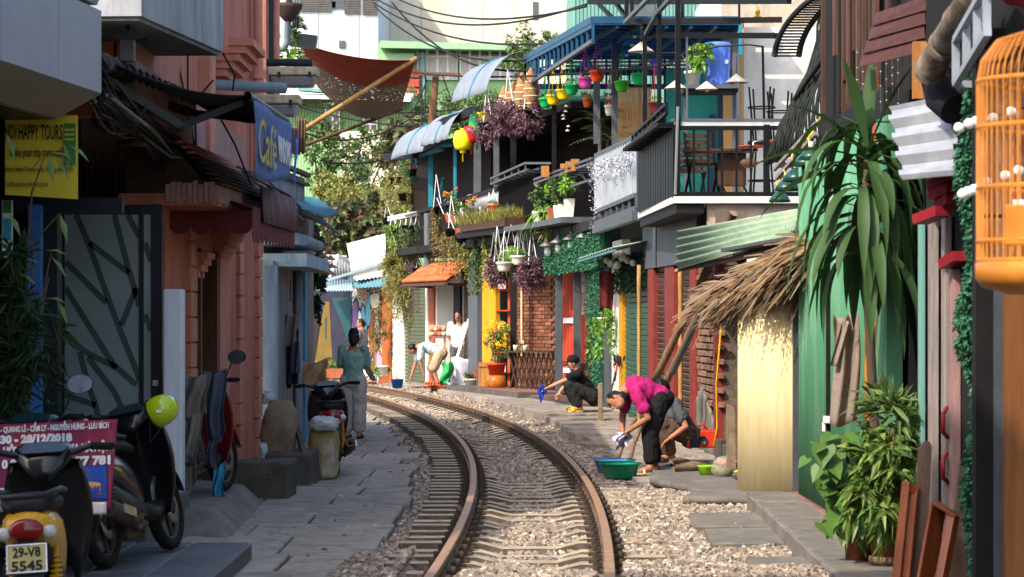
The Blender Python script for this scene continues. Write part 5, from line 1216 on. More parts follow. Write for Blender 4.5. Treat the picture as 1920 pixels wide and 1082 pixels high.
# brick pier
t = thing('brick_pier','rough brick pier with plastered foot beside the dark doorway','pier',onF(1330)); fw(1312,1350,0,0,'core','mortar',t,-.02,.3,zabs=(-.1,2.9))
a,b = onF(1312,-.01),onF(1350,-.01); n_,dr = FN(1330); e = (b-a).length; bm2 = boxmesh((.2,.07,.062),'brick',.006); ms = []; z = .62; r = 0
while z < 2.5:
    x = .1-(.1 if r % 2 else 0)
    while x < e+.02:
        if x > .02: ms.append(basis(a+dr*x+V((0,0,z))+n_*random.uniform(-.01,.03),(dr+V((0,0,random.uniform(-.05,.05)))).normalized(),-n_,(0,0,1)))
        x += .22
    z += .085; r += 1
pieces('brick',bm2,'brick_dirty',t,ms)
mb = MB(); mb.grid(lambda u_,v: a.lerp(b,u_)+n_*(.06+.03*nz(u_*3,v*3))+V((0,0,-.05+v*(.65+.2*math.sin(u_*5)))),10,8,t=.03); mb.build('plaster_foot','concrete',t)
fw(1350,1357,0,0,'red_jamb','red_frame',t,.06,.15,zabs=(0,2.4))
# dark room behind the opening and beyond the beige panel
t = thing('dark_doorway','open dark doorway between brick pier and beige sheet','doorway',(2.9,26,0))
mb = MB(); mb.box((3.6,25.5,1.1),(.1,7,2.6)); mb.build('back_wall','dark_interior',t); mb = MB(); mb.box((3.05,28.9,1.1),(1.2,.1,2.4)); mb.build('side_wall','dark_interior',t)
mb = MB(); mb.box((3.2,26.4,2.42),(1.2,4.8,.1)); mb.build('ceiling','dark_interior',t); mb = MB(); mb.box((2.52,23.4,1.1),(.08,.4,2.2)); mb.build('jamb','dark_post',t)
# 11 beige sheet
t = thing('beige_sheet','beige ribbed metal sheet closing the stall under the thatch','panel',(2.3,21.8,0))
mb = MB(); mb.corr((2.09,22.3,.03),(2.46,21.1,.1),(2.09,22.3,1.98),(2.46,21.1,2.02),34,.013,4,t=.004); mb.build('sheet','beige_tin',t)
mb = MB(); mb.box((2.49,21.03,1.15),(.09,.1,2.3)); mb.build('edge_post','grey_post',t); mb = MB(); mb.bar((2.06,22.4,2.06),(2.5,21.0,2.1),.1,.12); mb.build('head_rail','dark_post',t)
mb = MB(); mb.bar((1.98,22.2,2.26),(2.46,20.85,2.33),.14,.03); mb.build('flashing','steel_grey',t)
# 12 green doors
t = thing('green_door_house','house with tall green ribbed metal doors behind the dracaena','house',(2.5,19,0))
for (d0_,d1_) in ((20.75,18.75),(18.65,16.6)):
    mb = MB(); mb.corr((2.47,d0_,.13),(2.47,d1_,.13),(2.47,d0_,3.0),(2.47,d1_,3.0),46,.012,4,t=.004); lf = mb.build('door_leaf','green_tin',t)
    mb = MB(); mb.box((2.455,d1_+.03,1.55),(.03,.05,2.85)); mb.build('door_edge','dark_post',lf)
for z in (1.92,.85):
    mb = MB(); mb.box((2.435,18.72,z),(.04,.12,.05)); mb.box((2.42,18.78,z-.06),(.02,.04,.07)); mb.build('padlock','plug_white',t)
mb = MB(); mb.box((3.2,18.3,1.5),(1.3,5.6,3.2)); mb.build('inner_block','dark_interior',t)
mb = MB(); mb.box((2.72,17.6,3.1),(.4,2.4,.2)); mb.build('lintel','dark_post',t)
mb = MB(); mb.box((2.47,16.3,1.5),(.05,.2,2.9)); mb.build('yellow_jamb','orange_paint',t); mb = MB(); mb.box((2.46,15.9,1.5),(.06,.5,2.9)); mb.build('grey_panel','green_tin',t)
# mint tin over the thatch, leaning poles
t = thing('mint_tin_awning','faded mint green corrugated tin sheet sloping above the thatch','awning',P(1390,450,26))
mb = MB(); mb.corr(P(1268,490,28.5)+V((0,0,-.1)),P(1275,432,29.3),P(1500,440,22.5),P(1500,392,23.6),5,.03,8,t=.008); mb.build('sheet','mint_tin',t)
mb = MB(); mb.bar(P(1275,505,28.6),P(1500,462,22.8),.05); mb.build('batten','wood_dark',t)
# thatch bundle
t = thing('thatch_awning','shaggy brown palm thatch bundle hanging over the beige stall','awning',P(1400,500,24))
mb = MB()
def th_line(u_): return P(1330+170*u_,540-92*u_,23.2-3.0*u_)
for i in range(2300):
    u_ = random.uniform(.02,1.08); lay = random.random(); st_ = th_line(u_)+V((random.uniform(.0,.4),random.uniform(-.1,.3),-.02-.13*lay+.03*math.sin(u_*14)))
    ln = random.uniform(.2,.46)*(.85+.3*lay); dr_ = V((-.75+random.gauss(0,.25),.3+random.gauss(0,.35),-.2-.35*lay+random.gauss(0,.15))).normalized(); e_ = st_+dr_*ln+V((0,0,-.3*ln*random.random()))
    s_ = (dr_.cross(V((0,0,1))).normalized()*.6+V((0,0,random.uniform(.3,1.0))))*random.uniform(.006,.017); m_ = st_.lerp(e_,.55)+V((random.gauss(0,.015),random.gauss(0,.015),.06*ln+random.gauss(0,.012)))
    mb.add([st_-s_,st_+s_,m_+s_*1.2,m_-s_*1.2,e_+s_*.4,e_-s_*.4],[(0,1,2,3),(3,2,4,5)])
for i in range(260):
    u_ = random.uniform(.6,1.05); st_ = th_line(u_)+V((.2,0,.0)); dr_ = V((random.uniform(-.3,.5),random.gauss(0,.2),random.uniform(.2,.8))).normalized(); e_ = st_+dr_*random.uniform(.15,.3); s_ = V((0,1,0))*.012+V((.01,0,0)); mb.add([st_-s_,st_+s_,e_],[(0,1,2)])
mb.build('palm_strands','thatch_strands',t)['kind'] = 'stuff'
mb = MB(); mb.grid(lambda u_,v: th_line(u_)+V((.32-.5*v,.1*v,-.05-.03*math.sin(u_*15)-.13*v*v+.02*math.sin(u_*23+v*7))),24,6,t=.02); mb.build('thatch_shadow_sheet','thatch',t)  # solid sheet added under the strands to cast an unbroken shadow
mb = MB(); mb.tube([th_line(-.05)+V((.3,0,.0)),th_line(1.1)+V((.3,0,.02))],.06,8); mb.build('thatch_core','thatch',t); mb = MB(); mb.tube([th_line(0)+V((.2,0,-.1)),th_line(1.0)+V((.2,0,-.1))],.025,6); mb.build('batten','bamboo',t)
mat('old_bamboo','#8a6f58','#6a5240',.8,6,.3,30,stretch=(3,3,.6),dirt='#4c3c30',dscale=4)
for (a_,b_,r_,lab) in ((P(1376,400,28.0),P(1228,712,29.5),.045,'thick weathered bamboo pole leaning up through the thatch'),(P(1318,570,28.3),P(1240,735,29.3),.04,'shorter bamboo pole leaning beside the thick one')):
    mb = MB(); mb.tube([a_.lerp(b_,i/12) for i in range(13)],[r_*(1 if i % 2 else 1.15) for i in range(13)],9); mb.build('leaning_pole','old_bamboo',label=lab,cat='pole')
mb = MB(); mb.tube([P(1318,580,28.1),P(1262,700,28.6)],.03,8); mb.build('leaning_pole','pvc_grey',label='grey plastic pipe leaning with the bamboo poles',cat='pipe')
mb = MB(); mb.tube([P(1268,508,29.5),P(1320,490,28.5),P(1420,455,26)],.025,6); mb.build('bamboo_pole','bamboo',label='thin bamboo stick under the mint tin sheet',cat='pole')
t = thing('hanging_bulb','white bulb on a yellow cable hanging by the dark doorway','light bulb',P(1352,590,26.5)); mb = MB(); mb.tube([P(1358,560,26.5),P(1353,592,26.5),P(1350,640,26.5),P(1343,720,26.6),P(1345,800,26.8),P(1338,838,26.8)],.011,6); mb.build('cable','cable_yellow',t)
mb = MB(); mb.ball(P(1352,596,26.5)+V((0,-.02,0)),.035,10,8); mb.build('bulb','globe_white',t)
# clutter by the doorway
mat('tool_red','#c2341f','#a02a18',.45,5,.05); mat('lime_plastic','#8fc41f','#7bad18',.35,4,.02)
t = thing('welding_machine','red and black welding machine on the ground by the doorway','machine',P(1318,835,27)); d0 = 27.0
mb = MB(); mb.box(P(1316,822,d0),(.34,.3,.2)); mb.build('case','tool_red',t,bevel=.02); mb = MB(); mb.box(P(1302,820,d0-.1),(.12,.12,.22)); mb.build('side_unit','plastic_black',t,bevel=.015)
mb = MB(); mb.tube([P(1305,806,d0),P(1308,797,d0),P(1320,796,d0),P(1325,806,d0)],.014,8); mb.build('handle','tool_red',t); mb = MB(); mb.lathe([(.001,0),(.05,0),(.05,.01)],12,P(1318,826,d0-.16),Matrix.Rotation(R(90),3,'X')); mb.build('dial','plastic_black',t)
for i in range(7):
    mb = MB(); c = P(random.uniform(1265,1370),random.uniform(838,858),random.uniform(24.8,26.6)); c.z = .05; a0 = random.random()*6
    mb.tube([c+V((.25*math.cos(a0)*q/4+.06*math.sin(q*1.7),.3*math.sin(a0)*q/4,.02*math.sin(q*2))) for q in range(-4,5)],.014 if i % 3 else .02,6); mb.build('power_cable',('cable','cable_yellow','cable')[i % 3],label=('black power cable coiled on the ground by the doorway','yellow power cable on the ground by the doorway','black power cable coiled on the ground by the doorway')[i % 3],cat='cable',group='cables on the ground by the doorway')
mat('stick_wood','#8d7a66','#6c5a48',.9,7,.3,40)
for i,(x0,y0,x1,y1) in enumerate(((1262,857,1318,862),(1270,848,1330,850),(1330,842,1378,838),(1258,848,1290,842))):
    a_,b_ = P(x0,y0,25+.4*i),P(x1,y1,25.2+.4*i); a_.z = b_.z = .07; mb = MB(); mb.tube([a_,a_.lerp(b_,.5)+V((0,0,.02)),b_],[.035,.045,.03],7); mb.build('wood_offcut','stick_wood',label='rough wooden offcut lying in the clutter by the doorway',cat='wood',group='offcuts by the doorway')
t = thing('plastic_bowl','small lime green bowl beside a bag of vegetables','bowl',P(1325,885,24)); c = P(1325,885,24.4); c.z = .035
mb = MB(); mb.lathe([(.001,0),(.06,0),(.09,.1),(.105,.115),(.1,.118),(.08,.1),(.055,.012),(.001,.012)],18,c); mb.build('shell','lime_plastic',t)
mat('bag_clear','#cfd3c4','#b4b89c',.2,10,.5,20,alpha=.3); mat('veg_pink','#c4586a','#a8414f',.6,8,.2)
t = thing('plastic_bag','clear plastic bag of pink and green produce on the ground','bag',P(1357,888,24)); c = P(1357,885,24.2); c.z = .04
mb = MB(); mb.ball(c+V((0,0,.11)),.12,16,12,1,.7,.9); mb.v = [tuple(V(v)+V((.03,.03,.02))*mnoise.noise(V(v)*22)+V((0,0,.05*max(0,v[2]-c.z-.12)))) for v in mb.v]; mb.build('bag','bag_clear',t); mb = MB(); mb.ball(c+V((.01,0,.15)),.08,10,6,1,.8,.5); mb.build('pink_produce','veg_pink',t); mb = MB(); mb.ball(c+V((0,0,.06)),.1,10,6,1,.6,.5); mb.build('green_produce','leaf_olive',t)
mb = MB(); mb.hexa([P(1368,880,23.6)+V(q) for q in ((0,0,0),(.06,0,0),(.06,.35,0),(0,.35,0),(.0,.0,.62),(.05,0,.6),(.05,.4,.62),(0,.4,.62))]); mb.build('stone_plate','stick_wood',label='flat stone plate leaning beside the beige sheet',cat='stone')
for i,(px,py,d_,h_) in enumerate(((1352,838,26.6,.28),(1366,842,26.2,.24))):
    mb = MB(); c = P(px,py,d_); c.z = .03+h_/2; mb.box(c,(.09,.2,h_),.2); mb.build('broken_block','concrete_dark',label=('broken grey block next to the welding machine','broken grey block next to the leaning stone plate')[i],cat='block',bevel=.015)
# white stake by the squatting man
mb = MB(); c = P(1126,795,36); mb.hexa([c+V(q) for q in ((-.04,-.03,0),(.04,-.03,0),(.04,.03,0),(-.04,.03,0),(-.035,-.03,.6),(.03,-.03,.62),(.03,.03,.62),(-.035,.03,.6))]); mb.build('marker_post','stick_wood',label='old whitewashed marker post by the squatting man',cat='post',bevel=.012)
# ================================================================== RIGHT ROW, UPPER TERRACES
mat('black_steel','#101012','#0a0a0b',.5,7,.1,40,metal=.3)
mat('grey_steel','#555960','#464a51',.5,5,.08,metal=.2)
mat('fence_grey','#9aa0a8','#868c95',.5,4,.05,dirt='#72777e',dscale=3,metal=.15)
mat('teal_steel','#1f7f96','#19687c',.5,4,.05)
mat('blue_steel','#15496a','#103a55',.5,4,.05)
mat('plastic_sheet','#7a818c','#686f79',.5,4,.1,dirt='#8d9299',dscale=3)
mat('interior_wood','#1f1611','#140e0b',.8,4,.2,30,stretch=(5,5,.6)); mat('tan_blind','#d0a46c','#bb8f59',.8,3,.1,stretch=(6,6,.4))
mat('render_white','#dedcd4','#c9c6bd',.85,3,.2,40,dirt='#9a938a',dscale=2); mat('render_crack','#b3a595','#978a7c',.9,5,.5,30,dirt='#6d6258',dscale=3)
mat('teal_panel','#1f7f74','#186a60',.5,2,.05); mat('navy_panel','#1c3a52','#152c40',.5,2,.05); mat('barrel_blue','#5b7fd6','#4d70c6',.4,3,.03,coat=.2)
for n_,c1 in (('pot_plastic_red','#d8401f'),('pot_plastic_pink','#d44fa8'),('pot_plastic_green','#17a552'),('pot_plastic_yellow','#e8c714'),('pot_plastic_orange','#d8621f'),('pot_plastic_purple','#5b52c0'),('lantern_red','#cf1f26'),('lantern_yellow','#e3d01c'),('lantern_green','#1f9a50'),('pot_plastic_lime','#45b52a')): mat(n_,c1,None,.35,3,.02)
mat('straw','#94704a','#765435',.8,14,.4,50); mat('straw_pale','#c9baa4','#b09f88',.85,10,.2,40); mat('teal_cone','#2f93ad','#26798f',.6,5,.1); mat('cone_grey','#9a948e','#7c7671',.8,8,.1)
leafmat('tinsel',['#c8ccd2','#8e949e','#e8eaec','#6d727c','#4a5060','#a8aebc'],.25,0)
def bars(par,nm,m,lst,w_=.05,h=None):
    for a,b in lst: mb = MB(); mb.bar(a,b,w_,h); mb.build(nm,m,par)
def post(par,px0,px1,y0,y1,d,m,nm='post'): 
    mb = MB(); mb.box(((X(px0,d)+X(px1,d))/2,d,(Z(y0,d)+Z(y1,d))/2),(X(px1,d)-X(px0,d),X(px1,d)-X(px0,d),Z(y0,d)-Z(y1,d))); return mb.build(nm,m,par)
# ---- storey slab above the far shops
t = thing('upper_terrace','dark timber terrace storey over the hut and yellow cafe','terrace',onF(950)+V((0,0,3.3)))
def slabF(px0,px1,o0,o1,z0,z1,nm,m,n=8):
    for i in range(n):
        a,b = px0+(px1-px0)*i/n,px0+(px1-px0)*(i+1)/n; q = [onF(a,o1),onF(b,o1),onF(b,o0),onF(a,o0)]
        mb = MB(); mb.hexa([p+V((0,0,z0)) for p in q]+[p+V((0,0,z1)) for p in q]); mb.build(nm,m,t)
slabF(745,1222,-3.0,.3,3.12,3.28,'floor_panel','dark_post',8)
for i,px in enumerate(range(716,1110,31)):
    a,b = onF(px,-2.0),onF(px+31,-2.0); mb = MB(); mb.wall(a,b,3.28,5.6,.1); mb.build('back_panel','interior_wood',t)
mb = MB(); mb.wall(onF(1105,.0),onF(1105,-2.3),3.28,5.3,-.1)
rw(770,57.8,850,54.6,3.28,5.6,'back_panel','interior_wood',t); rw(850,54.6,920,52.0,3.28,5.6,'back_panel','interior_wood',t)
for i in range(3): a,b = onF(840+i*75,-2.25),onF(858+i*75,-2.25); mb = MB(); mb.wall(a,b,3.5,4.9,.03); mb.build('door_panel','wood_warm' if i == 1 else 'wood_brown',t)
slabF(752,1060,-2.3,-.1,5.5,5.62,'roof_panel','dark_post',8)
for (x0,x1,y0,y1,d,m) in ((803,812,282,392,54.3,'teal_steel'),(850,856,255,380,52.2,'teal_steel'),(888,902,258,372,50.5,'grey_steel'),(925,936,245,357,49,'grey_steel'),(957,968,240,322,48,'dark_post'),(1035,1043,190,330,44.5,'black_steel'),(1113,1125,145,270,40.2,'grey_steel'),(1147,1158,68,275,38.6,'grey_steel')): post(t,x0,x1,y0,y1,d,m)
bars(t,'beam','teal_steel',[(P(775,297,55.5),P(800,288,54.5)),(P(800,289,54.5),P(830,281,53)),(P(830,274,53),P(850,272,52)),(P(800,289,54.5),P(856,262,52)),(P(775,297,55.5),P(775,310,55.5))],.06)
bars(t,'beam','dark_post',[(P(780,262,54.8),P(840,226,52)),(P(725,295,58),P(780,290,55)),(P(835,228,52),P(935,196,48.5))],.16)
bars(t,'hand_rail','dark_post',[(P(785,398,55),P(875,372,51)),(P(875,372,51),P(935,353,48.7))],.08)
bars(t,'hand_rail','grey_steel',[(P(745,410,57),P(785,398,55))],.06)
for i in range(8): p = P(790+i*12,397-i*4,54.8-i*.5); bars(t,'baluster','dark_post',[(p,V((p.x,p.y,3.28)))],.04)
mb = MB(); mb.corr(P(876,366,51),P(936,352,48.7),P(876,396,51),P(936,388,48.7),14,.015,5); mb.build('white_fence_sheet','fence_grey',t)
# slat fence and counter
a,b = P(938,343,48.4),P(1004,318,45.6); n = 22
for i in range(n):
    p = a.lerp(b,i/(n-1)); bars(t,'fence_slat','black_steel',[(V((p.x,p.y,3.62)),V((p.x,p.y,4.36)))],.075,.02)
bars(t,'counter_edge','grey_steel',[(P(921,345,48.2),P(990,318,45.4)),(P(921,335,48.2),P(985,306,45.4)),(P(985,306,45.4),P(1034,306,45)),(P(930,342,49),P(1012,316,46))],.04)
for i in range(9): p = P(921+i*8,345-i*3.2,48.2-.35*i); bars(t,'counter_slat','grey_steel',[(p,p+V((.35,.2,0)))],.1,.02)
for i in range(6): p = P(921+i*12.8,335-i*5.5,48.2-.55*i); bars(t,'rail_stub','grey_steel',[(p,p+V((0,0,-.1)))],.03)
# second counter with struts
bars(t,'counter_edge','grey_steel',[(P(1002,337,45.2),P(1110,297,40.3)),(P(1002,344,45.2),P(1112,305,40.3)),(P(1040,360,43.4),P(1115,335,40.2))],.04)
for i in range(10): p = P(1004+i*11.5,344-i*4.2,45-i*.5); bars(t,'counter_slat','grey_steel',[(p,p+V((.4,.15,0)))],.1,.02)
for i in range(5): p = P(1020+i*20,338-i*7.4,44.4-.9*i); bars(t,'strut','grey_steel',[(p,p+V((.3,-.1,-.35)))],.035)
for i,px in enumerate((1022,1058,1068,1078)): 
    mb = MB(); mb.box(P(px,322-i*4,43.5-.6*i),(.14,.2,.2)); mb.build('stool_top','wood_warm',t)
slabF(1003,1118,-.2,.62,3.3,3.4,'ledge_panel','grey_steel',4)
slabF(905,1003,-.2,.55,3.3,3.42,'ledge_panel','dark_post',4)
# awning sheets
for i,(p0,p1,zt,zb,ou,lab) in enumerate(((782,842,5.98,5.3,.62,'pale curved plastic awning with a blue cord over the teal posts'),(838,893,6.1,5.42,.62,'white rippled plastic awning next to the paper lanterns'),(915,985,6.85,6.05,.8,'grey curved plastic awning beside the blue canopy'))):
    tt = thing('curved_awning',lab,'awning',onF((p0+p1)/2,.3)+V((0,0,zb)))
    mb = MB(); mb.grid(lambda u_,v: onF(p0+(p1-p0)*u_,.0+ou*math.sin(v*1.35))+V((0,0,zb+(zt-zb)*(math.cos(v*1.35)-math.cos(1.35))/(1-math.cos(1.35))+.012*math.sin(u_*26)*(i == 1))),24,10,t=.012); mb.build('sheet','plastic_sheet',tt)
    mb = MB(); mb.tube([onF(p0+(p1-p0)*.5,.01+ou*math.sin(v*.135))+V((0,0,.02+zb+(zt-zb)*(math.cos(v*.135)-math.cos(1.35))/(1-math.cos(1.35)))) for v in range(11)],.018,5); mb.build('cord','teal_steel',tt)
# lanterns
for (px,py,r,h,m,lab) in ((868,263,.2,.4,'lantern_yellow','yellow paper lantern with tassel under the rippled awning'),(884,252,.19,.34,'lantern_red','red paper lantern beside the yellow one'),(894,236,.17,.5,'lantern_green','green paper lantern half behind the purple plant')):
    c = P(px,py,49.4); tt = thing('paper_lantern',lab,'lantern',c,group='paper lanterns'); mb = MB()
    mb.lathe([(.05,h/2)]+[(r*(.55+.45*math.sin(math.pi*q/10)),h/2*math.cos(math.pi*q/10)) for q in range(1,10)]+[(.05,-h/2)],14,c); mb.build('body',m,tt)
    mb = MB(); mb.lathe([(.06,.04),(.06,-.04)],10,c+V((0,0,h/2))); mb.lathe([(.06,.04),(.06,-.06)],10,c+V((0,0,-h/2))); mb.build('rims',m,tt); mb = MB(); mb.tube([c+V((0,0,-h/2)),c+V((0,0,-h/2-.24))],.018,6); mb.build('tassel',m,tt); mb = MB(); mb.tube([c+V((0,0,h/2)),c+V((0,0,h/2+.35))],.004,4); mb.build('string','cable',tt)
# hanging pots
def hpot(px,py,d,m,lab,r=.11,strl=.5,leafm='leaf_mid',strm=None,grp='coloured hanging pots on the terrace',nl=46,ll=.1):
    c = P(px,py,d); tt = thing('hanging_pot',lab,'hanging pot',c+V((0,0,-.08)),group=grp)
    mb = MB(); mb.lathe([(.001,-.09),(r*.6,-.09),(r*.68,-.075),(r*.9,-.03),(r*1.0,.05),(r*1.12,.055),(r*1.12,.085),(r*.98,.085),(r*.9,.05),(.001,.04)],16,c); mb.build('pot',m,tt)
    for q in range(3): mb = MB(); an = q*2.09+.4; mb.tube([c+V((r*math.cos(an),r*math.sin(an),.08)),c+V((0,0,.08+strl))],.006,4); mb.build('cord',strm or m,tt)
    mb = MB(); mb.tube([c+V((0,0,.06+strl)),c+V((.015,0,.12+strl)),c+V((.03,0,.1+strl))],.008,5); mb.build('hook',strm or m,tt)
    mb = MB(); cloud(mb,c+V((0,0,.12)),(r*1.1,r*1.1,.06),nl,ll,.02,.1,.5,zmin=0); mb.build('plant',leafm,tt); return tt
for i,(px,py,cn,lab) in enumerate(((992,207,'red','red hanging pot next to the purple foliage'),(1007,200,'pink','pink hanging pot between red and green pots, low on the string'),(1023,193,'green','green hanging pot between the lower pink pot and the yellow pots'),(1037,187,'yellow','yellow hanging pot before the black post'),(1056,177,'yellow','yellow hanging pot just above the other yellow one'),(1072,168,'green','green hanging pot between yellow and upper pink pots'),(1097,155,'pink','pink hanging pot next to the topmost red pot'),(1120,143,'red','red hanging pot, topmost of the string'))): hpot(px,py,46.5-i*1.2,'pot_plastic_'+cn,lab,.115,.5 if i else .45,strm='pot_plastic_'+('pink' if cn == 'red' and i == 7 else cn))
hpot(1166,162,38,'pot_plastic_lime','lime green hanging pot between the grey posts'); hpot(1198,148,36,'pot_plastic_green','deep green hanging pot behind the black post'); hpot(1101,192,43,'pot_plastic_orange','small square orange pot hanging below the pink pot',.08); hpot(1144,193,40,'pot_plastic_orange','small orange pot hanging beside the grey post',.06); hpot(1230,122,36,'pot_plastic_purple','purple hanging pot under the blue canopy',.1); hpot(1228,202,34,'maroon_towel','dark red hanging pot with green tuft by the slat fence',.085,leafm='leaf_bright'); hpot(908,219,48.5,'lantern_yellow','yellow hanging pot above the purple plant',.13)
hpot(1143,207,40,'white_pot','white hanging pot under the small orange pot',.08)
mat('orchid','#c93a92','#b02f80',.6,8,0)
c = P(1143,158,40); tt = thing('orchid','pink orchid spray hanging beside the grey post','orchid',c); mb = MB()
for i in range(12): leaf(mb,c+V((random.uniform(-.16,.1),0,random.uniform(-.02,.07))),rnd_dir(),rnd_dir(0),.06,.06)
mb.build('blooms','orchid',tt); mb = MB(); mb.tube([P(1140,152,40),P(1146,165,40),P(1147,190,40)],.006,4); mb.build('stem','leaf_mid',tt)
# purple hanging masses
def hangmass(px,py,d,rx,rz,n,m,lab,l=.12,w_=.035,strn=10,sl=.5,name='hanging_plant',potm=None,strm='letter_white',strl=.7,wire_=True,droop=.35):
    c = P(px,py,d); tt = thing(name,lab,'plant',c+V((0,0,-rz)))
    mb = MB(); cloud(mb,c,(rx,rx,rz),n,l,w_,.25,droop)
    if strn: strands(mb,c+V((0,0,-rz*.3)),rx*.8,rx*.8,strn,sl,l*.8,w_)
    mb.build('foliage',m,tt)
    mb = MB(); pot(mb,c+V((0,0,-.02 if not potm else rz*.1)),min(.16,rx*.6),.18); mb.build('pot',potm or 'dark_post',tt)
    if wire_:
        for q in range(3): an = q*2.1; mb = MB(); mb.tube([c+V((.12*math.cos(an),.12*math.sin(an),.12)),c+V((0,0,.15+strl))],.008,4); mb.build('cord',strm,tt)
    return tt
hangmass(912,245,47.2,.3,.34,1100,'leaf_purple','purple foliage plant hanging under the yellow pot',.09,.034,0,.3); hangmass(952,215,45.8,.48,.36,2000,'leaf_purple','wide purple foliage mass hanging beneath the straw fish traps',.09,.034,0,.3); hangmass(988,222,45.0,.3,.32,1000,'leaf_purple','purple foliage hanging beside the red pot',.09,.034,0,.3)
hangmass(932,508,46,.24,.33,1500,'leaf_purple','dark purple plant hanging in front of the yellow wall',.08,.034,3,.3); hangmass(996,512,45,.28,.33,1700,'leaf_purple','dark purple plant hanging in front of the brick panel',.08,.034,3,.3)
for px,py,lab in ((945,500,'white hanging basket beside the purple plant'),(972,488,'white hanging basket with spider plant before the bricks')):
    hpot(px,py,45.6,'white_pot',lab,.14,.55,'leaf_bright','letter_white','white hanging baskets',60,.22)
c = P(958,470,45.8); tt = thing('hanging_plant','green spider plant hanging above the white baskets','plant',c); mb = MB()
for i in range(70): leaf(mb,c,V((random.gauss(0,.8),random.gauss(0,.8),random.uniform(.2,1.2))),(0,0,1),random.uniform(.2,.42),.022,.8)
mb.build('foliage','leaf_bright',tt); mb = MB(); pot(mb,c+V((0,0,-.15)),.13,.16); mb.build('pot','white_pot',tt)
bars(tt,'cord','letter_white',[(c+V((-.1,0,0)),c+V((0,0,.5))),(c+V((.1,0,0)),c+V((0,0,.5)))],.008)
tt = thing('cord_rack','row of white hanging cords on a rod under the planter ledge','cord rack',P(965,440,45.6)); bars(tt,'rod','steel_dark',[(P(920,440,46.4),P(1012,425,44.9))],.02)
for i,px in enumerate((926,933,978,985,997,1004)):
    c = P(px,446-(px-926)*.12,45.7)
    for q in (-.06,.07): mb = MB(); mb.tube([c+V((0,0,.1)),c+V((q,0,-.35))],.009,4); mb.build('cord','letter_white',tt)
# fish traps
for i,(px,py,d,h) in enumerate(((946,190,46.5,.6),(963,183,46,.62),(979,172,45.4,.72),(996,165,45,.75))):
    c = P(px,py,d); tt = thing('fish_trap','conical woven bamboo fish trap hanging from the terrace roof','basket',c+V((0,0,-h/2)),group='woven fish traps'); mb = MB(); r_ = .15
    mb.lathe([(r_*.5,-h/2),(r_,-h*.25),(r_*.95,0),(r_*.6,h*.3),(.03,h/2)],14,c); mb.build('basket','straw',tt)
    for q in range(5): z = -h*.4+h*.18*q; rr = r_*(.75,1.02,.98,.78,.42)[q]; mb = MB(); mb.lathe([(rr*1.03,z),(rr*1.05,z+.012),(rr*1.0,z+.02)],14,c); mb.build('hoop','straw_pale',tt)
# blue canopy
leafmat('blue_sheet',['#1f7cae','#2486ba','#1a6f9e'],.4,.6)
t = thing('blue_canopy','large blue sheet canopy on a steel frame over the terraces','canopy',(1.8,40,5.6))
A0,A1,B0,B1 = V((X(1112,34.5),34.5,5.9)),V((X(1388,34.5),34.5,5.9)),V((X(985,46.5),46.5,6.66)),V((3.6,46.5,6.66)); g0,g1 = V((0,0,-.3)),V((0,0,-.55))
for i in range(14):
    p,q,r_,s_ = A0.lerp(B0,i/14),A1.lerp(B1,i/14),A0.lerp(B0,(i+1)/14-.004),A1.lerp(B1,(i+1)/14-.004); mb = MB(); mb.hexa([p,q,s_,r_]+[v+V((0,0,.012)) for v in (p,q,s_,r_)]); mb.build('sheet','blue_sheet',t)
    bars(t,'purlin','blue_steel',[(p+V((0,0,-.04)),q+V((0,0,-.04)))],.05,.06)
for i in range(7): bars(t,'rafter','blue_steel',[(A0.lerp(A1,i/6)+V((0,0,-.08)),B0.lerp(B1,i/6)+V((0,0,-.08)))],.05,.07)
bars(t,'edge_beam','blue_steel',[(A0,B0),(A0,A1),(B0+g1,B1+g1)],.07,.1); bars(t,'edge_beam','grey_steel',[(A0+g0,B0+g1)],.06,.06)
for i in range(17): p = A0.lerp(B0,i/16); bars(t,'trellis_bar','blue_steel',[(p,p+g0.lerp(g1,i/16))],.04)
for i in range(8): p = A1.lerp(B1,i/8); bars(t,'trellis_bar','teal_steel',[(p,p+V((0,0,-.5)))],.05)
for i in range(16): p = B0.lerp(B1,i/15); bars(t,'trellis_bar','blue_steel',[(p,p+g1)],.04)
post(t,1373,1386,75,235,34.8,'grey_steel'); post(t,1195,1200,120,200,46,'blue_steel'); post(t,1245,1250,120,260,44,'blue_steel')
bars(t,'tie_beam','grey_steel',[(P(1118,68,38.6),P(1210,68,38.6)),(P(1120,70,38.6),P(1120,35,38.6)),(P(1205,70,38.6),P(1205,38,38.6))],.07)
bars(t,'rear_beam','blue_steel',[(P(995,135,46),P(1250,137,46))],.1)
for i in range(5): bars(t,'roof_slat','dark_post',[(P(1060,110+i*7,47),P(1290,108+i*7,47))],.05,.05)
mb = MB(); mb.box(P(1070,178,47),(1.4,.06,.25)); mb.build('teal_board','teal_wall',t); mb = MB(); mb.box(P(1070,197,46.8),(1.4,.3,.2)); mb.build('green_gutter','green_tin',t)
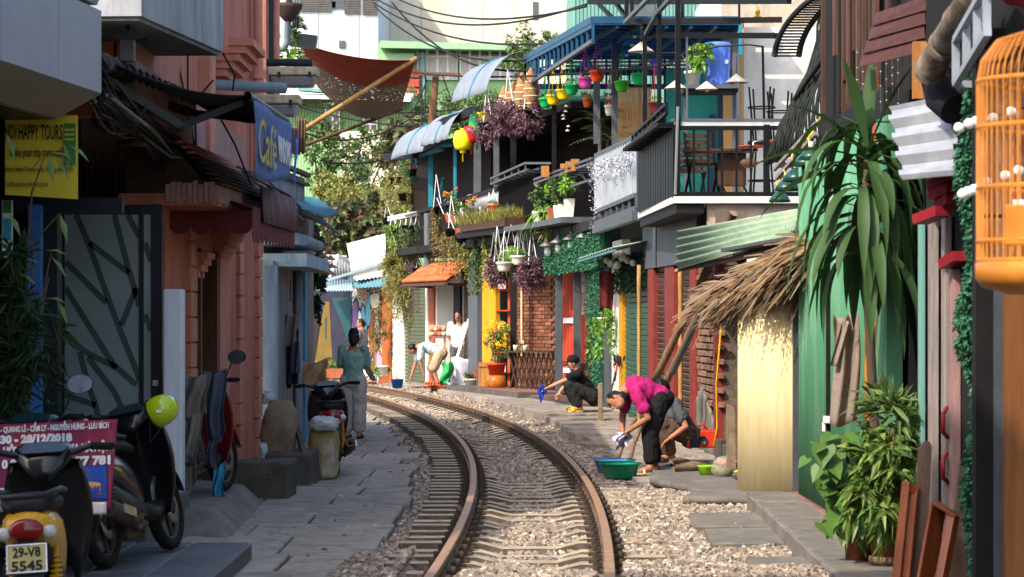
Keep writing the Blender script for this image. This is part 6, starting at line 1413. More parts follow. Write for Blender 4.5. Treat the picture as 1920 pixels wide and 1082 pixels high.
# tan blind wall and palm
t = thing('tan_screen','tan bamboo blind screen behind the grey posts','screen',P(1180,280,42)); 
for i in range(14): mb = MB(); mb.box(P(1150+i*5.2,235,41.5),(.044,.02,1.3)); mb.build('blind_slat','tan_blind',t)
def palm(px,py,d,n,l,lab,m='leaf_mid'):
    c = P(px,py,d); tt = thing('palm',lab,'palm',c); mb = MB()
    for i in range(n):
        an = random.uniform(0,6.28); dr_ = V((math.cos(an),math.sin(an)*.7,random.uniform(.3,1.3))).normalized()
        for q in range(12):
            f_ = q/12; p = c+dr_*l*f_+V((0,0,-.5*l*f_*f_)); s_ = dr_.cross(V((0,0,1))).normalized()
            for sg in (-1,1): leaf(mb,p,dr_*.6+s_*sg+V((0,0,-.2)),(0,0,1),l*.28*(1-.5*f_),.018,.3)
    mb.build('fronds',m,tt); mb = MB(); mb.tube([V((c.x,c.y,3.3)),c],[.05,.03],6); mb.build('stem','bark',tt); return tt
palm(1140,262,41,14,.7,'feathery palm behind the grey corrugated fence'); palm(1125,225,41.5,10,.6,'small palm between the two grey posts')
# mobile cones inside
for i,(px,py) in enumerate(((1061,200),(1060,210),(1056,218),(1057,224),(1066,238),(1064,246))):
    c = P(px,py,44); tt = thing('straw_cone','tiny pale cone of the mobile hanging inside the dark terrace','cone ornament',c,group='pale cone mobile'); mb = MB(); mb.lathe([(.045,0),(.003,.04)],10,c); mb.build('cone','straw_pale',tt)
# flowerpots on ledge
for i,(px,m_,h,lab) in enumerate(((1042,'white_pot',.22,'spiky'),(1055,'white_pot',.2,'low'),(1071,'terracotta',.22,'rose'),(1083,'white_pot',.24,'bushy'),(1093,'white_pot',.24,'dark'),(1104,'white_pot',.32,'tall'))):
    p = onF(px,.35)+V((0,0,3.42)); tt = thing('potted_plant',lab+' green plant in a '+('terracotta' if m_ == 'terracotta' else 'white')+' pot on the ledge above the bell lamps','plant',p)
    mb = MB(); mb.hexa([p+V(q) for q in ((-.07,-.07,0),(.07,-.07,0),(.07,.07,0),(-.07,.07,0),(-.1,-.1,h),(.1,-.1,h),(.1,.1,h),(-.1,.1,h))]); mb.build('pot',m_,tt,bevel=.01)
    mb = MB(); cloud(mb,p+V((0,0,h+.26)),(.2,.25,.26),190,.1,.05,.2); mb.build('foliage',('leaf_mid','leaf_dark','leaf_bright')[i % 3],tt)
c = P(1022,398,44.2); tt = thing('spider_plant','arching spider plant at the corner of the grassy planter','plant',c); mb = MB()
for i in range(80): leaf(mb,c,V((random.gauss(0,.9),random.gauss(0,.6),random.uniform(-.3,1.0))),(0,0,1),random.uniform(.3,.6),.025,.9)
mb.build('leaves','leaf_bright',tt); mb = MB(); pot(mb,c+V((0,0,-.2)),.12,.2); mb.build('pot','dark_post',tt)
c = P(995,400,45); bush('sedge_clump','pale drooping grass at the end of the planter ledge',P(1020,425,44),(.2,.2,.2),120,'leaf_olive',.2,.02)
# grassy planter
t = thing('grass_planter','long planter of yellowish grass on the ledge','planter',onF(960,.4)+V((0,0,3.42)))
mb = MB(); 
for i in range(5): q = [onF(915+i*17.6,.6),onF(915+(i+1)*17.6,.6),onF(915+(i+1)*17.6,.2),onF(915+i*17.6,.2)]; mb.hexa([p+V((0,0,3.42)) for p in q]+[p+V((0,0,3.58)) for p in q])
mb.build('box','wood_dark',t); mb = MB()
for i in range(2600): p = onF(random.uniform(914,1003),random.uniform(.15,.68)); leaf(mb,V((p.x,p.y,random.uniform(3.5,3.62))),V((random.gauss(0,.35),random.gauss(0,.35),1)),rnd_dir(0),random.uniform(.12,.3),.014,-.0)
mb.build('grass','leaf_olive',t)['kind'] = 'stuff'
# orange flowering hanging planters, red pot, trailing plants over tile awning
def planter(px,py,d,lab,n=260,fl=True):
    c = P(px,py,d); tt = thing('hanging_planter',lab,'planter',c); mb = MB(); mb.hexa([c+V(q) for q in ((-.14,-.08,-.18),(.1,-.1,-.2),(.1,.08,-.2),(-.14,.08,-.18),(-.2,-.1,.02),(.16,-.12,.02),(.16,.1,.02),(-.2,.1,.02))]); mb.build('box','terracotta',tt)
    mb = MB(); cloud(mb,c+V((0,0,.28)),(.32,.25,.28),n,.09,.05,.2); mb.build('foliage','leaf_mid',tt)
    if fl: mb = MB(); cloud(mb,c+V((0,0,.32)),(.32,.26,.28),60,.06,.05,.7); mb.build('flowers','flower_orange',tt)['kind'] = 'stuff'
    bars(tt,'cord','letter_white',[(c+V((-.2,-.1,.0)),c+V((-.35,0,.35))),(c+V((.1,-.12,.0)),c+V((.3,0,.35)))],.015)
leafmat('flower_orange',['#d8701c','#e88a24','#c85a18'],.5,.3)
planter(870,430,50.5,'orange flowering planter tilted above the tile awning'); planter(895,423,49.8,'orange flowering planter hanging beside the red pot'); planter(850,402,51.5,'smaller orange flowering planter under the teal post',160)
hpot(925,392,48.3,'pot_plastic_red','red pot with bright shoots beside the white sheet fence',.12,.3,'leaf_bright','letter_white',None,70)
hangmass(846,442,51.2,.3,.22,420,'leaf_dry','dry trailing plant spilling onto the orange tiles',.07,.03,40,.8); hangmass(865,455,50.6,.25,.2,300,'leaf_olive','olive trailing plant over the edge of the tile awning',.07,.03,30,.7); hangmass(818,400,53,.12,.3,160,'leaf_dry','narrow column of dry trailing stems beside the grey pipe',.06,.03,40,.9); hangmass(900,465,49.5,.25,.3,260,'leaf_mid','green ivy trailing down the cafe post',.09,.06,26,.9); hangmass(917,440,48.8,.14,.3,140,'leaf_yellow','yellow green creeper trailing before the yellow wall',.08,.06,16,1.0)
# left end hanging cascade
for i,(px,py,d,rx,rz,n,m_,lab,st_,sl) in enumerate(((735,440,57,.3,.3,300,'leaf_bright','bright green plant hanging from the white hooks',10,.6),(765,435,56.2,.42,.3,600,'leaf_mid','bushy asparagus fern hanging from the white hooks',8,.4),(742,500,57,.35,.5,1600,'leaf_olive','long olive green cascade of hanging grass',50,1.0),(762,520,56.5,.32,.5,1500,'leaf_olive','second olive cascade beside the shutter',50,1.0),(785,515,55.6,.26,.4,560,'leaf_purple','brownish purple plant trailing before the roller shutter',26,1.0),(750,555,57.2,.2,.3,260,'leaf_purple','withered purple strands above the white pillar',24,.5),(735,475,57.5,.15,.5,200,'leaf_yellow','thin yellow trailing plant at the end of the hooks',20,.9),(725,420,58,.2,.25,160,'leaf_purple','small purple plant hanging by the almond tree',6,.3))):
    hangmass(px,py,d,rx,rz,n,m_,lab,(.17 if 'olive' in lab else .1) if 'fern' not in lab else .07,.026,st_,sl,strl=.35)
t = thing('hook_rail','white rail of hooks carrying the hanging plants','rail',P(760,402,57)); bars(t,'rail','pure_white',[(P(728,408,57.5),P(785,397,55.2)),(P(728,413,57.5),P(785,402,55.2))],.04)
for i in range(6): c = P(732+i*9.5,405-i*1.6,57.3-i*.36); mb = MB(); mb.tube([c,c+V((.03,-.03,-.08)),c+V((-.02,-.05,-.3))],.014,5); mb.build('hook','pure_white',t); mb = MB(); mb.tube([c+V((0,-.04,-.05)),c+V((.12,0,-.42))],.012,4); mb.build('cord','pure_white',t)
mb = MB(); mb.tube([P(801,500,54),P(801,400,54)],.07,10); mb.build('drain_pipe','grey_steel',label='grey pipe rising past the tile awning',cat='pipe')
# willow-like yellow bushes by the teal post, green net ball
hangmass(785,345,58.5,.45,.5,900,'leaf_yellow','loose yellow green shrub behind the teal posts',.1,.03,20,.5,wire_=False); hangmass(742,345,58,.45,.55,1000,'leaf_yellow','yellow green feathery bush at the end of the terrace',.09,.025,30,.6,wire_=False); hangmass(757,375,57.6,.25,.5,500,'leaf_yellow','drooping yellow green fern below the feathery bush',.08,.025,30,.6,wire_=False); hangmass(773,330,56,.18,.28,300,'fake_ivy','round emerald green net plant beside the teal post',.06,.02,0,.1)
for i,(px,py,m_) in enumerate(((771,309,'lantern_red'),(782,307,'teal_cone'),(790,398,'teal_cone'))): mb = MB(); mb.ball(P(px,py,55.8),.05,8,6); mb.build('bauble',m_,label=('red bauble hanging under the pale awning','teal bauble hanging under the pale awning','teal bauble near the hand rail')[i],cat='bauble')
mb = MB(); c = P(829,338,53.5)
for q in (-.12,-.04,.05,.13): mb.tube([c,c+V((q,0,-.55))],.01,4)
mb.tube([c,c+V((.02,0,.06)),c+V((.05,0,.03))],.012,5); mb.build('plant_hanger','teal_cone',label='empty turquoise plant hanger before the dark terrace',cat='hanger')
# ---- grey corrugated fence with tinsel
t = thing('corrugated_fence','grey corrugated fence hung with silver tinsel garlands','fence',(1.5,36,3.3)); a,b = (X(1117,39.5),39.5),(X(1193,33.7),33.7)
mb = MB(); mb.corr((a[0],a[1],3.42),(b[0],b[1],3.4),(a[0],a[1],4.28),(b[0],b[1],4.16),17,.028,6,trap=True); mb.build('sheet','fence_grey',t)
bars(t,'rail','grey_steel',[(V((*a,4.3)),V((*b,4.18))),(V((*a,3.38)),V((*b,3.36))),(V((*a,3.2)),V((*b,3.18)))],.06)
for i in range(8): p = V((*a,3.2)).lerp(V((*b,3.18)),i/7); bars(t,'stub','grey_steel',[(p,p+V((0,0,.18)))],.04)
mb = MB(); pts = [P(1116,305,39),P(1122,335,38.8),P(1130,310,38.2),P(1136,338,37.6),P(1143,302,37),P(1152,336,36.4),P(1160,298,35.8),P(1170,335,35.2),P(1178,290,34.6),P(1186,320,34),P(1192,290,33.6)]
pts = [p+V((-.07,-.05,0)) for p in pts]
chain = pts+[]; 
for a_,b_ in list(zip(pts,pts[1:]))+[(P(1116,310,39),P(1114,425,39.2))]:
    for q in range(150): p = a_.lerp(b_,q/150)+V((random.gauss(0,.03),random.gauss(0,.03),random.gauss(0,.03))); leaf(mb,p,rnd_dir(),rnd_dir(),.05,.012,0)
mb.build('tinsel_garland','tinsel',t)['kind'] = 'stuff'
bars(t,'edge_beam','grey_steel',[(V((a[0],a[1],3.1)),V((b[0],b[1],3.08)))],.12,.14)
# ---- slat fence + near balcony
t = thing('steel_balcony','black steel balcony with upright bars and glass strip over the thatch','balcony',P(1360,370,29)); D = 29.0
for i in range(15): p = V((X(1265,D),D,0)).lerp(V((X(1196,33.2),33.2,0)),(i+.5)/15); q = V((X(1196,33.2)-X(1265,D),4.2,0)).normalized(); mb = MB(); mb.box((p.x,p.y,3.52),(.02,.235,.84),math.atan2(-q.x,q.y)); mb.build('fence_board','black_steel',t)
a,b = P(1266,232,D),P(1196,280,33.2); bars(t,'side_counter','black_steel',[(a+V((-.1,0,0)),b+V((-.1,0,0)))],.22,.03); bars(t,'side_rail','black_steel',[(P(1250,195,29.3)+V((0,0,0)),P(1186,255,33.2)),(P(1250,212,29.3),P(1186,268,33.2))],.04)
for i in range(9): p = P(1250,195,29.3).lerp(P(1186,255,33.2),i/8); bars(t,'rail_stub','black_steel',[(p,p+V((0,0,-.12)))],.03)
for i in range(14): p = a.lerp(b,i/14)+V((-.24,0,-.04)); bars(t,'counter_slat','black_steel',[(p,p+V((.3,0,0)))],.06,.02)
for px,w_ in ((1268,.09),(1437,.07)): bars(t,'corner_post','black_steel',[(P(px,372,D),P(px,234,D))],w_)
for px in (1301,1328,1354,1381,1408,1470): bars(t,'baluster','black_steel',[(P(px,364,D),P(px,240,D))],.026)
bars(t,'top_rail','black_steel',[(P(1262,240,D),P(1500,240,D)),(P(1262,364,D),P(1500,364,D))],.05); bars(t,'cap_rail','grey_steel',[(P(1258,225,D),P(1480,225,D))],.03)
mb = MB(); mb.box(P(1370,232,D),(1.35,.012,.08)); mb.build('glass_strip','glass_clear',t)
mb = MB(); mb.hexa([V((X(1262,D),D-.05,3.02)),V((3.7,D-.05,3.02)),V((3.7,34,3.02)),V((X(1196,33.4),33.4,3.02)),V((X(1262,D),D-.05,3.1)),V((3.7,D-.05,3.1)),V((3.7,34,3.1)),V((X(1196,33.4),33.4,3.1))]); mb.build('floor_slab','render_white',t)
mb = MB(); mb.hexa([V((X(1265,D)+.02,D,2.9)),V((2.3,D,2.9)),V((2.3,33.4,2.9)),V((X(1200,33.4),33.4,2.9)),V((X(1265,D)+.02,D,3.015)),V((2.3,D,3.015)),V((2.3,33.4,3.015)),V((X(1200,33.4),33.4,3.015))]); mb.build('edge_beam','dark_post',t)
mb = MB(); mb.box((X(1420,D)+.1,D+.15,2.72),(X(1520,D)-X(1302,D),.16,.58)); mb.build('lintel_wall','render_crack',t)
mb = MB(); mb.tube([P(1271,200,D-.05),P(1266,365,D-.05)],.018,6); mb.build('white_pipe','pure_white',t)
# steel pergola
t = thing('steel_pergola','tall black steel pergola frame over the balcony','pergola',P(1270,100,29))
for (x0,x1,y0,y1,d) in ((1266,1276,-20,240,29),(1232,1240,-20,225,31),(1205,1213,40,250,32),(1277,1282,0,42,33),(1384,1388,0,40,33)): post(t,x0,x1,y0,y1,d,'black_steel')
post(t,1286,1290,70,232,30.2,'grey_steel')
bars(t,'beam','black_steel',[(P(1105,4,36),P(1480,2,29)),(P(1180,41,32),P(1465,37,31)),(P(1208,66,32),P(1456,67,30)),(P(1100,-8,36),P(1480,-10,29))],.06,.07)
bars(t,'beam','black_steel',[(P(1150,0,36),P(1180,40,34)),(P(1175,-10,34),P(1175,45,34)),(P(1185,-10,33),P(1185,40,33)),(P(1115,0,37),P(1150,35,36))],.05)
bars(t,'diagonal_brace','grey_steel',[(P(1172,42,33),P(1218,-5,30)),(P(1210,66,32),P(1232,25,31)),(P(1232,25,31),P(1262,-8,29))],.05)
mb = MB(); q = [V((X(1100,36),36,5.9)),V((X(1480,29),29,5.55)),V((3.6,29.5,5.55)),V((3.6,37,5.9))]
for i in range(6): a_,b_ = V((X(1105,36),36-.3*i,6.42)),V((3.6,36-.3*i,6.42)); mb = MB(); mb.bar(a_,b_,.24,.02); mb.build('roof_board','wood_brown',t)
# cone lampshades on the balcony
for i,(px,py,d,r,m_,lab) in enumerate(((1202,97,33,.18,'straw_pale','pale straw cone lampshade under the blue canopy'),(1267,166,30.5,.14,'straw_pale','straw cone lampshade beside the tall black post'),(1325,168,30,.14,'straw_pale','straw cone lampshade in front of the blue barrel'),(1381,155,30,.145,'cone_grey','grey cone lampshade before the steel column'),(1190,68,36,.14,'teal_cone','upper teal cone lampshade under the blue canopy'),(1185,84,37,.15,'teal_cone','middle teal cone lampshade under the blue canopy'),(1100,128,44,.22,'teal_cone','large teal cone lampshade at the rear of the canopy'),(1175,103,40,.14,'teal_cone','lowest teal cone lampshade next to the pale one'))):
    c = P(px,py,d); tt = thing('cone_lamp',lab,'lamp',c,group='cone lampshades'); mb = MB(); mb.lathe([(r,0),(r*.98,.006),(.012,r*.72),(.01,r*.74)],18,c); mb.lathe([(r*.97,-.002),(.01,r*.68)],18,c); mb.build('shade',m_,tt)
    mb = MB(); mb.ball(c+V((0,0,-.0)),.03,8,6); mb.build('bulb','globe_white',tt); mb = MB(); mb.tube([c+V((0,0,r*.7)),c+V((0,0,r*.7+.22))],.006,4); mb.build('cord','cable',tt)
# barrel, white pot, shelf
t = thing('steel_shelf','steel shelf carrying the blue barrel and white pot','shelf',P(1330,370,33)); mb = MB(); mb.box(P(1330,166,33),(X(1382,33)-X(1280,33),.6,.05)); mb.build('board','grey_steel',t); mb = MB(); mb.box(P(1330,173,33),(X(1382,33)-X(1280,33),.5,.04)); mb.build('under_frame','black_steel',t)
for px in (1285,1377): bars(t,'leg','grey_steel',[(P(px,168,33.2),V((X(px,33.2),33.2,3.1)))],.05)
c = P(1345,163,33); t = thing('water_barrel','big light blue plastic barrel with lid on the steel shelf','barrel',c); mb = MB()
mb.lathe([(.001,0),(.155,0),(.16,.03),(.172,.5),(.175,.52),(.175,.535),(.168,.55),(.17,.56)],24,c); mb.build('body','barrel_blue',t); mb = MB(); mb.lathe([(.185,.545),(.187,.575),(.17,.6),(.001,.605)],24,c); mb.build('lid','barrel_blue',t)
for q in range(12): an = q*.52; mb = MB(); mb.bar(c+V((.162*math.cos(an),.162*math.sin(an),.05)),c+V((.173*math.cos(an),.173*math.sin(an),.48)),.012,.012); mb.build('rib','barrel_blue',t)
mb = MB(); mb.lathe([(.001,0),(.03,0)],12,c+V((.11,-.14,.33)),Matrix.Rotation(R(90),3,'X')); mb.build('round_label','pure_white',t)
c = P(1299,163,32.8); t = thing('potted_plant','leafy green shrub in a white pot next to the blue barrel','plant',c); mb = MB(); pot(mb,c,.115,.21); mb.build('pot','white_pot',t); mb = MB(); cloud(mb,c+V((.02,0,.44)),(.27,.25,.25),380,.09,.045,.2); mb.build('foliage','leaf_bright',t)
mb = MB()
for i in range(5): mb.tube([c+V((0,0,.18)),c+V((0,0,.42))+rnd_dir(.1)*.18],[.01,.005],5)
mb.build('stems','bark',t)
# walls behind balcony
t = thing('terrace_house','upper storey of teal panels and white rendered wall behind the balcony','house',P(1400,370,37)); D = 36.5
rw(1250,D,1385,D,3.1,Z(130,D),'teal_wall','teal_panel',t,.1); rw(1330,D-.03,1341,D-.03,3.1,Z(215,D),'dark_slot','navy_panel',t,.03); rw(1346,D-.03,1358,D-.03,3.1,Z(172,D),'blue_strip','navy_panel',t,.03)
rw(1356,D-.05,1386,D-.05,3.1,Z(170,D),'tan_panel','tan_blind',t,.04); col(1376,1386,D-.4,3.1,Z(75,D),'steel_column','grey_steel',t); rw(1386,D-.3,1395,D-.3,3.1,Z(48,D),'orange_strip','tan_blind',t,.1)
rw(1393,D-.1,1640,D-.1,3.1,Z(52,D),'white_wall','render_white',t,.2); rw(1355,D+.2,1640,D+.2,3.1,Z(-60,D),'concrete_wall','render_crack',t,.2)
mat('star_yellow','#d9b01c','#c29a14',.6,4,0)
c = P(1421,28,36); mb = MB(); mb.lathe([(.001,-.12),(.05,-.02),(.02,.0),(.045,.03),(.001,.13)],6,c); mb.build('hanging_star','star_yellow',label='yellow folded star ornament hanging before the concrete wall',cat='ornament')
# balcony furniture
def stool(px,py,d,lab,up=False,col_m='black_steel',h=.72):
    c = P(px,py,d); c.z = 3.12; tt = thing('bar_stool',lab,'stool',c,group='bar stools on the balcony'); 
    zt = 3.12+h
    mb = MB(); mb.lathe([(.001,zt+.03),(.17,zt+.03),(.18,zt),(.16,zt-.03),(.001,zt-.03)],18,(c.x,c.y,0)); mb.build('seat','wood_dark',tt)
    for q in range(4): an = q*1.571+.5; bars(tt,'leg',col_m,[(V((c.x+.12*math.cos(an),c.y+.12*math.sin(an),zt-.02 if not up else zt+.02)),V((c.x+.19*math.cos(an),c.y+.19*math.sin(an),3.12 if not up else zt+.7)))],.022)
    z = 3.12+.25 if not up else zt+.45
    mb = MB(); mb.tube([V((c.x+.17*math.cos(q*.4),c.y+.17*math.sin(q*.4),z)) for q in range(17)],.01,5); mb.build('foot_ring',col_m,tt)
stool(1428,340,30.4,'bar stool standing upright under an upturned stool'); stool(1428,240,30.4,'upturned bar stool resting legs up on another stool',True); stool(1462,240,31.0,'upturned bar stool next to the wavy bamboo screen',True)
def folding_chair(px,d,lab,m='wood_dark',rz=.2):
    c = V((X(px,d),d,3.12)); tt = thing('slat_chair',lab,'chair',c,rz); mb = MB()
    for z in (.5,.58,.66,.74,.82): mb = MB(); mb.box((0,.18,z),(.36,.02,.055)); mb.build('back_slat',m,tt,world=False)
    mb = MB(); mb.box((0,0,.44),(.38,.36,.03)); mb.build('seat',m,tt,world=False)
    for x in (-.18,.18):
        mb = MB(); mb.bar((x,-.17,0),(x,.18,.86),.025); mb.build('leg','black_steel',tt,world=False); mb = MB(); mb.bar((x,.2,0),(x,-.15,.44),.025); mb.build('leg','black_steel',tt,world=False)
folding_chair(1316,30.3,'dark slatted folding chair on the balcony'); folding_chair(1292,31.6,'slatted folding chair half hidden behind the corner post')
t = thing('balcony_table','dark wooden table tipped on its side on the balcony','table',P(1372,350,30)); mb = MB(); mb.box(P(1372,318,30),(.36,.05,.42)); mb.build('top','wood_dark',t,bevel=.02); mb = MB(); mb.box(P(1350,283,30),(.9,.4,.03)); mb.build('upper_board','wood_dark',t)
for px in (1352,1392): bars(t,'leg','black_steel',[(P(px,345,30),P(px+12,368,30))],.025)
def chrome_chair(px,py,d,lab):
    c = P(px,py,d); tt = thing('chrome_chair',lab,'chair',c); mb = MB(); mb.ball(c,.11,12,8,1.0,.35,.55); mb.build('backrest','wood_brown',tt); mb = MB(); mb.tube([c+V((-.06,0,.02)),c+V((-.05,0,-.06)),c+V((0,0,-.05)),c+V((.02,0,.1)),c+V((.06,0,.26)),c+V((.16,0,.28))],.011,6); mb.build('frame','chrome',tt); mb = MB(); mb.lathe([(.001,.2),(.17,.2),(.18,.22),(.001,.23)],16,c+V((.06,.1,0))); mb.build('seat','red_wood',tt)
chrome_chair(1404,306,29.6,'chrome chair with brown backrest hung upside down by the railing'); chrome_chair(1455,296,29.8,'second chrome chair beside the balcony end post')
t = thing('lamp_wire','black wire on a bent pole above the balcony','wire',P(1430,235,30)); mb = MB(); mb.tube([P(1240,100,31),P(1300,98,30.5),P(1350,87,30.2),P(1405,84,30),P(1428,87,30)],.01,5); mb.build('wire','cable',t); bars(t,'pole','black_steel',[(P(1430,86,30),P(1433,235,30))],.03)
# ================================================================== RIGHT FOREGROUND
mat('peeled_paint','#9a918c','#6f6763',.85,5,.4,40,stretch=(5,5,.4),dirt='#7d3b38',dscale=3,damt=.7)
mat('peeled_pink','#a3807c','#7c5f5c',.85,5,.4,40,stretch=(5,5,.4),dirt='#6a6a68',dscale=3)
mat('pipe_mottled','#6f6254','#453b32',.7,7,.3,40,dirt='#8d8478',dscale=6,damt=.8); mat('red_gloss','#84222c','#6c1a23',.45,5,.08); mat('lime_paint','#7fae2a','#6c9822',.5,4,.05); mat('orange_brick','#c47a22','#8c4f14',.9,5,.6,20,dirt='#4a2a14',dscale=3)
mat('varnished','#8a4a26','#6d3518',.35,4,.15,30,stretch=(5,5,.5),coat=.3); mat('old_plank','#6d5a50','#503f38',.8,5,.3,30,stretch=(5,5,.5)); mat('door_wood','#7a4d26','#5e3818',.6,3,.15,30,stretch=(4,4,.35),dirt='#3e2410',dscale=3)
mat('cane','#c98230','#a86420',.5,6,.1,coat=.2); mat('tin_plain','#a5a8ae','#8c8f96',.45,3,.05,metal=.3,dirt='#6b6d72',dscale=2)
mat('enamel_green','#1d4438','#16362c',.25,3,.02,coat=.4); mat('screen_slat','#1d2421','#121715',.7,6,.3,40); mat('plank_maroon','#4d2f2c','#3a2321',.7,5,.2,30,stretch=(.6,5,5))
leafmat('drac',['#22381a','#2e4a22','#1c3016','#3d5c2c','#2a4424','#4a6c34','#5a6438'],.6,.25)
leafmat('big_leaf',['#47702f','#5f8440','#3a5e26','#6f9048','#4a6a30'],.4,.3); leafmat('narrow_leaf',['#42622a','#5a7a34','#365222','#728c42','#86924e','#4a6a2e'],.4,.3)
def blade(mb,p,d,l,w_,droop,seg=7,fold=.18):
    """long strap leaf bending under its weight"""
    p = V(p); d = V(d).normalized(); s = d.cross(V((0,0,1))); s = s.normalized() if s.length > .05 else V((1,0,0)); rows = []; q = p.copy(); dr = d.copy()
    for i in range(seg+1):
        f_ = i/seg; ww = w_*(.3+.7*math.sin(min(1,f_*1.5)*math.pi*.5))*(1-max(0,f_-.55)/.45)**.75
        u = s.cross(dr); rows.append([q-s*ww/2+u*ww*fold,q.copy(),q+s*ww/2+u*ww*fold]); q = q+dr*l/seg; dr = (dr+V((0,0,-droop/seg))).normalized()
    vs = [v for r in rows for v in r]; sm = mb.smooth; mb.smooth = True
    mb.add(vs,[(i*3+j,i*3+j+1,i*3+j+4,i*3+j+3) for i in range(seg) for j in range(2)]); mb.smooth = sm
# dracaena: each long leaf is its own piece
D = 15.3; base = P(1640,1040,D); base.z = .42
t = thing('dracaena','tall dracaena with long drooping strap leaves before the green doors','plant',base)
c0 = P(1622,330,D); mb = MB(); mb.tube([base,P(1640,800,D),P(1632,650,D),P(1622,480,D),P(1625,300,D)],[.035,.032,.03,.028,.02],10)
for i in range(24): pass
mb.build('trunk','bark',t)
random.seed(23)
spec = [(1622,300,-.95,.35,.78,1.0),(1622,310,-.9,.05,.7,1.2),(1620,330,-.95,.2,.75,1.5),(1625,280,-.25,1.0,.6,.5),(1628,280,.05,1.0,.62,.3),(1630,280,.35,.9,.6,.6),(1625,300,-.6,.8,.62,1.0),(1632,310,.7,.6,.6,1.4),(1632,330,.9,.3,.6,1.8)]
for (px,py,dx,dz,l,dp) in spec: mb = MB(); blade(mb,P(px,py,D),(dx,random.uniform(-.35,.35),dz),l*1.05,.1,dp); mb.build('leaf','drac',t)
for i in range(88):
    py = random.uniform(250,480); an = random.uniform(0,6.28); up = .9-(py-270)/200*1.0+random.uniform(-.2,.2); mb = MB()
    blade(mb,P(1622+random.uniform(-5,5),py,D),(math.cos(an),math.sin(an)*.8,up),random.uniform(.5,.9),random.uniform(.06,.1),random.uniform(2.4,6.5)); mb.build('leaf','drac',t)
# shrub pots under it
D = 14.7
t = thing('potted_shrub','dense narrow leaved shrub in a saucer pot at the platform edge','plant',V((X(1665,D),D,.13)))
c = V((X(1665,D),D,.13)); mb = MB(); mb.lathe([(.001,.0),(.09,0),(.12,.03),(.115,.055),(.001,.05)],18,c); mb.build('saucer','tile_edge',t); mb = MB(); pot(mb,c+V((.02,.05,.05)),.15,.2); mb.build('pot','terracotta',t)
mb = MB()
for i in range(11): a = rnd_dir(.3); mb.tube([c+V((0,.05,.2)),c+V((a.x*.15,a.y*.15,.45)),c+V((a.x*.3,a.y*.3,.6+.25*random.random()))],[.012,.008,.004],5)
mb.build('stems','bark',t); mb = MB()
for (dx,dz,rx,rz,n_) in ((0,.42,.28,.3,900),(.06,.72,.27,.2,600),(-.12,.5,.2,.25,400),(.22,.7,.15,.25,240)): cloud(mb,c+V((dx,0,dz)),(rx,rx,rz),n_,.13,.036,.2,.45)
mb.build('foliage','narrow_leaf',t); mb = MB(); cloud(mb,c+V((.02,0,.9)),(.3,.25,.2),200,.2,.035,.2,.3); mb.build('upper_leaves','leaf_mid',t)
t = thing('broad_leaf_plant','climbing plant with broad heart shaped leaves left of the narrow shrub','plant',V((X(1600,14.9),14.9,.13))); c = V((X(1590,14.9),14.9,.13))
mb = MB(); pot(mb,c+V((.1,.15,0)),.12,.5,.8); mb.build('tall_pot','varnished',t)
random.seed(5)
for i in range(74):
    px,py = random.gauss(1572,28),random.gauss(895,55)
    if not (1510 < px < 1640 and 810 < py < 1000): px,py = 1545+random.random()*60,850+random.random()*120
    p = P(px,py,14.8+random.uniform(-.15,.2)); l = random.uniform(.09,.16); d = V((random.gauss(-.2,.4),-1+random.gauss(0,.4),-.8+random.gauss(0,.4))).normalized(); f,s,u = frame(d,(0,-.4,1)); mb = MB()
    pts = [(0,0),(-.32,-.14),(-.46,.12),(-.36,.45),(-.14,.8),(0,1.05),(.14,.8),(.36,.45),(.46,.12),(.32,-.14)]
    vs = [p+s*(x*l)+f*(y*l)+u*(abs(x)*.18*l) for x,y in pts]+[p+f*(.5*l)]
    mb.add(vs,[(i_,(i_+1) % 10,10) for i_ in range(10)]); mb.build('leaf','big_leaf',t)
    if i % 3 == 0: mb = MB(); mb.tube([p,p.lerp(c+V((.1,.1,.6)),.5)+V((0,0,.05)),c+V((.1,.15,.45))],.005,4); mb.build('stem','leaf_mid',t)
# hanging shirt
mat('shirt_taupe','#877a6f','#6f645a',.95,6,.3,40)
t = thing('hanging_shirt','taupe shirt hanging on the edge of the green door','shirt',P(1588,800,16.4)); D = 16.4
mb = MB(); a = P(1582,590,D); mb.grid(lambda u_,v: P(1562+46*u_+6*v*(u_-.5)+4*math.sin(v*4),590+205*v+6*math.sin(u_*5),D)+V((0,.035*math.sin(u_*11+v*2.5),0)),14,16,t=.008); mb.build('body','shirt_taupe',t)
mb = MB(); mb.grid(lambda u_,v: P(1580-24*v+14*u_,600+85*v+3*u_,D-.03)+V((0,.02*math.sin(u_*6),0)),8,8,t=.008); mb.build('sleeve','shirt_taupe',t)
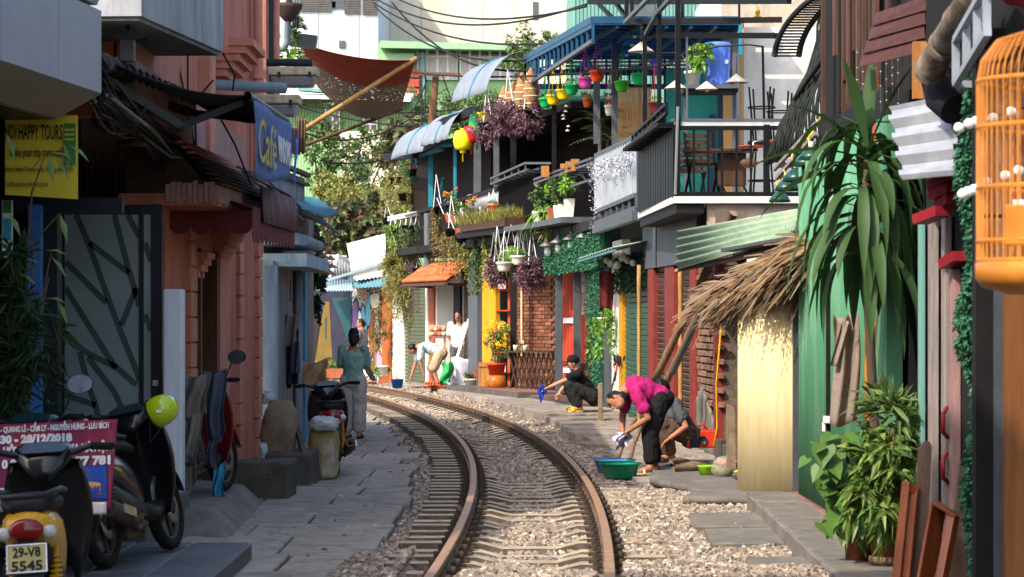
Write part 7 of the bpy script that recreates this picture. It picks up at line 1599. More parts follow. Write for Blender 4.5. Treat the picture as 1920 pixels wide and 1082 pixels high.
# leaning frames and boards
D = 13.4
def lean(a,b,w_,th,nm,m,par): mb = MB(); mb.bar(a,b,w_,th); return mb.build(nm,m,par,bevel=.006)
t = thing('wooden_ladder','varnished wooden ladder frame leaning by the potted shrub','frame',V((X(1690,D),D,.13))); lean(P(1683,1090,D),P(1702,905,D+.15),.05,.07,'stile','varnished',t); lean(P(1700,1090,D),P(1716,915,D+.15),.045,.05,'stile','varnished',t); lean(P(1692,912,D+.14),P(1722,920,D+.14),.05,.05,'rail','varnished',t)
t = thing('leaning_plank','weathered round topped plank leaning behind the varnished frame','plank',V((X(1720,D),D,.13))); mb = MB(); o = P(1707,1095,D+.12)
mb.prism([(0,0),(.075,0),(.135,.76),(.12,.79),(.09,.79),(.06,.75)],o,V((1,0,0)),V((0,.15,1)),.035); mb.build('board','old_plank',t,bevel=.005)
D = 12.8
t = thing('wooden_box','open varnished drawer standing on end beside the ivy','drawer',V((X(1760,D),D,.13))); lean(P(1732,1100,D),P(1760,945,D+.1),.02,.14,'side','varnished',t); lean(P(1762,1100,D-.1),P(1788,965,D),.05,.06,'side','varnished',t); lean(P(1752,942,D+.05),P(1794,968,D+.02),.14,.02,'end','varnished',t)
t = thing('leaning_plank','wide grey plank leaning against the peeling door','plank',V((X(1790,D),D,.13))); mb = MB(); mb.prism([(0,0),(.14,0),(.2,.62),(.09,.66)],P(1770,1100,D+.25),V((1,0,0)),V((0,.12,1)),.03); mb.build('board','old_plank',t,bevel=.005)
# peeling door frames
t = thing('peeling_doorway','doorway with peeling white and red painted posts behind the planks','doorway',V((2.45,13.8,.1)))
def rp(px0,px1,y0,y1,d,nm,m,dep=.12): mb = MB(); mb.box(((X(px0,d)+X(px1,d))/2,d,(Z(y0,d)+Z(y1,d))/2),(X(px1,d)-X(px0,d),dep,Z(y0,d)-Z(y1,d))); return mb.build(nm,m,t,bevel=.004)
rp(1743,1757,405,1010,13.9,'post','peeled_paint'); rp(1757,1768,425,1010,14.0,'inner_post','navy_frame'); rp(1768,1781,400,1010,13.7,'post','peeled_paint'); rp(1783,1798,505,1010,13.5,'post','peeled_pink'); rp(1798,1815,575,790,13.6,'red_panel','red_gloss',.04); rp(1798,1815,790,800,13.55,'lime_stripe','lime_paint',.05); rp(1798,1815,838,846,13.55,'lime_stripe','lime_paint',.05); rp(1798,1815,800,1010,13.62,'lower_panel','navy_frame',.04)
for y in (765,850): mb = MB(); mb.tube([P(1775,y,13.6),P(1768,y+12,13.5),P(1768,y+45,13.5),P(1777,y+55,13.6)],.014,6); mb.build('handle','red_gloss',t)
for (x0,x1,y0,y1) in ((1725,1768,395,412),(1768,1790,372,388),(1752,1792,330,348),(1775,1802,480,496),(1755,1790,352,366)): mb = MB(); mb.bar(P(x0,y1,13.5),P(x1,y0,13.3),.1,.055); mb.build('red_batten','red_gloss',t)
rp(1660,1690,440,1000,15.6,'green_post','green_tin'); rp(1724,1732,420,1000,14.6,'teal_post','teal_wall'); rp(1622,1652,470,790,16.2,'brick_strip','orange_brick',.06)
# ivy garland column, post, wood door
t = thing('ivy_garland','thick artificial ivy garland hanging down the near doorpost','garland',V((X(1840,12.6),12.6,.1))); mb = MB()
for i in range(9000):
    z = random.uniform(-.05,2.95); f_ = z/3; cx = X(1838+6*math.sin(z*2.1),12.6)+.03*math.sin(z*7); r = .085+.012*math.sin(z*9); a = rnd_dir(); p = V((cx+a.x*r*random.uniform(.6,1),12.6+a.y*r,z)); leaf(mb,p,a+rnd_dir()*.6+V((0,0,-.3)),rnd_dir(0),.035,.022,.2)
mb.build('leaves','fake_ivy',t)['kind'] = 'stuff'; mb = MB(); mb.tube([V((X(1838,12.6),12.6,-.05+.3*i)) for i in range(11)],.05,8); mb.build('core','ivy_back',t); mb = MB(); mb.tube([P(1828,380,12.5),P(1835,480,12.48),P(1826,600,12.48),P(1838,760,12.48),P(1830,900,12.48)],.008,5); mb.build('vine','straw',t)
t = thing('plank_door','brown wooden door with grey steel post at the near right','door',V((2.5,11.8,.1))); 
mb = MB(); mb.box((X(1874,12.2),12.2,1.3),(.05,.06,3.0)); mb.build('steel_post','grey_steel',t)
for i in range(4): mb = MB(); mb.box((2.5+.15*i-.005,11.9,1.4),(.143,.05,2.8)); mb.build('plank','door_wood',t)
mb = MB(); mb.box((2.9,12.3,1.5),(1.1,.1,3.2)); mb.build('backing','dark_interior',t)
# globe string
t = thing('globe_string','string of white globe lights draped behind the bird cage','lights',P(1840,300,12)); pts = [(1798,240),(1817,232),(1830,228),(1862,222),(1896,210),(1805,364),(1815,360),(1826,356),(1838,350),(1850,342),(1885,330),(1910,320)]
for px,py in pts: mb = MB(); mb.ball(P(px,py,11.2),.026,10,8); mb.build('globe','globe_white',t)
mb = MB(); mb.tube([P(1790,246,11.25),P(1830,230,11.25),P(1900,208,11.25),P(1960,190,11.2)],.004,4); mb.tube([P(1795,370,11.25),P(1850,342,11.25),P(1920,316,11.25)],.004,4); mb.build('wire','cable',t)
# bird cage
D = 6.8; c = P(1972,552,D); t = thing('bird_cage','orange bamboo bird cage with domed top hanging in the foreground','bird cage',c); r = .212; H = .7
mb = MB(); mb.lathe([(.001,.0),(r*.55,.0),(r*.9,.02),(r*1.0,.045),(r*1.0,.09),(r*.96,.09),(.001,.085)],40,c); mb.build('base_tray','cane',t)
for z in (.095,.15,.3,.47,.6): mb = MB(); mb.lathe([(r*.985,z-.006),(r*1.0,z),(r*.985,z+.006),(r*.97,z),(r*.985,z-.006)],40,c); mb.build('hoop','cane',t)
for q in range(56): an = q*math.pi/28; e = V((math.cos(an),math.sin(an),0)); mb = MB(); mb.tube([c+e*r*.975+V((0,0,.09)),c+e*r*.975+V((0,0,.6)),c+e*r*.92+V((0,0,.66)),c+e*r*.72+V((0,0,.715)),c+e*r*.2+V((0,0,.75))],.0026,4); mb.build('bar','cane',t)
mb = MB(); mb.lathe([(.001,.78),(.03,.76),(.045,.745),(.001,.74)],14,c); mb.tube([c+V((0,0,.77)),c+V((0,0,.95)),c+V((0,0,1.35))],.005,5); mb.build('hook','steel_dark',t)
mb = MB(); mb.box(c+V((-r*.5,-r*.83,.19)),(.13,.006,.11),-.55); mb.build('feeder_panel','cane',t,bevel=.003); mb = MB(); mb.tube([c+V((-r*.9,0,.22)),c+V((r*.9,0,.22))],.006,6); mb.build('perch','wood_dark',t)
mb = MB(); mb.lathe([(.001,-.03),(.02,-.03),(.035,.0),(.033,.0)],12,c+V((-.1,-.1,.26))); mb.build('seed_cup','globe_white',t)
# overhead canopy carrying the cage
t = thing('street_canopy','timber framed canopy over the near right pavement','canopy',V((2.4,8,2.9))); bars(t,'beam','wood_dark',[(V((1.4,4.5,3.05)),V((1.6,9,3.05))),(V((1.7,6.8,3.02)),V((3.4,6.8,3.1))),(V((1.4,4.6,3.08)),V((3.4,4.6,3.12)))],.07)
mb = MB(); mb.corr((1.3,4.3,3.1),(1.5,8.8,3.1),(3.6,4.3,3.3),(3.6,8.8,3.3),30,.02,6); mb.build('roof_sheet','tin_plain',t)
bars(t,'post','wood_dark',[(V((3.3,4.6,-.1)),V((3.3,4.6,3.2))),(V((3.3,8.7,-.1)),V((3.3,8.7,3.2)))],.09)
# red cloth corner at top
mb = MB(); mb.grid(lambda u_,v: P(1880+60*u_,-25+28*v+22*u_*v,8.6)+V((0,.02*math.sin(u_*8),0)),10,6,t=.005); mb.build('red_cloth','red_gloss',label='corner of a red cloth hanging above the bird cage',cat='cloth')
# tilted tin sheet
t = thing('tin_flap','tilted plain corrugated tin flap next to the dracaena','awning',P(1730,260,13.2)); mb = MB(); mb.corr(P(1795,328,12.9),P(1785,176,13.6),P(1692,337,13.4),P(1666,200,14.1),4,.022,8,t=.006,trap=True); mb.build('sheet','tin_plain',t); bars(t,'strut','steel_dark',[(P(1790,200,13.6),P(1800,340,13.4))],.03)
# white steel cage balcony and big pipe
t = thing('window_grille','white painted steel window grille projecting at the top right','grille',P(1820,100,11.5)); A = [P(1792,75,12.4),P(1852,-30,11.0),P(1792,157,12.4),P(1852,60,11.0),P(1856,160,12.4)]
bars(t,'bar','fence_grey',[(A[0],A[1]),(A[2],A[3]),(A[0],A[2]),(A[2],A[4]),(P(1812,42,12),P(1812,130,12)),(P(1832,5,11.5),P(1832,98,11.5)),(P(1850,-20,11.1),P(1850,65,11.1))],.035)
mb = MB(); mb.tube([P(1742,132,13.2),P(1775,75,12.8),P(1810,20,12.3),P(1850,-50,11.8)],.08,14); [mb.tube([P(1742+q*27,132-q*45,13.2-.33*q),P(1746+q*27,125-q*45,13.15-.33*q)],.088,14) for q in range(4)]; mb.build('old_pipe','pipe_mottled',label='thick brown pipe slanting down at the top right',cat='pipe')
mb = MB(); mb.tube([P(1755,140,13.4),P(1765,185,13.3),P(1790,205,13.2)],.09,12); mb.build('flexible_duct','black_fabric',label='black flexible duct below the slanting brown pipe',cat='duct')
# plank awning
t = thing('plank_awning','awning of four dark maroon planks at the top right','awning',P(1670,60,15.5)); 
for i in range(4):
    a,b = P(1637-8.5*i,22+26*i,15.2),P(1737-1*i,-8+26*i,14.6); mb = MB(); mb.hexa([a+V((0,0,-.085)),b+V((0,0,-.085)),b+V((0,.03,-.085)),a+V((0,.03,-.085)),a+V((.028,.05,0)),b+V((0,.05,0)),b+V((0,.08,0)),a+V((.028,.08,0))]); mb.build('plank','plank_maroon',t)
bars(t,'bracket','red_gloss',[(P(1730,10,14.8),P(1748,110,14.6))],.05)
mb = MB(); 
t = thing('led_strands','strands of tiny white lights hanging under the plank awning','lights',P(1640,150,15.6))
for i in range(8):
    px = 1606+11*i; mb = MB(); mb.tube([P(px,92,15.6),P(px+2,200+20*math.sin(i*1.7),15.6)],.002,4)
    for q in range(5): mb.box(P(px+1,98+q*22+8*math.sin(i*2.3+q),15.58),(.01,.004,.004))
    mb.build('strand','globe_white',t)
# brown boarded wall behind the strands, dark upper block
mat('board_black','#241a16','#17110e',.8,4,.3,30,stretch=(5,5,.6)); t = thing('boarded_upper_wall','dark boarded wall above the green doors','wall',V((2.7,17,3.0))); 
for i in range(10): mb = MB(); mb.box((2.62,15.6+.32*i,4.6),(.05,.3,3.2)); mb.build('board','board_black',t)
for i in range(26):
    d = 14.6+random.random()*5.2; z0 = 3.1+random.random()*.8; mb = MB(); mb.box((2.57-.04*random.random(),d,z0+.55),(.03,.05+.05*random.random(),.9+random.random()*.7),0); mb.build('batten',('wood_brown','interior_wood','plank_maroon','wood_dark')[i % 4],t)
mb = MB(); mb.box(P(1724,132,14.4),(.08,.05,.34)); mb.build('orange_board','wood_warm',t)
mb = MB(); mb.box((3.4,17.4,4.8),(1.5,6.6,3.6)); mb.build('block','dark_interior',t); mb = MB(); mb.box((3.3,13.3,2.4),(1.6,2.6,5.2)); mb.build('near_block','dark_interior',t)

# wavy bamboo screen and louvred canopy
t = thing('wavy_screen','dark wavy screen of upright slats at the end of the balcony','screen',P(1530,240,22)); 
for i in range(54):
    f_ = (i % 36)/35; pts = []
    for q in range(9):
        v = q/8; px = 1470+95*f_+(1-v)*(70-30*f_)+14*math.sin(v*5+f_*2)-20*v*(1-f_); py = 10+300*v-20*math.sin(f_*3); pts.append(P(px,py,24.5-3.5*f_))
    mb = MB(); pts = [p+V((.02*math.sin(q*1.9+i*1.3),.03*math.cos(q*1.3+i),0)) for q,p in enumerate(pts)]; mb.tube(pts,.013,5); mb.build('slat','screen_slat',t)
mb = MB(); mb.tube([P(1490,185,23.8),P(1530,130,22.5),P(1580,60,21)],.025,6); mb.build('binding','screen_slat',t); bars(t,'backing_frame','black_steel',[(P(1590,-10,21.5),P(1590,330,21.5)),(P(1465,310,24.6),P(1600,310,21.5))],.05)
t = thing('louvred_canopy','curved black metal canopy with fine louvres beside the wavy screen','canopy',P(1500,50,22))
def arc(o_,q): f_ = q/8; return P(1452+o_+(f_**1.6)*75,105-110*f_-8*math.sin(f_*3),23.5-.5*f_)
for o_ in (0,46): mb = MB(); mb.tube([arc(o_,q) for q in range(9)],.03,6); mb.build('rib','steel_dark',t)
for q in range(22): f_ = q/22*8; i0 = int(f_); a = arc(0,i0).lerp(arc(0,min(8,i0+1)),f_-i0); b = arc(46,i0).lerp(arc(46,min(8,i0+1)),f_-i0); mb = MB(); mb.bar(a,b,.05,.012); mb.build('louvre','screen_slat',t)
# enamel lamps
for i,(px,py,d,r) in enumerate(((1462,379,22.6,.105),(1476,358,22,.12),(1493,340,21.2,.125),(1512,312,20.4,.125),(1522,300,19.6,.11))):
    c = P(px,py,d); tt = thing('enamel_lamp','dark green enamel dome lamp in the stepped row under a yellow cord','lamp',c,group='green enamel lamps'); mb = MB(); mb.lathe([(.03,r*.95),(.045,r*.8),(r*.5,r*.72),(r*.85,r*.4),(r,0),(r*.97,0),(r*.6,r*.55)],20,c); mb.build('shade','enamel_green',tt); mb = MB(); mb.lathe([(.028,.05),(.028,.0),(.001,-.01)],10,c+V((0,0,r*.9))); mb.build('socket','plug_white',tt); mb = MB(); mb.tube([c+V((0,0,r*.95)),c+V((-.03,0,r+.07)),c+V((.03,0,r+.14)),c+V((.05,0,r+.22))],.009,5); mb.build('cord','cable_yellow',tt)
t = thing('lamp_beam','pale slanted beam carrying the green enamel lamps','beam',P(1500,290,21)); bars(t,'beam','peeled_paint',[(P(1452,318,22.9),P(1530,232,19.4)),(P(1456,335,22.9),P(1530,250,19.4))],.03)
t = thing('carriage_lantern','small iron lantern with glass below the dracaena crown','lantern',P(1556,395,17.5)); c = P(1556,392,17.5); mb = MB(); mb.lathe([(.06,0),(.07,.01),(.07,.03),(.05,.035)],10,c); mb.build('base','steel_dark',t); mb = MB(); mb.lathe([(.045,.035),(.05,.1),(.045,.16)],10,c); mb.build('glass','glass_clear',t); mb = MB(); mb.lathe([(.06,.16),(.02,.2),(.001,.22)],10,c); mb.build('cap','steel_dark',t)
# ================================================================== PEOPLE
mat('skin','#a8745a','#956349',.55,8,.05,60); mat('skin_light','#b9876b','#a6745a',.55,8,.05,60); mat('hair_black','#17130f','#0d0b09',.5,20,.4,90,stretch=(1,1,.3)); mat('hair_grey','#3a3632','#26231f',.6,20,.4,90)
mat('knit_green','#7f9f94','#6c8b81',.95,9,.35,120); mat('trouser_grey','#b0aaa2','#9a948c',.9,5,.4,14); mat('blouse_print','#8d8794','#5c5866',.9,26,.2,60); mat('trouser_black','#1d1c1f','#141316',.9,6,.4,16)
mat('shirt_blue','#a9bac0','#95a7ae',.9,5,.5,14); mat('khaki','#a89478','#917e63',.9,5,.4,14); mat('shirt_white','#d9d8d8','#c6c6c8',.9,5,.5,14); mat('trouser_slate','#5a5653','#484542',.9,5,.4,14)
mat('tee_black','#17171a','#0f0f12',.9,6,.4,16); mat('charcoal','#2b2b2c','#202021',.9,6,.4,16); mat('magenta','#a81f68','#921857',.85,5,.5,12); mat('sandal','#c9b58e','#b39f78',.8,5,.1); mat('clog_yellow','#d9b82a','#c4a41f',.6,5,.1); mat('slipper_dark','#2a2422','#1d1918',.8,5,.1); mat('tee_grey','#4b5054','#3c4144',.9,5,.4,14); mat('trouser_brown','#5f4c40','#4c3c32',.9,5,.4,14); mat('cloth_blue','#1f3fb0','#18328e',.85,6,.3,20); mat('cloth_white','#c9c4d4','#b0aac0',.85,6,.3,20); mat('lips','#8a4a42','#7a3f38',.6,5,0)
def remesh(mb,name,matn,par,vox=.011,smooth=4,wr=0):
    me = mb.mesh('tmp'); o = bpy.data.objects.new('tmp',me); COL.objects.link(o); r = o.modifiers.new('r','REMESH'); r.mode = 'VOXEL'; r.voxel_size = vox; r.use_smooth_shade = True
    sm = o.modifiers.new('s','SMOOTH'); sm.factor = .5; sm.iterations = smooth
    bpy.context.view_layer.update(); m2 = bpy.data.meshes.new_from_object(o.evaluated_get(bpy.context.evaluated_depsgraph_get())); bpy.data.objects.remove(o); bpy.data.meshes.remove(me)
    m2.materials.clear(); m2.materials.append(M[matn]); m2.name = name
    for p in m2.polygons: p.use_smooth = True
    if wr:
        nn = [v.normal.copy() for v in m2.vertices]
        for v,n_ in zip(m2.vertices,nn): c = v.co; q = mnoise.noise(V((c.x*13,c.y*13,c.z*9)))+.6*mnoise.noise(V((c.x*27+3,c.y*27,c.z*19))); v.co = c+n_*wr*q
    q = bpy.data.objects.new(name,m2); COL.objects.link(q); q.parent = par; MW[q.name] = MW[par.name].copy(); return q
def limb(mb,pts,rs):
    pts = [V(p) for p in pts]; fp,fr = [],[]
    for i in range(len(pts)-1):
        for q in range(4): fp.append(pts[i].lerp(pts[i+1],q/4)); fr.append(rs[i]+(rs[i+1]-rs[i])*q/4)
    fp.append(pts[-1]); fr.append(rs[-1]); mb.tube(fp,fr,10)
    for p,r in zip(pts,rs): mb.ball(p,r*.99,10,8)
def torso(mb,pel,ch,nk,lr,w_,dp):
    """ellipsoids strung along the spine; w_/dp half width / half depth at hips, waist, chest, shoulder"""
    pel,ch,nk,lr = V(pel),V(ch),V(nk),V(lr).normalized(); prev = None
    path = [pel,pel.lerp(ch,.33),pel.lerp(ch,.66),ch,ch.lerp(nk,.5)]
    for i in range(13):
        f_ = i/12*4; k = min(3,int(f_)); p = path[k].lerp(path[k+1],f_-k); ww = w_[k]+(w_[k+1]-w_[k])*(f_-k); dd = dp[k]+(dp[k+1]-dp[k])*(f_-k)
        ax = (path[k+1]-path[k]).normalized(); fwd = lr.cross(ax).normalized(); l2 = ax.cross(fwd).normalized()
        mb.ball(p,1.0,14,10,1,1,1,Matrix(((l2*ww),(fwd*dd),(ax*.085))).transposed())
def person(name,lab,loc,rz,J,shirt,pants,hair,skin='skin',sleeve=.5,leg=1.0,loose=.02,shoes='slipper_dark',hairstyle='short',pants_loose=.02,scale=1.0):
    t = thing(name,lab,'person',loc,rz); g = lambda k: V(J[k])*scale
    pel,ch,nk,hd = g('pelvis'),g('chest'),g('neck'),g('head'); lr = g('shL')-g('shR'); face = V(J['face']).normalized()
    b = MB(); torso(b,pel,ch,nk,lr,[.125,.115,.13,.15,.09],[.1,.09,.1,.1,.06]); up = (hd-nk).normalized(); 
    limb(b,[nk-up*.05,nk,hd-face*.02],[.055,.05,.05])
    side = up.cross(face).normalized(); face = side.cross(up).normalized() if abs(face.dot(up)) < .9 else face; side = face.cross(up).normalized(); up2 = side.cross(face).normalized(); up2 = up2 if up2.dot(up) > 0 else -up2
    HM = Matrix((side,face,up2)).transposed(); hp = lambda x,y,z: hd+HM@V((x,y,z))*scale
    b.ball(hd,1,16,12,1,1,1,HM@Matrix.Diagonal((.073,.092,.108))); b.ball(hp(0,.025,-.06),1,12,10,1,1,1,HM@Matrix.Diagonal((.05,.06,.055)))
    b.ball(hp(0,.098,-.018),1,8,6,1,1,1,HM@Matrix.Diagonal((.015,.022,.024)))
    for sx in (-1,1): b.ball(hp(sx*.074,-.005,-.015),1,8,6,1,1,1,HM@Matrix.Diagonal((.012,.02,.032)))
    b.ball(hp(0,.085,-.062),1,8,6,1,1,1,HM@Matrix.Diagonal((.024,.014,.01)))
    for S in 'LR':
        limb(b,[g('sh'+S),g('el'+S),g('wr'+S)],[.05,.038,.026]); limb(b,[g('hip'+S),g('kn'+S),g('an'+S)],[.085,.056,.038])
        a,fo = g('an'+S),V(J.get('toe'+S,J.get('toe',(1,0,0)))).normalized(); limb(b,[a+V((0,0,-.02)),a+fo*.1+V((0,0,-.045)),a+fo*.16+V((0,0,-.055))],[.036,.034,.024]); b.ball(a-fo*.03+V((0,0,-.035)),.036,8,6)
        e,w_ = g('el'+S),g('wr'+S); hdn = V(J.get('hand'+S,tuple((w_-e)))).normalized(); sd = hdn.cross(V((0,0,1)) if abs(hdn.z) < .9 else V((1,0,0))).normalized(); nn = sd.cross(hdn)
        b.ball(w_+hdn*.05,1,10,8,1,1,1,Matrix((sd*.038,hdn*.052,nn*.018)).transposed())
        for q in range(4): o_ = (q-1.5)*.019; L_ = (.07,.08,.076,.06)[q]; p0 = w_+hdn*.085+sd*o_; b.tube([p0,p0+hdn*L_*.5-nn*.008,p0+hdn*L_*.9-nn*.03],[.009,.0085,.007],6)
        p0 = w_+hdn*.03+sd*.03*(1 if S == 'L' else -1); b.tube([p0,p0+hdn*.03+sd*.025*(1 if S == 'L' else -1),p0+hdn*.062+sd*.028*(1 if S == 'L' else -1)-nn*.01],[.012,.01,.008],6)
    remesh(b,'body',skin,t,.0085,3)
    for sx in (-1,1): mb = MB(); mb.ball(hp(sx*.03,.079,.008),1,8,6,1,1,1,HM@Matrix.Diagonal((.015,.012,.008))); mb.build('eye','hair_black',t,world=False); mb = MB(); mb.ball(hp(sx*.031,.083,.032),1,8,6,1,1,1,HM@Matrix.Diagonal((.02,.008,.004))); mb.build('eyebrow','hair_black',t,world=False)
    # shirt
    b = MB(); L = loose; torso(b,pel+(ch-pel)*.02,ch,nk,lr,[.135+L,.125+L,.14+L,.155+L*.7,.085],[.11+L,.1+L,.11+L,.108+L*.7,.058])
    for S in 'LR':
        s_,e,w_ = g('sh'+S),g('el'+S),g('wr'+S)
        if sleeve <= 1: q = s_.lerp(e,sleeve); limb(b,[s_,q],[.06+L*.5,.052+L*.8])
        else: limb(b,[s_,e,e.lerp(w_,sleeve-1)],[.05+L*.3,.042+L*.3,.034+L*.3])
    remesh(b,'shirt',shirt,t,.011,3,.013)
    b = MB(); W = pants_loose; torso(b,pel-(ch-pel).normalized()*.07,pel+(ch-pel)*.25,pel+(ch-pel)*.4,lr,[.13+W*.6,.135+W*.4,.125,.12,.1],[.105+W*.6,.11+W*.4,.105,.1,.08])
    for S in 'LR':
        h,k,a = g('hip'+S),g('kn'+S),g('an'+S)
        if leg <= 1: limb(b,[h,h.lerp(k,leg)],[.095+W*.5,.075+W])
        else: limb(b,[h,k,k.lerp(a,leg-1)],[.095+W*.5,.064+W,.046+W*1.2])
    remesh(b,'trousers',pants,t,.011,3,.012)
    b = MB(); b.ball(hp(0,-.016,.018),1,16,12,1,1,1,HM@Matrix.Diagonal((.081,.09,.104)))
    if hairstyle == 'bun': b.ball(hp(0,-.085,-.03),.05,12,8); b.ball(hp(0,-.05,-.05),.06,12,8)
    if hairstyle == 'bob': b.ball(hp(0,-.045,-.055),1,12,10,1,1,1,HM@Matrix.Diagonal((.085,.075,.1))); b.ball(hp(0,-.06,-.11),.062,10,8)
    # cut away the face side
    vs = []; 
    hb = MB(); hb.v = [tuple(V(v)-face*max(0,(V(v)-hd).dot(face)-.045+max(0,((V(v)-hd).dot(up2))-.05)*-.6)*.9) for v in b.v]; hb.f,hb.m,hb.sm = b.f,b.m,b.sm
    remesh(hb,'hair',hair,t,.009,2,.012)
    for S in 'LR':
        a,fo = g('an'+S),V(J.get('toe'+S,J.get('toe',(1,0,0)))).normalized(); sd = fo.cross(V((0,0,1))).normalized(); mb = MB(); n_ = 14
        o = a+fo*.055+V((0,0,-.088)); pts = [(.125*math.cos(q/n_*6.283),.047*math.sin(q/n_*6.283)*(1+.15*math.cos(q/n_*6.283))) for q in range(n_)]
        mb.prism(pts,o,fo,-sd if fo.cross(-sd).z > 0 else sd,.022); sh = mb.build('sole',shoes,t,world=False)
        mb = MB(); c = a+fo*.1+V((0,0,-.05)); mb.tube([c-sd*.045+V((0,0,-.025)),c-sd*.03+V((0,0,.012)),c+V((0,0,.02)),c+sd*.03+V((0,0,.012)),c+sd*.045+V((0,0,-.025))],.014 if shoes != 'clog_yellow' else .03,6); mb.build('strap',shoes,t,world=False)
    return t
st_ = dict(pelvis=(0,0,.86),chest=(0,0,1.16),neck=(0,0,1.36),head=(.025,0,1.48),shL=(0,.165,1.3),shR=(0,-.165,1.3),hipL=(0,.085,.84),hipR=(0,-.085,.84),knL=(.02,.09,.46),knR=(.02,-.09,.46),anL=(0,.085,.09),anR=(0,-.085,.09),face=(1,0,0))
# green cardigan woman seen from behind
J = dict(st_,elL=(.03,.205,1.06),elR=(.05,-.205,1.06),wrL=(.2,.02,1.02),wrR=(.2,-.04,1.05),knL=(.05,.1,.46),anL=(.07,.1,.09),face=(1,.25,0))
person('person','woman in a green sweater and pale wide trousers standing with folded arms',(-2.27,34.6,-.08),R(84),J,'knit_green','trouser_grey','hair_black',sleeve=1.95,leg=1.8,loose=.022,pants_loose=.04,hairstyle='bob')
J = dict(st_,elL=(.02,.22,1.05),elR=(-.06,-.21,1.05),wrL=(.18,.2,.95),wrR=(-.02,-.2,.82),knL=(.22,.08,.5),anL=(.35,.08,.12),knR=(-.08,-.08,.46),anR=(-.28,-.08,.13),face=(1,.35,-.1))
person('person','woman in a patterned blouse and black trousers walking past the mural',(X(678,57.6),57.6,.06),R(165),J,'blouse_print','trouser_black','hair_black',sleeve=1.7,leg=1.9,hairstyle='bun')
J = dict(pelvis=(-.12,0,.74),chest=(.17,0,.88),neck=(.36,0,.88),head=(.47,0,.83),face=(.75,-.1,-.75),shL=(.28,.17,.86),shR=(.28,-.17,.86),elL=(.3,.2,.57),elR=(.42,-.17,.55),wrL=(.22,.17,.33),wrR=(.52,-.14,.22),handL=(0,-.1,-1),handR=(.25,0,-1),hipL=(-.1,.09,.72),hipR=(-.1,-.09,.72),knL=(.02,.13,.42),knR=(.08,-.12,.42),anL=(-.08,.14,.09),anR=(.02,-.14,.09))
person('person','man in a pale blue shirt and khaki shorts bending down to lay bricks',(X(815,51.6),51.6,.17),R(178),J,'shirt_blue','khaki','hair_black','skin',sleeve=.75,leg=.95,loose=.03,pants_loose=.04)
J = dict(st_,elL=(-.08,.24,1.05),elR=(-.08,-.24,1.05),wrL=(-.12,.08,.86),wrR=(-.12,-.08,.86),face=(1,-.3,-.05))
person('person','man in a white shirt standing in the hut doorway',(X(860,52.0),52.0,.19),R(-100),J,'shirt_white','trouser_slate','hair_grey','skin',sleeve=.7,leg=1.95,loose=.035,pants_loose=.03,scale=1.02)
J = dict(pelvis=(-.2,0,.24),chest=(-.0,0,.5),neck=(.07,0,.67),head=(.13,0,.77),face=(1,.1,-.12),shL=(.03,.18,.62),shR=(.03,-.18,.62),elL=(.27,.2,.5),elR=(.22,-.16,.42),wrL=(.5,.16,.40),wrR=(.33,-.02,.3),hipL=(-.18,.1,.24),hipR=(-.18,-.1,.24),knL=(.2,.18,.44),knR=(.2,-.17,.44),anL=(.03,.14,.09),anR=(.03,-.14,.09))
sq = person('person','man in black t-shirt and cap squatting and shaking out a blue cloth',(X(1088,38.2),38.2,.17),R(185),J,'tee_black','charcoal','hair_black','skin_light',sleeve=.7,leg=1.85,loose=.025,pants_loose=.03,shoes='clog_yellow')
mb = MB(); c = V((.125,0,.8)); mb.ball(c+V((-.01,0,.02)),1,14,10,1,1,1,Matrix.Diagonal((.105,.088,.085))); mb.prism([(.02,-.075),(.15,-.06),(.185,0),(.15,.06),(.02,.075)],c+V((0,0,.0)),(1,0,-.12),(0,1,0),.012); mb.build('cap','tee_black',sq,world=False)
wp = MW[sq.name]@V((.56,.16,.37)); mb = MB(); mb.grid(lambda u_,v: wp+V((-.12*u_+.05*v-.02,.03*math.sin(u_*9+v*3),.03-.2*v*(.5+u_*.6)+.04*math.sin(u_*5))),12,10,t=.012); mb.build('blue_cloth','cloth_blue',label='crumpled blue cloth in the squatting man\'s hand',cat='cloth')
J = dict(pelvis=(-.14,0,.8),chest=(.12,0,.92),neck=(.25,0,.87),head=(.33,.02,.78),face=(.55,.25,-.75),shL=(.15,.17,.87),shR=(.17,-.16,.88),elL=(.04,.24,.6),elR=(.22,-.16,.6),wrL=(.21,.13,.47),wrR=(.25,-.03,.42),hipL=(-.12,.09,.78),hipR=(-.12,-.09,.78),knL=(-.02,.1,.44),knR=(-.06,-.1,.44),anL=(-.02,.11,.09),anR=(-.12,-.12,.09),toeL=(1,.35,0))
mg = person('person','woman in a magenta t-shirt and black trousers bending over wash basins',(X(1212,25.4),25.4,.0),R(190),J,'magenta','trouser_black','hair_black','skin',sleeve=.62,leg=1.75,loose=.03,pants_loose=.03,shoes='sandal',hairstyle='bun')
wp = MW[mg.name]@V((.25,.06,.38)); mb = MB(); mb.grid(lambda u_,v: wp+V((-.1+.18*u_*(1-.4*v)+.03*math.sin(v*9+u_*5),.07*math.sin(u_*13+v*5),.06-.2*v*(.6+.4*math.sin(u_*7)))),14,12,t=.012); mb.build('white_cloth','cloth_white',label='wet white cloth wrung out by the woman in magenta',cat='cloth')
J = dict(pelvis=(-.15,0,.3),chest=(.02,0,.54),neck=(.1,0,.7),head=(.16,0,.8),face=(1,0,-.4),shL=(.05,.18,.64),shR=(.05,-.18,.64),elL=(-.02,.3,.4),elR=(.2,-.16,.42),wrL=(.14,.26,.28),wrR=(.3,-.05,.3),hipL=(-.14,.1,.3),hipR=(-.14,-.1,.3),knL=(.2,.15,.42),knR=(.2,-.15,.42),anL=(.1,.13,.09),anR=(.1,-.13,.09))
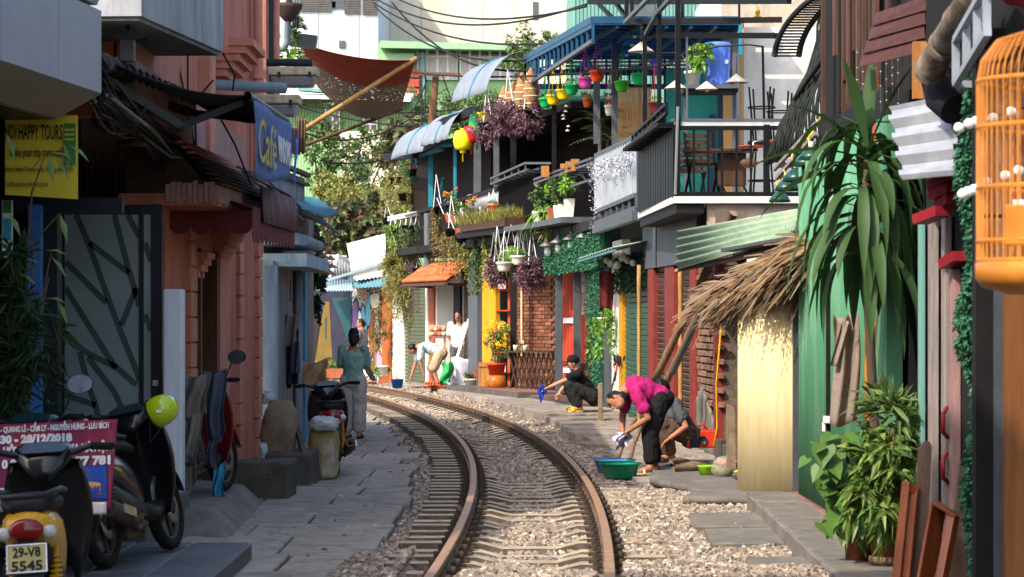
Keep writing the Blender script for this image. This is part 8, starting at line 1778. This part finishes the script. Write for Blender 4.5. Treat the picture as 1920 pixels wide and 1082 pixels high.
person('person','man in a grey shirt and brown trousers crouching behind the woman in magenta',(X(1266,27),27.0,.04),R(195),J,'tee_grey','trouser_brown','hair_black','skin',sleeve=.6,leg=1.85,loose=.025,pants_loose=.03)
# basins, sticks, bucket, bricks
mat('basin_blue','#4f9cc8','#4189b3',.35,4,.02,coat=.2); mat('basin_green','#0f8a62','#0c7552',.35,4,.02,coat=.2)
for (px,py,d,r,h,m_,lab) in ((1152,893,25.35,.215,.15,'basin_blue','round light blue plastic wash basin behind the green one'),(1163,896,24.8,.205,.145,'basin_green','round dark green plastic wash basin at the woman\'s feet')):
    c = P(px,py,d); c.z = .0; t = thing('wash_basin',lab,'basin',c); mb = MB(); mb.lathe([(.001,0),(r*.72,0),(r*.78,.01),(r*.95,h*.9),(r*1.05,h),(r*1.05,h+.008),(r*.94,h*.94),(r*.74,.02),(.001,.02)],28,c); mb.build('shell',m_,t); mb = MB(); mb.lathe([(r*1.02,h-.006),(r*1.06,h),(r*1.06,h+.012),(r*1.02,h+.01)],28,c); mb.build('rim',m_,t)
for i,(a,b,lab) in enumerate(((P(1150,862,25.6),P(1192,785,25.9),'wooden stake slanting out of the ground behind the basins'),(P(1176,862,25.8),P(1202,800,26.2),'second wooden stake slanting beside the first'))):
    mb = MB(); mb.tube([a+V((0,0,-.12)),a.lerp(b,.5),b],[.026,.024,.022],8); mb.build('wooden_stake','old_bamboo',label=lab,cat='stake')
c = P(745,728,53.2); c.z = .12; t = thing('mortar_bucket','blue bucket full of mortar near the bricklayer','bucket',c); mb = MB(); mb.lathe([(.001,0),(.1,0),(.145,.2),(.15,.2),(.14,.19),(.095,.015)],18,c); mb.build('shell','sign_blue',t); mb = MB(); mb.lathe([(.14,.185),(.07,.21),(.001,.22)],14,c); mb.build('mortar','concrete',t)
mat('hollow_brick','#c4673c','#a9522c',.85,8,.2,50,rand=.15)
for i in range(9):
    c = P(803+random.uniform(0,26),722,50.9+random.uniform(-.3,.3)); c.z = .215+.075*(i % 2); t = thing('hollow_brick','orange hollow brick in the small heap by the bricklayer','brick',c,random.uniform(-.5,.5),group='hollow bricks by the bricklayer'); mb = MB(); mb.box((0,0,0),(.2,.1,.07)); mb.build('body','hollow_brick',t,world=False)
    for x in (-.055,0,.055): mb = MB(); mb.box((x,-.05,0),(.03,.006,.035)); mb.build('hole','dark_interior',t,world=False)
for i in range(5): c = P(random.uniform(770,850),727,51); c.z = .2; mb = MB(); blk_ = MB(); blk_.box(c,(.3,.2,.04),random.random()); blk_.build('rubble_slab','tile_edge',label='flat rubble slab lying before the hut',cat='rubble',group='rubble before the hut')
# ================================================================== SCOOTERS, LEFT CLUTTER
mat('paint_black','#141417','#0d0d10',.3,5,.02,coat=.5,dirt='#2b2a29',dscale=4); mat('paint_yellow','#d39a14','#bd860f',.35,5,.02,coat=.4,dirt='#8a6514',dscale=5); mat('paint_darkblue','#1a2a3a','#13202c',.3,5,.02,coat=.4); mat('paint_red','#7a1a1e','#631317',.3,5,.02,coat=.4)
mat('tyre','#1b1a1a','#121111',.9,15,.4,60,dirt='#3b3630',dscale=6); mat('seat_vinyl','#1c1b1d','#131215',.6,9,.1,60); mat('lens_red','#7d1512','#5e0e0c',.2,4,.02,coat=.5); mat('lens_clear','#b9b3a8','#a09a90',.2,4,.02,coat=.5); mat('plate','#b9a86e','#a3935c',.6,6,.05); mat('exhaust','#5b5048','#3f3731',.6,6,.15,metal=.5,dirt='#7a5a40',dscale=6); mat('spring_yellow','#c98f14','#b07c0e',.4,5,0); mat('lime_helmet','#a9c41f','#96af18',.2,4,0,coat=.6); mat('mirror_glass','#c9d2da','#b9c2ca',.05,2,0,metal=1.0); mat('dash','#22343f','#182530',.2,9,0,coat=.5); mat('grip','#18181a','#101012',.9,20,.3,80)
def loft(mb,secs,n=16,e=2.6):
    """secs: (x, zc, half width, half height)"""
    vs = []; sm = mb.smooth; mb.smooth = True
    for (x,zc,hw,hh) in secs:
        for k in range(n):
            a = 2*math.pi*k/n; c,s = math.cos(a),math.sin(a); vs.append((x,hw*math.copysign(abs(c)**(2/e),c),zc+hh*math.copysign(abs(s)**(2/e),s)))
    fs = [(i*n+k,i*n+(k+1) % n,(i+1)*n+(k+1) % n,(i+1)*n+k) for i in range(len(secs)-1) for k in range(n)]+[tuple(range(n-1,-1,-1)),tuple((len(secs)-1)*n+k for k in range(n))]
    mb.add(vs,fs); mb.smooth = sm
def scooter(lab,loc,rz,paint='paint_black',paint2='paint_black',plate_txt=None,spring='exhaust',steer=0.0,lean=.06,spokes=True,mirrors=True):
    t = thing('motor_scooter',lab,'scooter',loc,rot=(-lean,0,rz)); B = lambda mb,nm,m,par=t,**k: mb.build(nm,m,par,world=False,**k)
    W,r = .62,.285
    for x,nm in ((-W,'rear_wheel'),(W,'front_wheel')):
        c = V((x,0,r)); w = MB(); Mx = Matrix.Rotation(R(90),3,'X')
        if x > 0 and steer: Mx = Matrix.Rotation(steer,3,'Z')@Mx
        w.lathe([(r-.075,-.03),(r-.03,-.044),(r-.008,-.03),(r,0),(r-.008,.03),(r-.03,.044),(r-.075,.03),(r-.075,-.03)],28,c,Mx); wh = B(w,nm,'tyre')
        w = MB(); w.lathe([(r-.07,-.028),(r-.085,-.024),(r-.09,0),(r-.085,.024),(r-.07,.028)],28,c,Mx); w.lathe([(.001,-.05),(.045,-.05),(.05,0),(.045,.05),(.001,.05)],14,c,Mx); B(w,'rim','exhaust',wh)
        for q in range(5): an = q*1.2566; e = Mx@V((math.cos(an),math.sin(an),0)); w = MB(); w.bar(c+e*.04,c+e*(r-.08),.022,.03); B(w,'spoke','exhaust',wh)
        w = MB(); w.lathe([(.05,.055),(.11,.055),(.11,.06),(.05,.06)],18,c,Mx); B(w,'brake_disc','chrome',wh)
    b = MB(); loft(b,[(-.86,.66,.05,.04),(-.8,.67,.1,.07),(-.66,.65,.135,.1),(-.4,.6,.145,.13),(-.18,.52,.13,.15),(-.02,.44,.11,.12),(.06,.38,.08,.07)]); bd = B(b,'tail_body',paint)
    b = MB(); loft(b,[(-.7,.56,.09,.05),(-.5,.46,.11,.1),(-.25,.36,.12,.12),(0,.3,.11,.09)]); B(b,'lower_cover','plastic_black')
    b = MB(); loft(b,[(-.78,.755,.08,.03),(-.7,.775,.13,.045),(-.4,.76,.145,.05),(-.15,.74,.125,.05),(.05,.72,.08,.035),(.1,.71,.04,.02)]); B(b,'seat','seat_vinyl')
    b = MB(); loft(b,[(0,.3,.11,.08),(.2,.28,.12,.06),(.36,.32,.12,.06)]); B(b,'floorboard','plastic_black')
    b = MB()
    def shield(u_,v): y = (u_-.5)*2; z = .26+.66*v; wd = (.13+.1*math.sin(v*2.6)); return V((.42-.05*v+.1*(1-y*y)*.6-.02,y*wd,z))
    b.grid(shield,14,12,t=.03); B(b,'leg_shield',paint2)
    b = MB(); loft(b,[(.2,.86,.05,.05),(.26,.93,.13,.06),(.34,.96,.16,.06),(.43,.95,.12,.055),(.5,.92,.05,.04)]); hb = B(b,'handlebar_cover',paint2)
    b = MB(); b.prism([(-.1,-.05),(.1,-.05),(.13,.0),(.08,.06),(-.08,.06),(-.13,0)],(.26,0,.985),(0,-1,0),(.75,0,.45),.008); B(b,'instrument_panel','dash',hb)
    for y in (-1,1):
        b = MB(); b.tube([(.32,y*.12,.95),(.27,y*.24,.985),(.2,y*.35,.98)],[.02,.016,.016],8); hn = B(b,'handlebar','plastic_black'); b = MB(); b.tube([(.255,y*.25,.985),(.19,y*.365,.98)],.02,10); B(b,'grip','grip',hn); b = MB(); b.tube([(.3,y*.22,.975),(.29,y*.36,.955)],.007,6); B(b,'lever','chrome',hn)
        if mirrors and y in mirrors: b = MB(); b.tube([(.28,y*.2,.98),(.3,y*.24,1.08),(.27,y*.3,1.17)],.007,6); mr = B(b,'mirror_stem','plastic_black'); b = MB(); b.lathe([(.001,-.014),(.055,-.01),(.062,0),(.058,.003)],16,(.27,y*.33,1.18),Euler((0,R(-85),0)).to_matrix(),1,1.4); B(b,'mirror_back','plastic_black',mr); b = MB(); b.lathe([(.058,.004),(.001,.005)],16,(.27,y*.33,1.18),Euler((0,R(-85),0)).to_matrix(),1,1.4); B(b,'mirror_glass','mirror_glass',mr)
    b = MB(); b.ball((.5,0,.82),1,14,10,1,1,1,Matrix.Diagonal((.05,.1,.07))); B(b,'headlight','lens_clear')
    b = MB(); fn = lambda u_,v: V((W+(r+.035)*math.cos(R(20+150*u_)),(v-.5)*.13,r+(r+.035)*math.sin(R(20+150*u_))-.04*abs(v-.5))); b.grid(fn,14,4,t=.01); B(b,'front_fender',paint2)
    for y in (-.07,.07): b = MB(); b.tube([(W,y,r),(.44,y*.8,.8)],.022,8); B(b,'fork','plastic_black')
    b = MB(); fn = lambda u_,v: V((-W+(r+.04)*math.cos(R(60+100*u_)),(v-.5)*.15,r+(r+.04)*math.sin(R(60+100*u_)))); b.grid(fn,12,4,t=.012); B(b,'rear_fender','plastic_black')
    b = MB(); b.ball((-.855,0,.66),1,14,10,1,1,1,Matrix.Diagonal((.035,.085,.055))); B(b,'tail_light','lens_red')
    for y in (-1,1):
        b = MB(); b.ball((-.84,y*.105,.645),1,10,8,1,1,1,Matrix.Diagonal((.03,.038,.035))); B(b,'turn_signal','lens_clear'); b = MB(); b.tube([(-.62,y*.1,.3),(-.56,y*.11,.58)],.014,8)
        for q in range(8): z = .34+.024*q; b.lathe([(.028,-.006),(.034,0),(.028,.006)],10,(-.62+.06*(z-.3)/.28,y*.105,z))
        B(b,'shock_absorber',spring)
    b = MB(); b.tube([(-.25,.14,.8),(-.6,.15,.83),(-.84,.1,.82),(-.88,0,.82),(-.84,-.1,.82),(-.6,-.15,.83),(-.25,-.14,.8)],.016,8); B(b,'grab_rail','plastic_black')
    b = MB(); b.tube([(-.05,-.1,.22),(-.3,-.13,.2),(-.45,-.15,.26)],.02,8); ex = B(b,'exhaust_pipe','exhaust'); b = MB(); b.tube([(-.42,-.16,.25),(-.5,-.16,.28),(-.82,-.17,.36),(-.86,-.17,.37)],[.04,.058,.062,.05],14); B(b,'muffler','exhaust',ex); b = MB(); b.lathe([(.03,0),(.018,.002),(.017,.03),(.001,.03)],12,(-.865,-.17,.373),Euler((0,R(-75),0)).to_matrix()); B(b,'muffler_tip','plastic_black',ex); b = MB(); b.bar((-.55,-.23,.31),(-.76,-.235,.355),.01,.06); B(b,'heat_shield','chrome',ex)
    b = MB(); b.box((-.2,0,.22),(.3,.18,.16)); b.lathe([(.001,-.11),(.08,-.11),(.09,0),(.08,.11),(.001,.11)],14,(-.12,0,.24),Matrix.Rotation(R(90),3,'X')); B(b,'engine','exhaust',bevel=.02); b = MB(); b.bar((-.1,.1,.24),(-W,.1,r),.05,.07); b.bar((-.1,-.09,.24),(-W,-.09,r),.03,.05); B(b,'swingarm','exhaust'); b = MB(); b.tube([(-.1,.1,.18),(-.16,.26,.012)],.012,6); B(b,'kickstand','steel_dark')
    [B(MB().bar((-.12,y*.12,.26),(-.1,y*.26,.25),.02),'footpeg','grip') for y in (-1,1)]
    if plate_txt:
        b = MB(); b.box((0,0,0),(.012,.19,.14)); b.v = [tuple(Matrix.Rotation(R(18),3,'Y')@V(v)+V((-.9,0,.53))) for v in b.v]; pl = B(b,'number_plate','plate',bevel=.004); Mt = MW[t.name]@Matrix.Translation((-.9,0,.53))@Matrix.Rotation(R(18),4,'Y')
        b = MB(); b.bar((-.885,0,.6),(-.8,0,.62),.08,.02); B(b,'plate_bracket','plastic_black'); MW[pl.name] = MW[t.name].copy()
        for s_,z,wd in ((plate_txt[0],.008,.13),(plate_txt[1],-.058,.145)):
            me = text_mesh(s_,.065,.002,wd); me.materials.append(M['letter_dark']); m_ = Mt@basis(V((-.0075,wd/2,z)),(0,-1,0),(0,0,1),(-1,0,0)); pieces('plate_characters',me,None,pl,[m_])
        b = MB()
        for (y,z,sy,sz) in ((0,.066,.186,.006),(0,-.066,.186,.006),(.091,0,.006,.13),(-.091,0,.006,.13)): b.box((-.0075,y,z),(.004,sy,sz))
        b.v = [tuple(Matrix.Rotation(R(18),3,'Y')@V(v)+V((-.9,0,.53))) for v in b.v]; B(b,'plate_frame','chrome',pl)
    return t
# nearest: yellow
ya = scooter('yellow and black scooter with number plate parked nearest the steps',(-2.34,12.25,-.03),R(96),'paint_yellow','paint_black',('29-V8','5545'),'spring_yellow',mirrors=())
# black scooter by the white pillar
kb = scooter('black scooter with instrument dial standing by the white pillar',(-2.44,15.9,.05),R(79),'paint_black','paint_black',None,'exhaust',lean=.2,mirrors=())
t = thing('helmet','lime green open helmet hanging on the black scooter','helmet',P(300,795,15.6)); c = P(302,770,15.6); mb = MB(); mb.lathe([(.001,.115),(.05,.105),(.088,.066),(.102,.01),(.1,-.05),(.092,-.06),(.09,-.02),(.075,.05),(.001,.098)],24,c,Euler((R(15),R(62),0)).to_matrix()); mb.build('shell','lime_helmet',t); mb = MB(); mb.lathe([(.101,-.045),(.105,-.055),(.097,-.066),(.09,-.056)],24,c,Euler((R(15),R(62),0)).to_matrix()); mb.build('rim','plastic_black',t); mb = MB(); mb.box(c+V((.0,-.104,.0)),(.035,.004,.018)); mb.build('badge','plug_white',t); mb = MB(); mb.tube([c+V((-.07,-.05,-.07)),c+V((-.06,-.06,-.2)),c+V((0,-.05,-.12))],.006,5); mb.build('strap','plastic_black',t)
# printed banner sheet
mat('vinyl_maroon','#7d2040','#691835',.5,5,.12,20); mat('vinyl_blue','#16449a','#103884',.5,5,.1,20); mat('vinyl_white','#c9c5c8','#b3afb3',.6,5,.1,20); mat('gold_ink','#b9905a','#a17a46',.6,5,0)
D = 13.7; k = D/F; t = thing('vinyl_sheet','maroon printed vinyl sheet with white lettering draped over the parked scooters','banner',P(110,960,D))
def vs_(px,py,off=0): return P(px,py,D+.06*math.sin(px*.045+1)-.05*math.cos(py*.02))+V((0,-off,0))
mb = MB(); mb.grid(lambda u_,v: vs_(-20+(241-14*v)*u_,797-11*u_+(163+8*u_)*v),40,24,t=.004); mb.build('sheet','vinyl_maroon',t)
mb = MB(); mb.grid(lambda u_,v: vs_(100+101*u_,874+66*v-2*u_,.008),16,10,t=.003); mb.build('blue_panel','vinyl_blue',t); mb = MB(); mb.grid(lambda u_,v: vs_(95+105*u_,941+23*v,.008),12,4,t=.003); mb.build('white_strip','vinyl_white',t)
mb = MB(); mb.grid(lambda u_,v: vs_(-18+52*u_,915+44*v,.008),12,4,t=.003); mb.build('white_strip','vinyl_white',t)
def vtext(s,px,py,h,wpx,m_,sk=-.045,off=.014,bold=.004):
    me = text_mesh(s,h*k*1.35,bold,wpx*k); me.materials.append(M[m_])
    for v in me.vertices:
        x,y,z = v.co; q = vs_(px+x/k,py-y/k+sk*(x/k),off+z); v.co = MW[t.name].inverted()@q
    o = bpy.data.objects.new('lettering',me); COL.objects.link(o); o.parent = t
vtext('- QUANG LÊ - CẨM LY - NGUYỄN HƯNG - LƯU BÍCH',2,811,11,203,'letter_white',bold=.002); vtext('8:30 - 28/12/2018',-14,832,15,150,'letter_white',-.035); vtext('HỘI NGHỊ QUỐC GIA HÀ NỘI',7,853,15,196,'letter_white'); vtext('0 98',4,878,16,38,'letter_white'); vtext('77 781',142,872,16,66,'letter_white'); vtext('Vin',128,920,12,24,'gold_ink',0,.018); vtext('M3',2,942,18,24,'sign_red',0,.018)
mb = MB(); mb.grid(lambda u_,v: vs_(158+32*u_,906+22*v-3*math.sin(u_*3.1),.013),8,4,t=.003); mb.build('gold_badge','gold_ink',t); vtext('Gold',161,923,12,27,'vinyl_blue',0,.022)
# third scooter behind the sheet carries it
t3 = scooter('dark scooter hidden behind the maroon vinyl sheet',(-2.95,14.6,.03),R(80),'paint_black','paint_black',None,mirrors=(-1,))
# covered scooter by the salmon wall
t4 = scooter('scooter covered with taupe and slate cloths beside the salmon wall',(-2.72,20.9,.1),R(75),'paint_darkblue','paint_red',None,mirrors=(-1,))
mat('cloth_taupe','#7d756b','#665f56',.95,5,.4,22); mat('cloth_slate','#4a5260','#3b424e',.95,5,.4,22)
def drape(lab,x0,x1,y0,y1,d,m_,skew=0,fl=.05,taper=0,nm='draped_cloth'):
    mb = MB(); mb.grid(lambda u_,v: P(x0+(x1-x0)*(u_*(1-taper*v)+taper*v*.5)+skew*v+2.5*math.sin(v*7),y0+(y1-y0)*v*(1-.12*abs(math.sin(u_*5)))+6*math.sin(u_*4),d)+V((0,fl*math.sin(u_*9+v*2)+(.18*(1-v)**3),0)),18,18,t=.008); return mb.build(nm,m_,label=lab,cat='cloth')
drape('taupe cloth draped over the covered scooter',338,390,702,790,20.4,'cloth_taupe',-2); drape('slate blue garment draped over the covered scooter',376,420,696,830,20.5,'cloth_slate',8,taper=.2); drape('long taupe sacking hanging beside the white pillar',338,375,775,925,20.2,'cloth_taupe',-6); drape('teal cloth hanging low behind the covered scooter',395,418,870,945,20.9,'turquoise',4,.03); drape('dark slate sleeve hanging below the garment',390,410,790,880,20.45,'cloth_slate',0,.03)
# rear scooter near the woman
t5 = scooter('black and red scooter loaded with sacks beside the standing woman',(-2.0,27.0,-.085),R(97),'paint_red','paint_black',None,'spring_yellow',mirrors=())
mat('sack_jute','#8b7c68','#6c5f4e',.95,6,.5,30,dirt='#4f463a',dscale=4); mat('sack_plastic','#9a8558','#7b6a44',.7,5,.6,16,dirt='#c0c0c0',dscale=4,damt=.7); mat('burlap','#a88260','#8c6a4b',.95,5,.3,40); mat('clear_plastic','#c2c6ca','#9a9ea2',.2,10,.8,14)
def sack(lab,px0,px1,py0,py1,d,m_,dep=.16,sl=0,nm='sack'):
    a,b = P(px0,py1,d),P(px1,py0,d); w_,h = b.x-a.x,b.z-a.z; mb = MB(); n = 20; vs = []; rows = 12; mb.smooth = True
    for i in range(rows+1):
        v = i/rows; sc = (.86+.22*math.sin(v*3.0))*(1-.25*max(0,v-.8)/.2)
        for q in range(n): an = q/n*6.283; rr = 1+.07*math.sin(an*3+i*.9)+.05*math.sin(an*5-i*1.7); vs.append((a.x+w_/2+sl*v+math.copysign(abs(math.cos(an))**.7,math.cos(an))*w_/2*sc*rr,d+math.sin(an)*dep*sc*rr,a.z+h*v+.015*math.sin(an*4+i)))
    mb.add(vs,[(i*n+q,i*n+(q+1) % n,(i+1)*n+(q+1) % n,(i+1)*n+q) for i in range(rows) for q in range(n)]+[tuple(rows*n+q for q in range(n)),tuple(range(n-1,-1,-1))]); return mb.build(nm,m_,label=lab,cat='sack')
sack('stiff jute sack leaning against the pale jamb',488,550,752,860,25.2,'sack_jute',.14,.05); sack('yellowish plastic sack hanging down the side of the loaded scooter',582,636,790,896,25.9,'sack_plastic',.12,-.02); sack('crumpled clear plastic bag on top of the jute sack',492,512,735,756,25.3,'clear_plastic',.07); sack('clear plastic wrapping over the tail of the scooter',582,634,782,806,25.8,'clear_plastic',.1); sack('dark water bottle bag at the foot of the salmon wall',487,502,832,862,25.0,'clear_plastic',.06)
drape('burlap sheet covering a seat behind the loaded scooter',562,612,676,722,33,'burlap',-6,.05,-.3); 
mat('plank_grey','#5d564f','#443f3a',.9,5,.3,30)
for i,(x0,y0,x1,y1) in enumerate(((556,800,578,908),(549,770,574,860),(580,880,586,908))):
    mb = MB(); mb.bar(P(x0,y0,25.3+.1*i),P(x1,y1,24.9+.1*i),.05,.03); mb.build('leaning_plank','plank_grey',label=('long grey plank leaning by the sacks','shorter dark plank leaning behind the long one','plank stub standing beside the sack')[i],cat='plank')
# hanging garments
t = thing('garment_rack','dark trousers and shirts hanging on hooks at the grey house','clothes',P(542,740,31.5)); mat('denim_dark','#34353c','#26272d',.95,5,.4,22)
for i,(x0,x1,y0,y1,m_) in enumerate(((527,546,622,728,'denim_dark'),(540,560,618,720,'denim_dark'),(535,556,590,650,'cloth_taupe'),(548,562,640,700,'cloth_slate'))):
    mb = MB(); mb.grid(lambda u_,v: P(x0+(x1-x0)*u_,y0+(y1-y0)*v,31.5-.1*i)+V((0,.04*math.sin(u_*8+v*3+i),0)),10,12,t=.02); mb.build('garment',m_,t)
mb = MB(); mb.tube([P(528,600,31.5),P(545,585,31.5),P(562,602,31.5)],.008,5); mb.build('hanger','chrome',t)
mat('sticker_red','#8d3a44','#73303a',.8,6,.05)
mb = MB(); mb.box(P(537,545,31.9)+V((0,-.02,0)),(.12,.012,.3)); mb.build('old_poster','sticker_red',label='faded red poster pasted on the downpipe of the grey house',cat='poster')
# bush and twigs at far left
random.seed(11); D = 15.4
t = thing('oleander_bush','dark narrow leaved bush in front of the blue post','bush',P(45,800,D)); mb = MB()
for (px,py,rx,rz,n_) in ((40,560,.18,.35,260),(30,680,.22,.4,520),(70,640,.16,.3,220),(20,470,.1,.3,90),(60,740,.2,.25,260)): cloud(mb,P(px,py,D),(rx,.2,rz),n_,.15,.02,.1,.25)
mb.build('foliage','leaf_dark',t); mb = MB()
for i in range(12): mb.tube([P(45,830,D),P(40+random.uniform(-30,30),660,D),P(40+random.uniform(-45,60),500+random.uniform(-60,80),D)],[.012,.009,.004],5)
mb.tube([P(45,700,D),P(50,480,D),P(60,360,D),P(85,290,D)],[.012,.01,.007,.004],5); mb.tube([P(50,470,D),P(85,430,D),P(112,400,D)],.005,5); mb.tube([P(50,600,D),P(95,590,D),P(125,700,D)],.004,5); mb.build('stems','bark',t)
for (px,py,dx,dz) in ((85,292,-1,-.8),(90,290,.3,-1),(100,295,.8,-.8),(120,270,.2,-1),(130,272,1,-.5),(95,285,1.0,-.1),(112,402,.4,-1),(35,490,.8,.2),(30,510,1,-.3),(85,470,1,.1),(95,480,.8,-.8),(15,400,.5,-.6),(105,560,.6,-1),(85,560,1,.1),(12,250,.4,-1)): mb = MB(); leaf(mb,P(px,py,D),V((dx,random.uniform(-.3,.1),dz)),(0,-.3,1),.15,.05,.3); mb.build('leaf','leaf_mid',t)

# small litter on the ground
leafmat('litter_mix',['#8a7a5c','#c9c4ba','#6f5a40','#a39078','#d8d4cc','#7d8a5a','#b0543c'],.8,.1); mb = MB(); random.seed(3)
for i in range(260):
    d = random.uniform(14.5,40); u = random.choice((random.uniform(-2.2,-1.0),random.uniform(.7,1.6),random.uniform(-.4,.4)))
    p = tpt(d,u,bz(d,u) if u > -1.2 else -.08); leaf(mb,p+V((0,0,.02)),rnd_dir(-.1,.2),rnd_dir(.6),random.uniform(.03,.08),random.uniform(.02,.05),.1)
mb.build('ground_litter','litter_mix',label='scattered dry leaves and paper scraps along the track',cat='litter',kind='stuff')
